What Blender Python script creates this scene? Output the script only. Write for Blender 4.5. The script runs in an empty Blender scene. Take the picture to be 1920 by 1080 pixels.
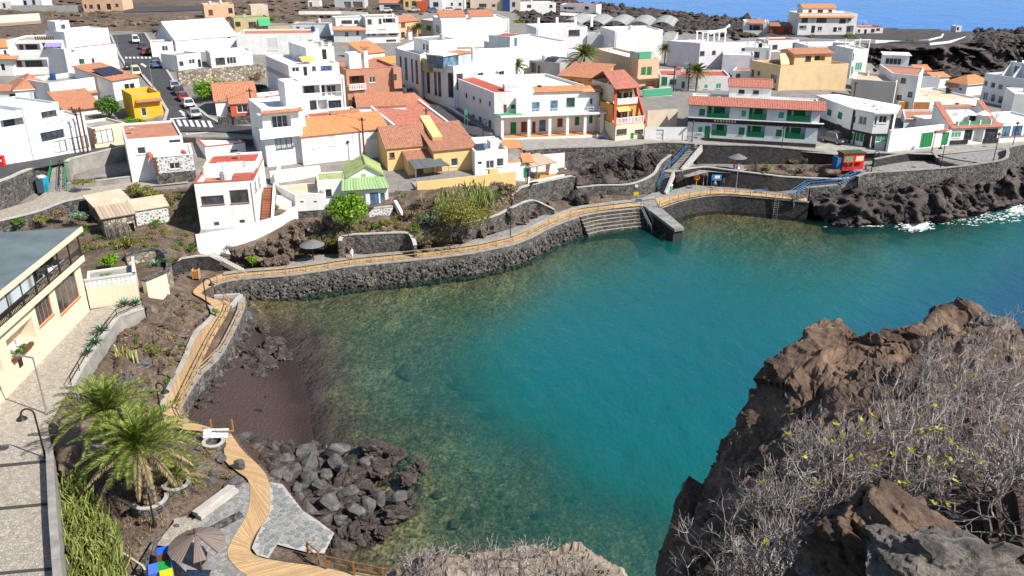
import bpy,bmesh,math,random
import numpy as np
from mathutils import Vector,noise as mnoise
R=random.Random(7)
scene=bpy.context.scene
COL=scene.collection
# ------------------------------------------------------------------ camera, sky, sun
FPX,TH,CH=1560.0,math.atan(0.423),40.0
CT,ST=math.cos(TH),math.sin(TH)
cam_d=bpy.data.cameras.new('camera')
cam=bpy.data.objects.new('camera',cam_d)
COL.objects.link(cam)
cam.location=(0,0,CH)
cam.rotation_euler=(math.pi/2 - TH,0,0)
cam_d.sensor_width=36.0
cam_d.lens=36.0*FPX/1920.0
cam_d.clip_start,cam_d.clip_end=0.2,30000
scene.camera=cam
SUN_EL,SUN_B=math.radians(46),math.radians(27)
sun_vec=Vector((math.cos(SUN_EL)*math.cos(SUN_B),-math.cos(SUN_EL)*math.sin(SUN_B),math.sin(SUN_EL)))
world=bpy.data.worlds.new('World')
scene.world=world
world.use_nodes=True
wn=world.node_tree
bgn=wn.nodes['Background']
sky=wn.nodes.new('ShaderNodeTexSky')
sky.sky_type = 'NISHITA'
sky.sun_disc=False
sky.sun_elevation=SUN_EL
sky.sun_rotation=math.atan2(sun_vec.x,sun_vec.y)
sky.air_density,sky.dust_density,sky.ozone_density=1.0,0.6,1.2
wn.links.new(sky.outputs[0],bgn.inputs[0])
bgn.inputs[1].default_value=0.09
sl=bpy.data.lights.new('sun', 'SUN')
sl.energy,sl.angle,sl.color=4.9,math.radians(0.55),(1.0,0.945,0.86)
sun=bpy.data.objects.new('sun',sl)
COL.objects.link(sun)
sun.rotation_euler=sun_vec.to_track_quat('Z', 'Y').to_euler()
sun.location=(60,-20,90)
vs=scene.view_settings
vs.view_transform,vs.look,vs.exposure,vs.gamma,vs.use_curve_mapping = 'Standard', 'None',0.57,1.0,False
scene.cycles.use_denoising=True
scene.cycles.max_bounces=6
scene.cycles.transparent_max_bounces=12
scene.cycles.caustics_reflective=scene.cycles.caustics_refractive=False
scene.cycles.sample_clamp_indirect=4.0

# ------------------------------------------------------------------ photo pixel (1920x1080) -> place
def ray(px,py):
 a,b=(px-960.0)/FPX,(py-540.0)/FPX
 return a,CT-b*ST,-ST-b*CT
def G(px,py,z):
 a,d,e=ray(px,py)
 t=(z-CH)/e
 return Vector((a*t,d*t,z))
def PD(px,py,Y):
 a,d,e=ray(px,py)
 t=Y/d
 return Vector((a*t,Y,CH+e*t))
def zat(P,py):
 a,d,e=ray(960,py)
 return CH + P[1]*e/d
def ppm(P):
 return FPX/(P[1]*CT-(P[2]-CH)*ST)

# ------------------------------------------------------------------ materials
MATS={}
def _new(name):
 m=bpy.data.materials.new(name)
 m.use_nodes=True
 n=m.node_tree.nodes
 return m,n,m.node_tree.links,n['Principled BSDF']
def lin(c):
 return tuple(c)+(1.0,) if len(c)==3 else c
def ramp(n,stops):
 r=n.new('ShaderNodeValToRGB')
 el=r.color_ramp.elements
 while len(el)<len(stops): el.new(0.5)
 for e,(p,c) in zip(el,stops): e.position,e.color=p,lin(c)
 return r
def noise_node(n,l,vec,scale,detail=5,rough=0.6,dist=0.0):
 t=n.new('ShaderNodeTexNoise')
 t.inputs['Scale'].default_value,t.inputs['Detail'].default_value=scale,detail
 t.inputs['Roughness'].default_value,t.inputs['Distortion'].default_value=rough,dist
 l.new(vec,t.inputs['Vector'])
 return t
def mixc(n,l,fac,a,b,mode='MIX'):
 x=n.new('ShaderNodeMix');x.data_type = 'RGBA';x.blend_type=mode
 for sock,v in ((x.inputs[0],fac),(x.inputs[6],a),(x.inputs[7],b)):
  if isinstance(v,(int,float)): sock.default_value=v
  elif isinstance(v,tuple): sock.default_value=lin(v)
  else: l.new(v,sock)
 return x.outputs[2]
def mathn(n,l,op,a,b=None):
 x=n.new('ShaderNodeMath');x.operation=op
 for i,v in enumerate((a,b)):
  if v is None: continue
  if isinstance(v,(int,float)): x.inputs[i].default_value=v
  else: l.new(v,x.inputs[i])
 return x.outputs[0]
def bump(n,l,bsdf,h,strength,dist=0.1):
 b=n.new('ShaderNodeBump')
 b.inputs['Strength'].default_value,b.inputs['Distance'].default_value=strength,dist
 l.new(h,b.inputs['Height'])
 l.new(b.outputs[0],bsdf.inputs['Normal'])
 return b
def coords(n,kind='Object'):
 return n.new('ShaderNodeTexCoord').outputs[kind]
def mat_plain(name,col,rough=0.7,metal=0.0,var=0.25,scale=3.0,bmp=0.0,spec=0.3):
 if name in MATS: return MATS[name]
 m,n,l,b=_new(name)
 c=coords(n)
 t=noise_node(n,l,c,scale)
 lo=tuple(x*(1-var) for x in col);hi=tuple(min(1,x*(1+var*0.6)) for x in col)
 r=ramp(n,[(0.3,lo),(0.72,hi)])
 l.new(t.outputs[0],r.inputs[0]);l.new(r.outputs[0],b.inputs['Base Color'])
 b.inputs['Roughness'].default_value,b.inputs['Metallic'].default_value=rough,metal
 b.inputs['Specular IOR Level'].default_value=spec
 if bmp: bump(n,l,b,t.outputs[0],bmp,0.05)
 MATS[name]=m
 return m
def mat_plaster(name,col,dirt=0.22):
 if name in MATS: return MATS[name]
 m,n,l,b=_new(name)
 c=coords(n)
 mp=n.new('ShaderNodeMapping');mp.inputs['Scale'].default_value=(2.2,2.2,0.22)
 l.new(c,mp.inputs[0])
 st=noise_node(n,l,mp.outputs[0],1.1,6,0.7)
 bl=noise_node(n,l,c,0.45,5,0.65)
 r1=ramp(n,[(0.48,(0,0,0)),(0.8,(1,1,1))]);l.new(st.outputs[0],r1.inputs[0])
 r2=ramp(n,[(0.42,(0,0,0)),(0.75,(1,1,1))]);l.new(bl.outputs[0],r2.inputs[0])
 f=mathn(n,l, 'MULTIPLY',mathn(n,l, 'ADD',r1.outputs[0],r2.outputs[0]),dirt)
 g=(col[0]*0.62+0.03,col[1]*0.60+0.03,col[2]*0.56+0.03)
 l.new(mixc(n,l,f,tuple(col),g),b.inputs['Base Color'])
 b.inputs['Roughness'].default_value=0.85
 b.inputs['Specular IOR Level'].default_value=0.2
 fine=noise_node(n,l,c,14,3)
 bump(n,l,b,fine.outputs[0],0.12,0.03)
 MATS[name]=m
 return m
def mat_tile(name,col,pitch=0.27):
 if name in MATS: return MATS[name]
 m,n,l,b=_new(name)
 uv=coords(n, 'UV')
 sep=n.new('ShaderNodeSeparateXYZ');l.new(uv,sep.inputs[0])
 rib=mathn(n,l, 'ABSOLUTE',mathn(n,l, 'SINE',mathn(n,l, 'MULTIPLY',sep.outputs[0],math.pi/pitch)))
 row=mathn(n,l, 'FRACT',mathn(n,l, 'MULTIPLY',sep.outputs[1],1/0.38))
 h=mathn(n,l, 'ADD',rib,mathn(n,l, 'MULTIPLY',row,0.3))
 c=coords(n)
 t=noise_node(n,l,c,2.2,6,0.7)
 r=ramp(n,[(0.25,tuple(x*0.5 for x in col)),(0.5,col),(0.8,tuple(min(1,x*1.35+0.03) for x in col))])
 l.new(t.outputs[0],r.inputs[0])
 dark=mixc(n,l,mathn(n,l, 'MULTIPLY',mathn(n,l, 'SUBTRACT',1.0,rib),0.35),r.outputs[0],(col[0]*0.45,col[1]*0.4,col[2]*0.4))
 l.new(dark,b.inputs['Base Color'])
 b.inputs['Roughness'].default_value=0.8
 bump(n,l,b,h,0.8,0.06)
 MATS[name]=m
 return m
def mat_stone(name,stone,mortar,scale=2.2,gap=0.08,bmp=0.9,stretch=1.0,kind='Object',lo=0.45,hi=1.7,fine_=0.55):
 if name in MATS: return MATS[name]
 m,n,l,b=_new(name)
 c=coords(n,kind)
 mp=n.new('ShaderNodeMapping');mp.inputs['Scale'].default_value=(1,1,stretch)
 l.new(c,mp.inputs[0])
 wob=noise_node(n,l,mp.outputs[0],scale*1.4,2)
 vm=n.new('ShaderNodeVectorMath');vm.operation = 'MULTIPLY_ADD'
 l.new(wob.outputs[1],vm.inputs[0]);vm.inputs[1].default_value=(0.22/scale*2,)*3;l.new(mp.outputs[0],vm.inputs[2])
 v=n.new('ShaderNodeTexVoronoi');v.feature = 'DISTANCE_TO_EDGE';v.inputs['Scale'].default_value=scale
 l.new(vm.outputs[0],v.inputs['Vector'])
 v2=n.new('ShaderNodeTexVoronoi');v2.inputs['Scale'].default_value=scale
 l.new(vm.outputs[0],v2.inputs['Vector'])
 e=ramp(n,[(0.0,(0,0,0)),(gap,(1,1,1))]);l.new(v.outputs['Distance'],e.inputs[0])
 sepc=n.new('ShaderNodeSeparateColor');l.new(v2.outputs['Color'],sepc.inputs[0])
 r=ramp(n,[(0.0,tuple(x*lo for x in stone)),(0.5,stone),(1.0,tuple(min(1,x*hi) for x in stone))])
 l.new(sepc.outputs[0],r.inputs[0])
 fine=noise_node(n,l,c,scale*5,5,0.7)
 rr=mixc(n,l,fine_,r.outputs[0],fine.outputs[0], 'OVERLAY')
 l.new(mixc(n,l,e.outputs[0],mortar,rr),b.inputs['Base Color'])
 b.inputs['Roughness'].default_value=0.9
 hh=mathn(n,l, 'ADD',e.outputs[0],mathn(n,l, 'MULTIPLY',fine.outputs[0],0.6))
 bump(n,l,b,hh,bmp,0.12)
 MATS[name]=m
 return m
def mat_rock(name,dark,mid,light,scale=0.5,bmp=1.0,dist=0.4,strata=0.0):
 if name in MATS: return MATS[name]
 m,n,l,b=_new(name)
 c=coords(n)
 vec=c
 if strata:
  mp=n.new('ShaderNodeMapping');mp.inputs['Scale'].default_value=(1,1,1+strata);mp.inputs['Rotation'].default_value=(0.5,-0.7,0.2)
  l.new(c,mp.inputs[0]);vec=mp.outputs[0]
 t=noise_node(n,l,vec,scale,9,0.68,0.6)
 r=ramp(n,[(0.28,dark),(0.5,mid),(0.72,light)])
 l.new(t.outputs[0],r.inputs[0])
 t2=noise_node(n,l,c,scale*9,6,0.75)
 col=mixc(n,l,0.6,r.outputs[0],t2.outputs[0], 'OVERLAY')
 v=n.new('ShaderNodeTexVoronoi');v.feature = 'DISTANCE_TO_EDGE';v.inputs['Scale'].default_value=scale*3.5
 l.new(t.outputs[1],v.inputs['Vector'])
 l.new(col,b.inputs['Base Color'])
 b.inputs['Roughness'].default_value=0.92
 b.inputs['Specular IOR Level'].default_value=0.25
 h=mathn(n,l, 'ADD',mathn(n,l, 'MULTIPLY',t.outputs[0],1.5),mathn(n,l, 'MULTIPLY',t2.outputs[0],0.6))
 bump(n,l,b,h,bmp,dist)
 MATS[name]=m
 return m
def mat_leaf(name,col,col2,trans=0.25,rough=0.55):
 if name in MATS: return MATS[name]
 m,n,l,b=_new(name)
 g=n.new('ShaderNodeNewGeometry')
 r=ramp(n,[(0.0,tuple(x*0.55 for x in col)),(0.45,col),(1.0,col2)])
 l.new(g.outputs['Random Per Island'],r.inputs[0])
 l.new(r.outputs[0],b.inputs['Base Color'])
 b.inputs['Roughness'].default_value=rough
 b.inputs['Specular IOR Level'].default_value=0.3
 tr=n.new('ShaderNodeBsdfTranslucent')
 l.new(r.outputs[0],tr.inputs[0])
 ms=n.new('ShaderNodeMixShader');ms.inputs[0].default_value=trans
 l.new(b.outputs[0],ms.inputs[1]);l.new(tr.outputs[0],ms.inputs[2])
 l.new(ms.outputs[0],n['Material Output'].inputs[0])
 MATS[name]=m
 return m
def mat_glass(name,col=(0.025,0.032,0.04),rough=0.06):
 if name in MATS: return MATS[name]
 m,n,l,b=_new(name)
 c=coords(n)
 t=noise_node(n,l,c,1.1,2)
 r=ramp(n,[(0.35,col),(0.7,tuple(x*2.6+0.01 for x in col))]);l.new(t.outputs[0],r.inputs[0])
 l.new(r.outputs[0],b.inputs['Base Color'])
 b.inputs['Roughness'].default_value=rough
 b.inputs['Specular IOR Level'].default_value=0.6
 MATS[name]=m
 return m
def mat_slats(name,col,pitch=0.11,axis=2,kind='Object',depth=0.03,gapc=0.35,var=0.2):
 if name in MATS: return MATS[name]
 m,n,l,b=_new(name)
 c=coords(n,kind)
 sep=n.new('ShaderNodeSeparateXYZ');l.new(c,sep.inputs[0])
 sc=mathn(n,l, 'MULTIPLY',sep.outputs[axis],1/pitch)
 fr=mathn(n,l, 'FRACT',sc)
 tri=mathn(n,l, 'SUBTRACT',1.0,mathn(n,l, 'ABSOLUTE',mathn(n,l, 'SUBTRACT',mathn(n,l, 'MULTIPLY',fr,2.0),1.0)))
 e=ramp(n,[(0.0,(0,0,0)),(0.3,(1,1,1))]);l.new(tri,e.inputs[0])
 t=noise_node(n,l,c,1.6,5,0.7)
 wn_=n.new('ShaderNodeTexWhiteNoise');wn_.noise_dimensions = '1D';l.new(mathn(n,l, 'FLOOR',sc),wn_.inputs['W'])
 r=ramp(n,[(0.2,tuple(x*(1-var) for x in col)),(0.8,tuple(min(1,x*(1+var)) for x in col))])
 l.new(mathn(n,l, 'ADD',mathn(n,l, 'MULTIPLY',t.outputs[0],0.6),mathn(n,l, 'MULTIPLY',wn_.outputs[0],0.4)),r.inputs[0])
 l.new(mixc(n,l,e.outputs[0],tuple(x*gapc for x in col),r.outputs[0]),b.inputs['Base Color'])
 b.inputs['Roughness'].default_value=0.7
 bump(n,l,b,tri,0.7,depth)
 MATS[name]=m
 return m

# ------------------------------------------------------------------ mesh builder
class MB:
 def __init__(s):
  s.v,s.f,s.uv,s.mi=[],[],[],[]
 def face(s,pts,uv=None,mi=0):
  k=len(s.v)
  s.v.extend(tuple(p) for p in pts)
  s.f.append(tuple(range(k,k+len(pts))))
  s.uv.append(uv or [(0,0)]*len(pts));s.mi.append(mi)
 def box(s,c,d,rz=0.0,mi=0):
  x,y,z=d[0]/2,d[1]/2,d[2]/2
  ca,sa=math.cos(rz),math.sin(rz)
  k=len(s.v)
  for dz in (-z,z):
   for dx,dy in ((-x,-y),(x,-y),(x,y),(-x,y)):
    s.v.append((c[0]+dx*ca-dy*sa,c[1]+dx*sa+dy*ca,c[2]+dz))
  for q in ((3,2,1,0),(4,5,6,7),(0,1,5,4),(1,2,6,5),(2,3,7,6),(3,0,4,7)):
   s.f.append(tuple(k+i for i in q));s.uv.append([(0,0),(d[0],0),(d[0],d[2]),(0,d[2])]);s.mi.append(mi)
 def bar(s,a,b,w,h,mi=0):
  a,b=Vector(a),Vector(b)
  t=(b-a);L=t.length
  if L<1e-6: return
  t.normalize()
  up=Vector((0,0,1)) if abs(t.z)<0.95 else Vector((1,0,0))
  sd=t.cross(up).normalized();up=sd.cross(t)
  k=len(s.v)
  for p in (a,b):
   for i,j in ((-1,-1),(1,-1),(1,1),(-1,1)):
    s.v.append(tuple(p+sd*(i*w/2)+up*(j*h/2)))
  for q in ((3,2,1,0),(4,5,6,7),(0,1,5,4),(1,2,6,5),(2,3,7,6),(3,0,4,7)):
   s.f.append(tuple(k+i for i in q));s.uv.append([(0,0),(w,0),(w,L),(0,L)]);s.mi.append(mi)
 def tube(s,pts,rad,n=6,cap=True,mi=0):
  pts=[Vector(p) for p in pts]
  rs=rad if isinstance(rad,(list,tuple)) else [rad]*len(pts)
  k=len(s.v);prev=None
  for i,p in enumerate(pts):
   t=(pts[min(i+1,len(pts)-1)]-pts[max(i-1,0)])
   t=t.normalized() if t.length>1e-9 else Vector((0,0,1))
   if prev is None:
    a=t.cross(Vector((0,0,1)) if abs(t.z)<0.9 else Vector((1,0,0))).normalized()
   else:
    a=(prev-t*prev.dot(t))
    a=a.normalized() if a.length>1e-6 else t.orthogonal().normalized()
   prev=a;b=t.cross(a)
   for j in range(n):
    an=2*math.pi*j/n
    s.v.append(tuple(p+(a*math.cos(an)+b*math.sin(an))*rs[i]))
  for i in range(len(pts)-1):
   for j in range(n):
    q=(k+i*n+j,k+i*n+(j+1) % n,k+(i+1)*n+(j+1) % n,k+(i+1)*n+j)
    s.f.append(q);s.uv.append([(j/n,i),((j+1)/n,i),((j+1)/n,i+1),(j/n,i+1)]);s.mi.append(mi)
  if cap:
   for base,rev in ((k,True),(k+(len(pts)-1)*n,False)):
    q=[base+j for j in range(n)]
    s.f.append(tuple(reversed(q) if rev else q));s.uv.append([(0,0)]*n);s.mi.append(mi)
 def lathe(s,prof,c=(0,0,0),n=16,mi=0):
  k=len(s.v)
  for r,z in prof:
   for j in range(n):
    an=2*math.pi*j/n
    s.v.append((c[0]+r*math.cos(an),c[1]+r*math.sin(an),c[2]+z))
  for i in range(len(prof)-1):
   for j in range(n):
    s.f.append((k+i*n+j,k+i*n+(j+1) % n,k+(i+1)*n+(j+1) % n,k+(i+1)*n+j));s.uv.append([(0,0)]*4);s.mi.append(mi)
  for base,rev in ((k,True),(k+(len(prof)-1)*n,False)):
   q=[base+j for j in range(n)]
   s.f.append(tuple(reversed(q) if rev else q));s.uv.append([(0,0)]*n);s.mi.append(mi)
 def prism(s,poly,z0,z1,mi=0,top=True):
  m_=len(poly)
  a=z0 if isinstance(z0,(list,tuple)) else [z0]*m_
  b=z1 if isinstance(z1,(list,tuple)) else [z1]*m_
  for i in range(m_):
   j=(i+1) % m_
   L=math.hypot(poly[j][0]-poly[i][0],poly[j][1]-poly[i][1])
   s.face([(*poly[i][:2],a[i]),(*poly[j][:2],a[j]),(*poly[j][:2],b[j]),(*poly[i][:2],b[i])],
    [(0,a[i]),(L,a[j]),(L,b[j]),(0,b[i])],mi)
  if top: s.face([(*p[:2],z) for p,z in zip(poly,b)],[(p[0],p[1]) for p in poly],mi)
  s.face([(*p[:2],z) for p,z in reversed(list(zip(poly,a)))],None,mi)
 def off(s,o):
  s.v=[(x-o[0],y-o[1],z-o[2]) for x,y,z in s.v]
  return s
 def mesh(s,name,mats,smooth=False):
  me=bpy.data.meshes.new(name)
  me.from_pydata(s.v,[],s.f)
  uvl=me.uv_layers.new(name='UVMap')
  flat=[c for f in s.uv for p in f for c in p]
  uvl.data.foreach_set('uv',flat)
  for m in (mats if isinstance(mats,(list,tuple)) else [mats]): me.materials.append(m)
  if any(s.mi): me.polygons.foreach_set('material_index',s.mi)
  if smooth: me.polygons.foreach_set('use_smooth',[True]*len(me.polygons))
  return me
 def obj(s,name,mat,parent=None,smooth=False,local=False):
  if parent is not None and not local: s.off(wloc(parent))
  return add(name,s.mesh(name,mat,smooth),parent)
def wloc(o):
 v=Vector(o.location)
 while o.parent: o=o.parent;v+=Vector(o.location)
 return v
def add(name,me,parent=None,loc=None):
 o=bpy.data.objects.new(name,me)
 COL.objects.link(o)
 if parent is not None: o.parent=parent
 if loc is not None: o.location=loc
 return o
def tag(o,label=None,cat=None,group=None,kind=None):
 if label: o['label']=label
 if cat: o['category']=cat
 if group: o['group']=group
 if kind: o['kind']=kind
 return o
def thing(name,label,cat,loc,group=None,rz=0.0):
 o=add(name,None,None,loc)
 o.rotation_euler.z=rz
 return tag(o,label,cat,group)
def thing_mesh(name,mb,mat,label,cat,group=None,smooth=False,origin=None):
 if origin is None:
  vs_=np.array(mb.v);origin=Vector((*(vs_.mean(0)[:2]),vs_[:,2].min()))
 mb.off(origin)
 o=add(name,mb.mesh(name,mat,smooth),None,origin)
 return tag(o,label,cat,group)
def copy_tree(o,loc,rz=0.0,scale=1.0,label=None):
 c=o.copy();COL.objects.link(c);c.location=loc;c.rotation_euler.z=rz
 c.scale=(scale,)*3 if isinstance(scale,(int,float)) else scale
 if label: c['label']=label
 for ch in list(o.children):
  d=ch.copy();COL.objects.link(d);d.parent=c
  for g in list(ch.children):
   e=g.copy();COL.objects.link(e);e.parent=d
 return c
def np_mesh(name,verts,quads,mat,smooth=True):
 me=bpy.data.meshes.new(name)
 me.vertices.add(len(verts));me.vertices.foreach_set('co',np.asarray(verts,dtype=np.float32).ravel())
 quads=np.asarray(quads,dtype=np.int32);k=quads.shape[1]
 me.loops.add(quads.size);me.loops.foreach_set('vertex_index',quads.ravel())
 me.polygons.add(len(quads));me.polygons.foreach_set('loop_start',np.arange(0,quads.size,k,dtype=np.int32))
 me.polygons.foreach_set('use_smooth',np.full(len(quads),smooth))
 me.update(calc_edges=True);me.validate()
 for m in (mat if isinstance(mat,(list,tuple)) else [mat]): me.materials.append(m)
 return me
# ------------------------------------------------------------------ numpy noise
def hash3(ix,iy,iz,seed):
 with np.errstate(over='ignore'):
  h=(ix.astype(np.uint32)*np.uint32(374761393) + iy.astype(np.uint32)*np.uint32(668265263) + iz.astype(np.uint32)*np.uint32(2147483647) + np.uint32((seed*1274126177) & 0xffffffff))
  h=(h ^ (h >> np.uint32(13)))*np.uint32(1274126177)
  h=h ^ (h >> np.uint32(16))
 return h.astype(np.float64)/4294967295.0
def vnoise(p,seed=0):
 f=np.floor(p);t=p-f;t=t*t*(3-2*t)
 i=f.astype(np.int64)
 out=0
 for dx in (0,1):
  for dy in (0,1):
   for dz in (0,1):
    w=(t[:,0] if dx else 1-t[:,0])*(t[:,1] if dy else 1-t[:,1])*(t[:,2] if dz else 1-t[:,2])
    out=out+w*hash3((i[:,0]+dx) & 0xffffffff,(i[:,1]+dy) & 0xffffffff,(i[:,2]+dz) & 0xffffffff,seed)
 return out*2-1
def fbm(p,octv=5,seed=0,gain=0.55,ridged=False):
 a,s_,tot=1.0,0,0
 for o in range(octv):
  n_=vnoise(p*(2.03**o),seed+o*17)
  if ridged: n_=1-2*np.abs(n_)
  s_=s_+a*n_;tot+=a;a *= gain
 return s_/tot
def in_poly(px,py,poly):
 px,py=np.asarray(px,float),np.asarray(py,float)
 ins=np.zeros(px.shape,bool)
 k=len(poly)
 for i in range(k):
  x0,y0=poly[i];x1,y1=poly[(i+1) % k]
  if y0==y1: continue
  cnd=(y0>py)!=(y1>py)
  ins ^= cnd & (px<(x1-x0)*(py-y0)/(y1-y0)+x0)
 return ins
def poly_dist(px,py,line,closed=False):
 d=np.full(np.shape(px),1e9)
 k=len(line)
 for i in range(k if closed else k-1):
  ax,ay=line[i];bx,by=line[(i+1) % k]
  vx,vy=bx-ax,by-ay
  t=np.clip(((px-ax)*vx+(py-ay)*vy)/(vx*vx+vy*vy+1e-9),0,1)
  d=np.minimum(d,np.hypot(px-ax-t*vx,py-ay-t*vy))
 return d
class RBF:
 def __init__(s,pts,sy=1.8):
  a=np.array(pts,float)
  s.p=a[:,:2]*np.array([1,sy]);s.sy=sy
  d=np.linalg.norm(s.p[:,None]-s.p[None],axis=2)
  n_=len(a)
  M=np.zeros((n_+1,n_+1));M[:n_,:n_]=d;M[:n_,n_]=1;M[n_,:n_]=1
  M[:n_,:n_]+=np.eye(n_)*-2.0
  s.w=np.linalg.solve(M,np.append(a[:,2],0))
 def __call__(s,px,py):
  px,py=np.atleast_1d(np.asarray(px,float)),np.atleast_1d(np.asarray(py,float))
  out=np.empty(px.shape)
  q=np.stack([px.ravel(),py.ravel()*s.sy],1)
  o=out.ravel()
  for i in range(0,len(q),20000):
   d=np.linalg.norm(q[i:i+20000,None]-s.p[None],axis=2)
   o[i:i+20000]=d@s.w[:-1]+s.w[-1]
  return o.reshape(px.shape)
def blocks(p,f,seed):
 q=p*f;b=np.floor(q);best=np.full(len(p),1e9);val=np.zeros(len(p))
 for dx in (-1,0,1):
  for dy in (-1,0,1):
   for dz in (-1,0,1):
    c=(b+np.array([dx,dy,dz])).astype(np.int64);u=[c[:,k] & 0xffffffff for k in range(3)]
    j=np.stack([hash3(u[0],u[1],u[2],seed+k) for k in range(3)],1);ctr=c+j;d=q-ctr;r2=(d*d).sum(1)
    t=np.stack([hash3(u[0],u[1],u[2],seed+9+k) for k in range(3)],1)*2-1
    m=r2<best;best=np.where(m,r2,best);val=np.where(m,(d*t).sum(1)+(hash3(u[0],u[1],u[2],seed+20)-0.5)*0.9,val)
 return val
def icorock(seed,sub=3,amp=0.35,freq=1.1,flat=0.0,facet=0.0):
 bm=bmesh.new();bmesh.ops.create_icosphere(bm,subdivisions=sub,radius=1.0)
 bm.verts.ensure_lookup_table()
 v=np.array([x.co[:] for x in bm.verts]);f=np.array([[q.index for q in x.verts] for x in bm.faces])
 bm.free()
 rs=np.random.RandomState(seed)
 if facet:
  for k in range(15):
   nrm=rs.normal(size=3);nrm /= np.linalg.norm(nrm)
   d=v@nrm;lim=rs.uniform(0.5,0.8)
   v=v-np.outer(np.maximum(d-lim,0)*facet,nrm)
 d=fbm(v*freq+seed*3.7,4,seed)*amp+fbm(v*freq*3.1+seed,3,seed+5,ridged=True)*amp*0.25
 v=v*(1+d)[:,None]
 return v,f
# ------------------------------------------------------------------ ground, seabed, roads, water
LANDPTS=[(0,-60,18),(400,-60,17.5),(800,-60,15),(1000,-60,12),(-260,-60,18),(-260,150,14),(-260,330,11.2),
(0,20,16.5),(0,60,15),(120,55,15),(240,75,14.5),(240,20,16.5),(450,20,16),(600,20,15.5),(750,20,15),(900,20,14),(1040,25,12),
(1150,50,11),(1250,60,10),(1350,60,9.5),(1500,68,9),(1640,75,9.5),(1760,82,10),(1850,75,10),(1920,75,9),(2150,70,9),(1180,22,8),(1300,35,7.5),(1420,50,7.5),(1700,57,7),(1800,58,7),(1900,60,6.5),
(1650,126,4.4),(1700,132,3.8),(1750,138,3.4),(1850,132,3.6),(1920,122,4),(2150,122,4),(1700,100,8.0),(1750,120,5.4),(1800,120,5.3),(1800,100,8),(1850,112,6.3),(1880,95,8),
(0,130,13.5),(130,140,13.5),(300,150,13.3),(270,120,13.8),(350,232,12),(420,225,11.8),(200,225,11.5),(200,270,10.4),(60,305,10.9),(0,320,11),
(0,342,11),(100,316,10.3),(0,395,7.6),(60,377,7.6),(92,358,7.8),(-200,420,7.6),(100,375,7.7),(250,348,8),(330,340,8.3),(120,384,7.5),(130,402,6.2),(60,412,6.5),(250,332,9),(200,335,9),
(330,400,5.6),(250,430,5.5),(200,450,5.8),(330,440,5),(290,490,5),(240,470,5.8),(200,400,6),(300,370,7),
(180,600,6.5),(0,757,6.5),(130,660,6.5),(50,800,6.7),(50,1000,7.2),(0,1080,7.5),(-200,900,7),(-200,1150,7.5),(140,720,6.4),(222,592,6.4),(-250,600,6.5),
(255,640,5.2),(300,590,4.9),(345,565,3.9),(230,680,5.1),(285,690,3.8),(225,735,4.3),(150,860,4.6),(125,1000,4.8),(180,1050,4.2),(130,1150,4.5),(320,640,3.6),
(350,680,2.6),(310,760,2.7),(410,580,2.6),(380,545,2.6),(330,520,4.2),(300,545,5),(260,940,3.6),(380,880,3.2),(340,950,3.3),(290,860,3.4),(230,1040,3.2),
(300,1060,3),(450,960,2.8),(560,980,2.6),(420,1150,2.8),(600,1080,2.6),(430,820,2.7),
(380,500,3.6),(420,500,2.8),(450,470,4),(500,468,3.6),(540,450,4),(560,420,5.5),(640,462,3.2),(600,480,2.7),(690,470,3),(640,440,5),(720,432,5),(720,470,2.8),(780,452,4),(850,430,5.5),(850,400,6.5),(930,420,5.3),(960,390,5.8),(945,440,2.9),(1000,420,2.7),(880,455,2.8),(820,345,7.3),(760,360,7),(700,395,6),(960,352,6.4),(1000,345,6.3),(560,495,2.6),(480,495,2.7),
(620,330,8.2),(560,330,8.2),(480,340,8.2),(500,400,6),(372,470,4.6),(520,400,6),(600,398,5.8),(735,300,8.5),(850,260,9.5),(850,330,7.8),(560,470,3),
(830,215,10.2),(900,255,9),(1000,275,8.2),(1100,268,7.8),(1200,266,7.6),(1300,266,7.5),(1400,273,7.2),(1550,282,7),(1700,285,6.8),(1850,272,6.7),(1930,272,6.7),(2150,260,6.7),
(770,180,11.3),(870,150,11.5),(1050,160,10.5),(1200,170,9.5),(1300,170,9.2),(1450,180,8.5),(1600,200,8),(1750,200,7.3),(1850,200,7),(700,100,13),(950,90,12.5),(1150,100,11.5),(1350,110,10.5),(1500,110,9.5),(1600,150,8),(1700,155,6.3),(1850,165,6.3),(550,100,13.3),(450,140,12.8),(600,205,11.5),(690,200,11.4),
(1075,290,7.4),(1150,300,6.8),(1220,285,7.2),(1150,322,5.4),(1110,342,4.6),(1200,345,4.2),(1100,386,2.7),(1050,395,2.7),(1150,378,2.7),(1010,395,3),
(1240,357,2.7),(1350,322,4.9),(1420,322,4.8),(1500,328,4.8),(1560,312,4.9),(1550,292,6.8),(1300,365,2.7),(1450,368,2.7),(1400,350,2.7),(1510,372,2.7),
(1650,322,5.4),(1800,310,5.6),(1850,300,6),(1700,302,5.8),(1640,345,4),(1750,335,4.6),(1850,320,4.8),
(1560,385,2.2),(1640,385,2.2),(1700,390,1.8),(1750,362,3.2),(1850,352,2.8),(1900,335,3),(1540,405,0.3),(1640,415,0.2),(1740,408,0.2),(1840,395,0.3),(1920,372,0.3),(2120,350,0.3)]
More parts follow.
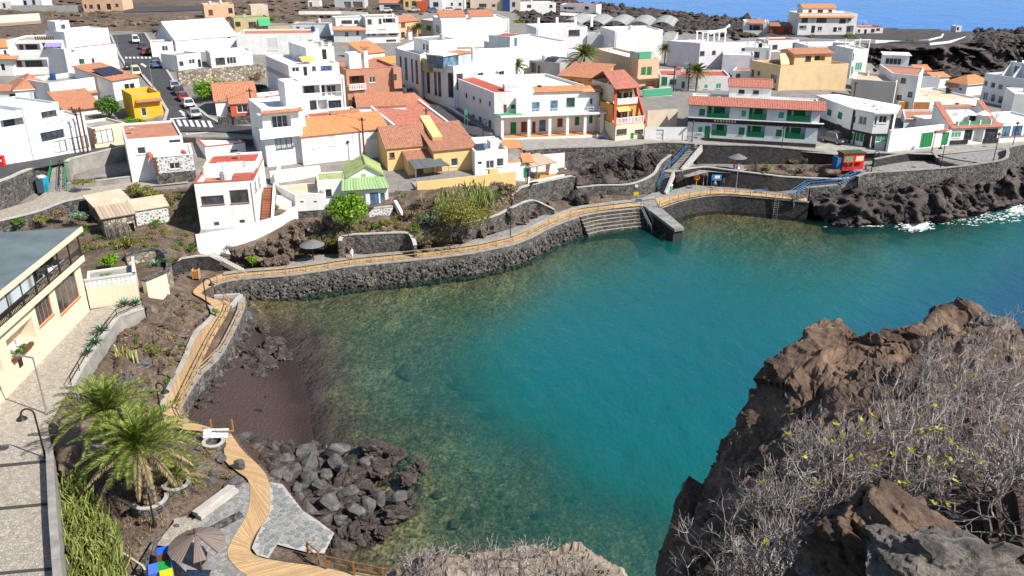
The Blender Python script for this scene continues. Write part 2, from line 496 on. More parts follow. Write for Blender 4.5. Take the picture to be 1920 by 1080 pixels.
SEAPTS=[(430,556,-0.3),(600,560,-1),(800,560,-1.2),(950,565,-1.5),(1000,520,-1.4),(1050,470,-1.2),(1150,460,-1.8),(1100,540,-4),(1300,430,-1.0),(1400,420,-0.9),(1500,440,-1.1),(1300,500,-5),(1250,560,-6),(1600,470,-2.3),(1700,500,-6),(1900,500,-8),(1900,440,-4.5),(1700,440,-1.8),(1800,430,-2.2),
(1100,650,-6.5),(1000,650,-5.5),(900,640,-3.0),(850,660,-2.3),(800,620,-1.6),(700,620,-1.3),(600,620,-0.6),(575,680,-0.2),(610,760,-0.4),(700,720,-1.3),(760,760,-1.6),(850,800,-1.7),(900,740,-2.9),(1000,740,-4.6),(1100,780,-5),(1250,800,-5.5),(1150,870,-4.4),(1000,860,-1.9),(900,880,-1.8),(800,900,-1.0),(850,1000,-1.1),(1000,960,-1.7),(1150,960,-2.3),(1230,1000,-2.2),(1000,1060,-1.7),(700,1040,-0.5),(610,840,-0.3),(800,860,-1.1),(1250,900,-4.2),(1600,700,-9),(1900,700,-10),(1600,1000,-6),(2150,600,-11),(2150,1150,-8),(1000,1190,-1.5),
(470,565,0.02),(503,605,0.02),(548,650,0.02),(566,700,0.02),(582,760,0.02),(594,835,0.02),(450,600,0.6),(430,680,0.9),(400,720,1.1),(372,770,1.3),(440,790,1.0),(500,760,0.6),(535,800,0.4),(480,700,0.5),(520,835,0.5),(470,850,1.0),
(560,880,0.3),(650,900,-0.1),(600,950,0.3),(680,980,-0.1),(730,930,-0.5),(640,1030,0.2),(500,560,-0.25),(700,535,-0.6),(850,515,-0.7),(960,500,-0.8),(1250,410,-0.8)]
SHORE_FAR=[(-300,-70),(900,-70),(1060,-2),(1115,10),(1180,14),(1260,20),(1330,30),(1420,38),(1490,44),(1600,50),(1680,54),(1760,56),(1790,60),(1860,58),(1930,56),(2200,52)]
WALLTOP=[(400,536),(419,528),(464,521.5),(527,517),(584,510),(647,500),(696,495),(750,490),(865,477),(922,467),(980,452),(1037,424),(1086,406)]
QUAYTOP=[(1241,389),(1279,376),(1319,368),(1358,365.5),(1398,368),(1457,373),(1517,379)]
BAY=WALLTOP+[(1140,396),(1200,389)]+QUAYTOP+[(1535,404),(1560,426),(1640,420),(1700,419),(1760,412),(1830,404),(1860,392),(1930,378),(2300,345),(2300,1300),(680,1300),(625,1060),(605,1040),(628,1000),(600,980),(567,955),(530,908),(505,890),(470,855),(440,814),(395,805),(345,790),(338,770),(342,752),(375,700),(415,662),(457,580),(457,556),(405,552)]
land_f,sea_f=RBF(LANDPTS),RBF(SEAPTS,1.0)
PADS=[]
FACES=[]
def proj(P):
 d=P[1]*CT-(P[2]-CH)*ST
 return 960+FPX*P[0]/d,540+FPX*(-(P[2]-CH)*CT-P[1]*ST)/d
def fit_pad(pts):
 P=np.array([G(*p)[:] for p in pts])
 A=np.c_[P[:,0],P[:,1],np.ones(len(P))]
 return np.linalg.lstsq(A,P[:,2],rcond=None)[0]
def on_plane(px,py,k,dz=0.0):
 a,b,c=k
 rx,ry,rz=ray(px,py)
 t=(CH-c-dz)/(a*rx+b*ry-rz)
 return rx*t,ry*t,CH+rz*t
def mat_ground(name,a,b,c,scale,bmp,vor=0.0):
 m,n,l,bs=_new(name)
 co=coords(n)
 t=noise_node(n,l,co,scale,8,0.65,0.3)
 t2=noise_node(n,l,co,scale*11,6,0.75)
 r=ramp(n,[(0.3,a),(0.5,b),(0.72,c)])
 l.new(mixc(n,l,0.45,t.outputs[0],t2.outputs[0]),r.inputs[0])
 col=mixc(n,l,0.5,r.outputs[0],t2.outputs[0], 'OVERLAY')
 h=mathn(n,l, 'ADD',t.outputs[0],mathn(n,l, 'MULTIPLY',t2.outputs[0],0.5))
 if vor:
  v=n.new('ShaderNodeTexVoronoi');v.inputs['Scale'].default_value=vor
  l.new(co,v.inputs['Vector'])
  sc_=n.new('ShaderNodeSeparateColor');l.new(v.outputs['Color'],sc_.inputs[0])
  v3=n.new('ShaderNodeTexVoronoi');v3.inputs['Scale'].default_value=vor*0.23;l.new(co,v3.inputs['Vector'])
  col=mixc(n,l,0.5,col,sc_.outputs[0], 'OVERLAY')
  h=mathn(n,l, 'ADD',h,v.outputs['Distance'])
 if vor:
  at_=n.new('ShaderNodeAttribute');at_.attribute_name = 'sand';
  ab_=n.new('ShaderNodeAttribute');ab_.attribute_name = 'weed';col=mixc(n,l,ab_.outputs['Fac'],col,mixc(n,l,t.outputs[0],(0.035,0.022,0.012),(0.20,0.105,0.04)))
  aw_=n.new('ShaderNodeAttribute');aw_.attribute_name = 'wet';sd_=mixc(n,l,aw_.outputs['Fac'],mixc(n,l,t2.outputs[0],(0.046,0.031,0.027),(0.08,0.054,0.047)),(0.03,0.020,0.019));col=mixc(n,l,at_.outputs['Fac'],col,sd_)
 l.new(col,bs.inputs['Base Color'])
 bs.inputs['Roughness'].default_value=0.93;bs.inputs['Specular IOR Level'].default_value=0.2
 bump(n,l,bs,h,bmp,0.25)
 MATS[name]=m
 return m
M_SOIL=mat_ground('soil_rock',(0.035,0.026,0.02),(0.125,0.092,0.069),(0.31,0.25,0.19),0.45,1.0)
M_LAVA=mat_ground('lava_rock',(0.018,0.015,0.016),(0.072,0.059,0.057),(0.20,0.165,0.15),0.35,1.0)
M_TOWN=mat_ground('town_ground',(0.13,0.12,0.11),(0.21,0.195,0.18),(0.30,0.28,0.26),0.4,0.4)
M_SAND=mat_ground('dark_sand',(0.040,0.024,0.021),(0.056,0.034,0.029),(0.085,0.052,0.044),0.25,0.2)
M_SEABED=mat_ground('seabed_pebbles',(0.05,0.042,0.024),(0.18,0.155,0.078),(0.38,0.35,0.21),0.11,0.45,3.6)
M_FIELD=mat_ground('brown_hillside',(0.05,0.036,0.03),(0.12,0.088,0.068),(0.23,0.175,0.135),0.07,1.0)
M_ASPH=mat_plain('asphalt',(0.062,0.062,0.066),0.9,0,0.3,0.6,0.2)
M_PAVE=mat_plain('paving_concrete',(0.30,0.285,0.26),0.9,0,0.3,0.9,0.3)
M_COB=mat_stone('cobble_paving',(0.37,0.33,0.275),(0.29,0.255,0.21),4.5,0.10,0.5,lo=0.75,hi=1.2,fine_=0.4)
M_GREYPAVE=mat_stone('grey_slab_paving',(0.25,0.245,0.235),(0.18,0.175,0.17),3.5,0.08,0.4,lo=0.7,hi=1.25,fine_=0.4)
M_WPAINT=mat_plain('white_road_paint',(0.72,0.72,0.70),0.7,0,0.25,2.5)
M_KERB=mat_plain('kerb_concrete',(0.42,0.40,0.37),0.9,0,0.25,1.5,0.2)
def pad(name,pts,mat,parent=None,dz=0.0,mask=True,flat=None,kind='structure'):
 k=fit_pad(pts) if flat is None else np.array([0,0,flat])
 if mask: PADS.append(([p[:2] for p in pts],k))
 mb=MB()
 q=[on_plane(p[0],p[1],k,dz) for p in pts]
 ar=sum(q[i][0]*q[(i+1) % len(q)][1]-q[(i+1) % len(q)][0]*q[i][1] for i in range(len(q)))
 if ar<0: q.reverse()
 mb.face(q,[(p[0],p[1]) for p in q])
 bm=bmesh.new();me=mb.mesh(name,mat);bm.from_mesh(me);bmesh.ops.triangulate(bm,faces=bm.faces[:]);bm.to_mesh(me);bm.free()
 o=add(name,me,parent)
 if kind: tag(o,kind=kind)
 o['plane']=[float(x) for x in k]
 return o,k
_,K_LOWROAD=pad('road',[(-150,334,11.4),(0,311,11.05),(60,299,10.8),(133,284,10.5),(183,272,10.4),(233,263,10.3),(262,258,10.3),(262,264,10.3),(235,271,10.3),(146,292,10.4),(125,305,10.4),(52,318,10.75),(0,337,11.05),(-150,372,11.4)],M_ASPH)
_,K_STREET=pad('road',[(272,62,14.7),(292,95,14.2),(312,130,13.6),(334,165,13),(357,190,12.6),(388,218,12.2),(415,232,12),(500,240,11.8),(500,252,11.8),(400,246,11.9),(300,246,11.9),(306,235,12),(314,208,12.4),(290,168,12.95),(268,142,13.4),(238,126,13.6),(222,100,14.1),(208,66,14.6)],M_ASPH)
_,K_MID=pad('road',[(738,172,11.3),(748,162,11.4),(800,186,10.9),(846,210,10.3),(940,262,8.8),(905,262,8.9),(846,236,9.6),(800,208,10.5)],M_ASPH)
_,K_PROM=pad('pavement',[(936,262,8.3),(1000,258,8.2),(1090,255,7.9),(1136,256,7.9),(1212,262,7.6),(1290,263,7.5),(1528,277,7.1),(1568,262,7.2),(1590,268,7.1),(1664,285,6.9),(1765,275,6.9),(1880,268,6.8),(2100,255,6.7),(2100,285,6.5),(1896,277,6.7),(1760,290,6.7),(1644,287,6.8),(1568,290,6.9),(1462,281,7.1),(1361,275,7.3),(1309,272,7.4),(1223,270,7.6),(1159,276,7.6),(1040,279,7.9),(985,283,8.1)],M_PAVE)
_,K_PLAZA=pad('plaza',[(1612,303,5.5),(1645,299,5.5),(1758,300,5.5),(1842,306,5.5),(1772,315,5.5),(1700,321,5.5),(1628,325,5.5),(1600,322,5.5)],M_GREYPAVE)
_,K_PLAZA2=pad('plaza',[(1760,291,6.6),(1896,277,6.6),(1886,299,6.4),(1842,306,6.3),(1790,298,6.5)],M_GREYPAVE)
_,K_LPATH=pad('path',[(-120,402,7.6),(0,394,7.6),(62,376,7.6),(88,358,7.7),(124,357,7.75),(245,338,8.1),(300,335,8.2),(352,336,8.3),(352,343,8.3),(250,353,8),(190,365,7.9),(130,374,7.7),(70,395,7.6),(0,412,7.5),(-120,430,7.5)],M_COB)
_,K_TERR=pad('pavement',[(166,582,6.5),(262,561,6.5),(270,575,6.5),(222,592,6.5),(190,632,6.5),(160,678,6.5),(134,724,6.5),(90,800,6.5),(96,838,6.5),(-60,838,6.5),(-60,822,6.5),(0,757,6.5),(80,668,6.5)],M_COB,flat=6.5)
_,K_RAMP=pad('stepped_ramp',[(-140,836,6.5),(96,836,6.5),(104,960,6.9),(116,1100,7.3),(120,1200,7.6),(-140,1200,7.6)],M_COB)
_,K_SUNDECK=pad('pavement',[(545,488,2.55),(600,478,2.55),(655,474,2.55),(690,478,2.55),(700,484,2.55),(640,492,2.55),(560,501,2.55),(520,506,2.55)],M_GREYPAVE,flat=2.5)
_,K_SUNDECK2=pad('pavement',[(860,464,2.5),(880,452,2.5),(960,428,2.5),(1010,406,2.5),(1040,396,2.5),(1052,398,2.5),(1010,422,2.5),(950,448,2.5),(905,462,2.5)],M_GREYPAVE,flat=2.5)
_,K_QUAY=pad('quay_pavement',[(1200,382,2.6),(1225,362,2.6),(1262,352,2.6),(1290,346,2.6),(1340,349,2.6),(1400,354,2.6),(1470,363,2.6),(1512,371,2.6),(1515,378,2.6),(1457,373,2.6),(1398,367.5,2.6),(1358,365,2.6),(1319,367.5,2.6),(1279,375.5,2.6),(1241,388,2.6)],M_GREYPAVE,flat=2.6)
_,K_UPTERR=pad('terrace',[(1280,330,5.0),(1330,312,5.0),(1400,318,5.0),(1380,325,5.0),(1330,322,5.0),(1290,332,5.0)],M_GREYPAVE,flat=5.0)
_,K_FRONT=pad('pavement',[(300,1010,2.75),(345,985,2.75),(400,950,2.75),(446,905,2.75),(470,905,2.75),(466,960,2.75),(436,1016,2.75),(430,1044,2.75),(470,1082,2.75),(470,1200,2.75),(200,1200,2.75),(250,1080,2.75)],M_GREYPAVE,flat=2.7)
_,K_SHORE=pad('road',[(1440,73,9.6),(1560,70,10.0),(1700,67,10.2),(1770,60,10.3),(1812,66,10.3),(1790,76,10.4),(1740,81,10.4),(1640,78,10.2),(1490,76,9.8)],M_ASPH)
PADS.append(([(1556,318),(1575,300),(1630,296),(1645,322),(1600,330)],np.array([0,0,5.78])))
pad('hill_road',[(232,13,16.9),(400,10,16.6),(400,19,16.3),(232,23,16.6)],M_ASPH)
pad('hill_path',[(-80,46,15.6),(76,37,15.7),(78,44,15.4),(-80,56,15.3)],mat_plain('tan_path',(0.30,0.235,0.165),0.9,0,0.3,0.5,0.3))
WOOD_OUT=[(388,541),(404,533),(419,526),(464,519),(527,514),(584,507),(647,497),(696,491),(750,486),(865,473),(922,463),(980,448),(1037,420),(1086,402),(1140,392),(1200,386),(1236,388)]
WOOD_IN=[(374,534),(392,523),(419,515),(464,509),(527,504),(584,497),(647,487),(696,481),(750,476),(865,463),(922,453),(975,438),(1030,411),(1076,393),(1130,385),(1185,378),(1228,372)]
QW_OUT=[(1236,388),(1279,374),(1319,366),(1358,363.5),(1398,366),(1457,371),(1512,377)]
QW_IN=[(1228,372),(1270,366),(1319,358),(1358,356),(1398,358),(1457,364),(1512,371)]
LW_L=[(374,534),(362,548),(380,560),(398,573),(404,590),(390,607),(370,627),(347,680),(325,720),(305,770),(318,792),(350,806),(386,813)]
LW_R=[(388,541),(378,550),(400,560),(428,566),(428,585),(402,630),(371,692),(351,735),(336,768),(345,785),(390,800),(433,812)]
BW_L=[(386,813),(417,833),(422,863),(444,883),(467,905),(464,960),(433,1016),(428,1044),(455,1074),(490,1090),(600,1120),(720,1140)]
BW_R=[(433,813),(455,844),(489,877),(504,905),(504,960),(478,1002),(469,1030),(486,1044),(530,1053),(605,1063),(700,1079),(800,1100)]
for a_,b_,z_ in ((WOOD_OUT,WOOD_IN,2.5),(QW_OUT,QW_IN,2.6),(LW_L,LW_R,2.6),(BW_L,BW_R,2.7)):
 PADS.append((a_+b_[::-1],np.array([0,0,z_])))
PADS.append(([(504,900),(530,908),(567,958),(600,980),(628,1000),(608,1040),(578,1038),(530,1055),(470,1045),(470,1000),(504,960)],np.array([0,0,2.65])))

def zg(px,py):
 return float(land_f(px,py)[0])
def GP(px,py,dz=0.0):
 return G(px,py,zg(px,py)+dz)
# ------------------------------------------------------------------ house kit
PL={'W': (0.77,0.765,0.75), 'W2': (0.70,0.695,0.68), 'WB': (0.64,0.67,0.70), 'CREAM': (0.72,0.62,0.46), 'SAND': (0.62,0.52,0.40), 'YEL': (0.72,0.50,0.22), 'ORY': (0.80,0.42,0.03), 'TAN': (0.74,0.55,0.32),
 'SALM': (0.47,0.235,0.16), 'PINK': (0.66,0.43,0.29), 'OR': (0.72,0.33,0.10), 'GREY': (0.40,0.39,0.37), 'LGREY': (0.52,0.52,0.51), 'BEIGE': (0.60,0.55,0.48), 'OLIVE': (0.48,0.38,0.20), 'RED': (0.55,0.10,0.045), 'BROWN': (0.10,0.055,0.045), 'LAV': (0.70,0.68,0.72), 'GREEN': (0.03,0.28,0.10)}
def M(k):
 if k in MATS: return MATS[k]
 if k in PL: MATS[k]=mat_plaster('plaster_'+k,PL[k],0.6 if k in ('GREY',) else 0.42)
 elif k == 'TILE': MATS[k]=mat_tile('tile_terracotta',(0.46,0.195,0.105))
 elif k == 'TILEO': MATS[k]=mat_tile('tile_orange',(0.58,0.235,0.095))
 elif k == 'TILEB': MATS[k]=mat_tile('tile_brown',(0.36,0.16,0.10))
 elif k == 'TILEP': MATS[k]=mat_tile('tile_rose',(0.42,0.15,0.105))
 elif k == 'DW': MATS[k]=mat_plain('deck_white',(0.74,0.73,0.70),0.9,0,0.22,0.5)
 elif k == 'DG': MATS[k]=mat_plain('deck_grey',(0.34,0.33,0.32),0.9,0,0.35,0.6)
 elif k == 'DR': MATS[k]=mat_plain('deck_red',(0.42,0.095,0.062),0.85,0,0.2,0.7)
 elif k == 'DO': MATS[k]=mat_plain('deck_terracotta',(0.42,0.19,0.12),0.85,0,0.25,0.7)
 elif k == 'DGR': MATS[k]=mat_plain('deck_green',(0.06,0.30,0.13),0.8,0,0.3,0.7)
 elif k == 'DB': MATS[k]=mat_plain('deck_beige',(0.58,0.46,0.34),0.9,0,0.25,0.5)
 elif k == 'DY': MATS[k]=mat_plain('deck_olive',(0.42,0.40,0.20),0.9,0,0.3,0.5)
 elif k == 'FRAME': MATS[k]=mat_plain('frame_white',(0.70,0.70,0.69),0.5,0,0.1)
 elif k == 'FRAMED': MATS[k]=mat_plain('frame_dark',(0.035,0.03,0.028),0.5,0,0.2)
 elif k == 'FRAMEB': MATS[k]=mat_plain('frame_brown',(0.14,0.055,0.03),0.5,0,0.2)
 elif k == 'FRAMEG': MATS[k]=mat_plain('frame_green',(0.01,0.16,0.055),0.5,0,0.2)
 elif k == 'FRAMEO': MATS[k]=mat_plain('frame_orange',(0.42,0.13,0.03),0.6,0,0.2)
 elif k == 'GLASS': MATS[k]=mat_glass('window_glass')
 elif k == 'GLASSB': MATS[k]=mat_glass('window_glass_blue',(0.05,0.10,0.14))
 elif k == 'CURT': MATS[k]=mat_slats('curtain',(0.42,0.47,0.50),0.25,0, 'Object',0.05)
 elif k == 'SHG': MATS[k]=mat_slats('shutter_green',(0.012,0.19,0.062),0.09,2)
 elif k == 'BGRN': MATS[k]=mat_plain('balcony_green',(0.012,0.24,0.085),0.55,0,0.2)
 elif k == 'SHGL': MATS[k]=mat_slats('shutter_light_green',(0.06,0.36,0.19),0.09,2)
 elif k == 'SHW': MATS[k]=mat_slats('shutter_white',(0.66,0.66,0.65),0.12,2,gapc=0.6)
 elif k == 'DOORB': MATS[k]=mat_slats('door_brown',(0.16,0.06,0.03),0.16,0)
 elif k == 'DOORG': MATS[k]=mat_slats('door_green',(0.01,0.22,0.06),0.16,0)
 elif k == 'DOORD': MATS[k]=mat_plain('door_dark',(0.03,0.025,0.025),0.5)
 elif k == 'DOORW': MATS[k]=mat_slats('door_white',(0.66,0.65,0.62),0.22,2,gapc=0.7)
 elif k == 'BLUE': MATS[k]=mat_plain('frame_blue',(0.02,0.06,0.20),0.5)
 elif k == 'STONE': MATS[k]=mat_stone('dark_stone_cladding',(0.045,0.033,0.030),(0.018,0.015,0.015),2.6,0.07)
 elif k == 'STB': MATS[k]=mat_stone('basalt_masonry',(0.078,0.071,0.066),(0.18,0.165,0.15),2.6,0.13,1.0,lo=0.3,hi=2.4)
 elif k == 'STW': MATS[k]=mat_stone('whitewashed_stone',(0.05,0.045,0.04),(0.72,0.71,0.68),2.6,0.46,0.6)
 elif k == 'STL': MATS[k]=mat_stone('pale_rubble',(0.33,0.28,0.22),(0.22,0.19,0.15),2.0,0.1,0.9)
 elif k == 'STD': MATS[k]=mat_stone('black_and_shaded_masonry',(0.042,0.039,0.039),(0.065,0.06,0.057),2.8,0.10,1.0)
 elif k == 'BRICK': MATS[k]=mat_slats('brick_trim',(0.30,0.11,0.06),0.18,2)
 elif k == 'CONC': MATS[k]=M_PAVE
 elif k == 'KERB': MATS[k]=M_KERB
 elif k == 'METAL': MATS[k]=mat_plain('galvanised_metal',(0.42,0.43,0.44),0.45,0.7,0.15)
 elif k == 'IRON': MATS[k]=mat_plain('black_iron',(0.03,0.03,0.032),0.5,0.4,0.2)
 elif k == 'SOLAR': MATS[k]=mat_slats('solar_cells',(0.016,0.024,0.05),0.3,0,gapc=2.5)
 elif k == 'AWN': MATS[k]=mat_slats('awning_orange',(0.72,0.42,0.14),0.3,0,gapc=0.75)
 elif k == 'PURP': MATS[k]=mat_plain('awning_violet',(0.30,0.24,0.55),0.8)
 elif k == 'TARPG': MATS[k]=mat_plain('tarp_green',(0.05,0.36,0.14),0.7)
 elif k == 'CORG': MATS[k]=mat_slats('corrugated_green',(0.27,0.40,0.18),0.42,0, 'UV',0.08,0.62)
 elif k == 'GRN': MATS[k]=mat_plain('roof_lime',(0.33,0.39,0.16),0.85,0,0.25,0.9)
 elif k == 'CORT': MATS[k]=mat_slats('corrugated_tan',(0.42,0.33,0.24),0.45,0, 'UV',0.08,0.6)
 elif k == 'CORGR': MATS[k]=mat_slats('corrugated_grey',(0.10,0.115,0.12),0.4,0, 'UV',0.06,0.7)
 elif k == 'TANK': MATS[k]=mat_plain('tank_plastic',(0.5,0.5,0.48),0.5)
 elif k == 'WOODO': MATS[k]=mat_slats('wood_orange',(0.50,0.20,0.05),0.2,0)
 elif k == 'RFLT': MATS[k]=mat_plain('roof_felt_grey',(0.12,0.155,0.165),0.8,0,0.25,0.4)
 elif k == 'OF': MATS[k]=mat_plain('terracotta_floor',(0.62,0.26,0.08),0.8,0,0.2,1.0)
 return MATS[k]
def perp(t): return Vector((t[1],-t[0]))
class Edge:
 def __init__(s,P,Q):
  s.P=Vector(P[:2]);d=Vector(Q[:2])-s.P
  s.L=d.length;s.t=d/s.L;s.n=perp(s.t)
 def pt(s,u,out,z):
  q=s.P+s.t*u+s.n*out
  return Vector((q.x,q.y,z))
 def hit(s,px,py,out=0.0):
  a,d,e=ray(px,py)
  B=s.P+s.n*out
  det=-s.t.x*d+s.t.y*a
  k=(-s.t.x*B.y+s.t.y*B.x)/det
  q=Vector((a*k,d*k))
  return (q-B).dot(s.t),CH+e*k
 def rect(s,x0,y0,x1,y1,out=0.0):
  ym,xm=(y0+y1)/2,(x0+x1)/2
  u0,u1=sorted((s.hit(x0,ym,out)[0],s.hit(x1,ym,out)[0]))
  return u0,u1,s.hit(xm,y1,out)[1],s.hit(xm,y0,out)[1]
 def boxmb(s,mb,u0,u1,o0,o1,z0,z1):
  c=[s.pt(u0,o0,0),s.pt(u0,o1,0),s.pt(u1,o1,0),s.pt(u1,o0,0)]
  ar=sum(c[i].x*c[(i+1) % 4].y-c[(i+1) % 4].x*c[i].y for i in range(4))
  if ar<0: c.reverse()
  mb.prism([(p.x,p.y) for p in c],min(z0,z1),max(z0,z1))
def inset(poly,d):
 k=len(poly);out=[]
 for i in range(k):
  a,b,c=Vector(poly[i-1][:2]),Vector(poly[i][:2]),Vector(poly[(i+1) % k][:2])
  n1,n2=-perp((b-a).normalized()),-perp((c-b).normalized())
  m_=n1+n2
  m_=m_/max(0.3,(1+n1.dot(n2)))
  out.append(b+m_*d)
 return out
def rectP(p0,p1,z,depth):
 A=G(*p0,z) if len(p0)==2 else Vector(p0);B=G(*p1,z) if len(p1)==2 else Vector(p1)
 A,B=Vector(A[:2]),Vector(B[:2])
 if isinstance(depth,(int,float)): n_=-perp((B-A).normalized())*depth
 else: n_=Vector(G(depth[0],depth[1],z)[:2])-A
 return [A,B,B+n_,A+n_]
KIND={
 'w': (0.16, 'FRAME', 'GLASS', 'window'), 'wd': (0.16, 'FRAMED', 'GLASS', 'window'), 'wb': (0.16, 'FRAMEB', 'GLASS', 'window'), 'wc': (0.14, 'FRAME', 'CURT', 'window'), 'wcb': (0.14, 'FRAMED', 'CURT', 'window'),
 'wn': (0.10, 'BLUE', 'GLASSB', 'window'), 'wo': (0.16, 'FRAMEO', 'GLASS', 'window'), 'wgl': (0.12, 'FRAMEG', 'GLASS', 'window'), 'ww': (0.10, 'FRAME', 'SHW', 'window'),
 'sg': (0.08, 'FRAMEG', 'SHG', 'window'), 'sgl': (0.08, 'FRAME', 'SHGL', 'window'), 'sb': (0.08, 'FRAMEB', 'DOORB', 'window'), 'sgw': (0.08, 'FRAME', 'SHG', 'window'),
 'd': (0.15, 'FRAMED', 'DOORD', 'door'), 'db': (0.15, 'FRAMEB', 'DOORB', 'door'), 'dg': (0.12, 'FRAMEG', 'DOORG', 'door'), 'dgw': (0.12, 'FRAME', 'DOORG', 'door'), 'dw': (0.15, 'FRAME', 'DOORW', 'door'), 'dgl': (0.15, 'FRAME', 'GLASSB', 'door'),
 'gar': (0.15, 'FRAMED', 'DOORW', 'garage_door'), 'garg': (0.12, 'FRAMEG', 'DOORG', 'gate'), 'sh': (0.25, 'FRAMED', 'GLASS', 'shop_window')}
DECKS=[]
class House:
 def __init__(s,name,label,cat='house',group=None):
  s.a=(name,label,cat,group);s.root=None;s.E=[];s.roofz=0
 def vol(s,P,z0,z1,wall='W',deck='DW',par=0.35,ops=(),coping=None,under=2.5,holes=(),nm='wall',roof=True):
  P=[Vector(p[:2]) for p in P]
  if s.root is None:
   c=sum(P,Vector((0,0)))/len(P)
   s.root=thing(*s.a[:3],(c.x,c.y,z0),s.a[3])
  s.z0,s.z1=z0,z1
  E=[Edge(P[i],P[(i+1) % len(P)]) for i in range(len(P))]
  s.E=E;s.P=P
  mb=MB();zb=z0-under
  todo=[]
  for i,e in enumerate(E):
   H_=[]
   for o in ops:
    if o[0]!=i: continue
    kind=o[5]
    u0,u1,a,b=e.rect(*o[1:5]) if not (len(o)>6 and o[6] == 'm') else (o[1],o[3],z0+o[2],z0+o[4])
    u0,u1=max(0.12,u0),min(e.L-0.12,u1);a,b=max(z0+0.02,a),min(z1-(par if deck else 0.05)-0.02,b)
    if u1-u0<0.2 or b-a<0.2: continue
    if any(u0<h[1]+0.02 and u1>h[0]-0.02 and a<h[3]+0.02 and b>h[2]-0.02 for h in H_): continue
    dep=KIND[kind][0] if kind in KIND else (o[6] if len(o)>6 and isinstance(o[6],(int,float)) else 1.3)
    H_.append((u0,u1,a,b,dep));todo.append((e,u0,u1,a,b,kind,dep))
   us=sorted({0.0,e.L,*(h[0] for h in H_),*(h[1] for h in H_)});zs=sorted({zb,z1,*(h[2] for h in H_),*(h[3] for h in H_)})
   for iu in range(len(us)-1):
    for iz in range(len(zs)-1):
     um,zm=(us[iu]+us[iu+1])/2,(zs[iz]+zs[iz+1])/2
     if any(h[0]<um<h[1] and h[2]<zm<h[3] for h in H_): continue
     q=[(us[iu],zs[iz]),(us[iu+1],zs[iz]),(us[iu+1],zs[iz+1]),(us[iu],zs[iz+1])]
     mb.face([e.pt(u,0,z) for u,z in q],q)
   for u0,u1,a,b,dep in H_:
    f=lambda u,z,o: e.pt(u,-o,z)
    mb.face([f(u0,a,0),f(u1,a,0),f(u1,a,dep),f(u0,a,dep)]);mb.face([f(u0,b,dep),f(u1,b,dep),f(u1,b,0),f(u0,b,0)])
    mb.face([f(u0,a,0),f(u0,a,dep),f(u0,b,dep),f(u0,b,0)]);mb.face([f(u1,a,dep),f(u1,a,0),f(u1,b,0),f(u1,b,dep)])
    mb.face([f(u0,a,dep),f(u1,a,dep),f(u1,b,dep),f(u0,b,dep)])
  if deck:
   I=inset(P,0.22);zd=z1-par
   for i in range(len(P)):
    j=(i+1) % len(P)
    mb.face([(*P[i],z1),(*P[j],z1),(*I[j],z1),(*I[i],z1)]);mb.face([(*I[i],z1),(*I[j],z1),(*I[j],zd),(*I[i],zd)])
  mb.obj(nm,M(wall),s.root)
  if deck:
   r=MB();r.face([(*p,zd+0.02) for p in I],[(p.x,p.y) for p in I]);r.obj('roof',M(deck),s.root);DECKS.append((s.root,I,zd+0.02))
  if coping:
   r=MB();O,I2=inset(P,-0.06),inset(P,0.28)
   for i in range(len(P)):
    j=(i+1) % len(P)
    for za,zb_,A_,B_ in ((z1+0.08,z1+0.08,O,I2),):
     r.face([(*O[i],z1+0.08),(*O[j],z1+0.08),(*I2[j],z1+0.08),(*I2[i],z1+0.08)])
    r.face([(*O[i],z1+0.003),(*O[j],z1+0.003),(*O[j],z1+0.08),(*O[i],z1+0.08)]);r.face([(*I2[j],z1+0.003),(*I2[i],z1+0.003),(*I2[i],z1+0.08),(*I2[j],z1+0.08)])
   r.obj('coping',M(coping),s.root)
  for t in todo: s.fill(*t)
  e=E[0]
  if nm == 'wall' and e.L>5 and z1-z0>3.5 and wall in ('W', 'W2', 'WB', 'LAV') and int(e.L*37) % 5<3:
   u=0.35 if int(e.L*11) % 2 else e.L-0.35
   if not any(t[0] is e and t[1]-0.2<u<t[2]+0.2 for t in todo): mb=MB();mb.tube([e.pt(u,0.07,z0),e.pt(u,0.07,z1-0.3)],0.05,6);mb.obj('drainpipe',M('LGREY'),s.root)
  return s
 def fill(s,e,u0,u1,a,b,kind,dep,base=0.0):
  if kind in KIND:
   rec,fr,fi,nm=KIND[kind]
   o=base-dep+0.05;w=min(0.09,0.16*(u1-u0),0.16*(b-a));f=MB()
   e.boxmb(f,u0,u0+w,o-0.04,o+0.03,a,b);e.boxmb(f,u1-w,u1,o-0.04,o+0.03,a,b)
   e.boxmb(f,u0+w,u1-w,o-0.04,o+0.03,b-w,b);e.boxmb(f,u0+w,u1-w,o-0.04,o+0.03,a,a+w)
   if nm != 'door':
    k=max(1,min(4,round((u1-u0)/0.75)))
    for i in range(1,k):
     um=u0+(u1-u0)*i/k;e.boxmb(f,um-w*0.45,um+w*0.45,o-0.04,o+0.025,a+w,b-w)
    if nm == 'window' and b-a>0.5 and base==0.0:
     e.boxmb(f,u0-0.06,u1+0.06,o+0.02,0.09,a-0.07,a-0.004)
   ob=f.obj(nm,M(fr),s.root)
   p=MB();e.boxmb(p,u0+w*0.6,u1-w*0.6,o-0.03,o,a+w*0.6,b-w*0.6)
   p.obj({'window': 'pane' if fi.startswith('GLASS') else ('curtain' if fi == 'CURT' else 'shutter'), 'door': 'door_leaf', 'shop_window': 'pane'}.get(nm, 'panel'),M(fi),ob)
   if nm == 'door' and u1-u0>0.6 and b-a>1.5:
    h=MB();e.boxmb(h,u1-w-0.16,u1-w-0.1,o,o+0.07,a+(b-a)*0.46,a+(b-a)*0.53);h.obj('handle',M('METAL'),ob)
  else:
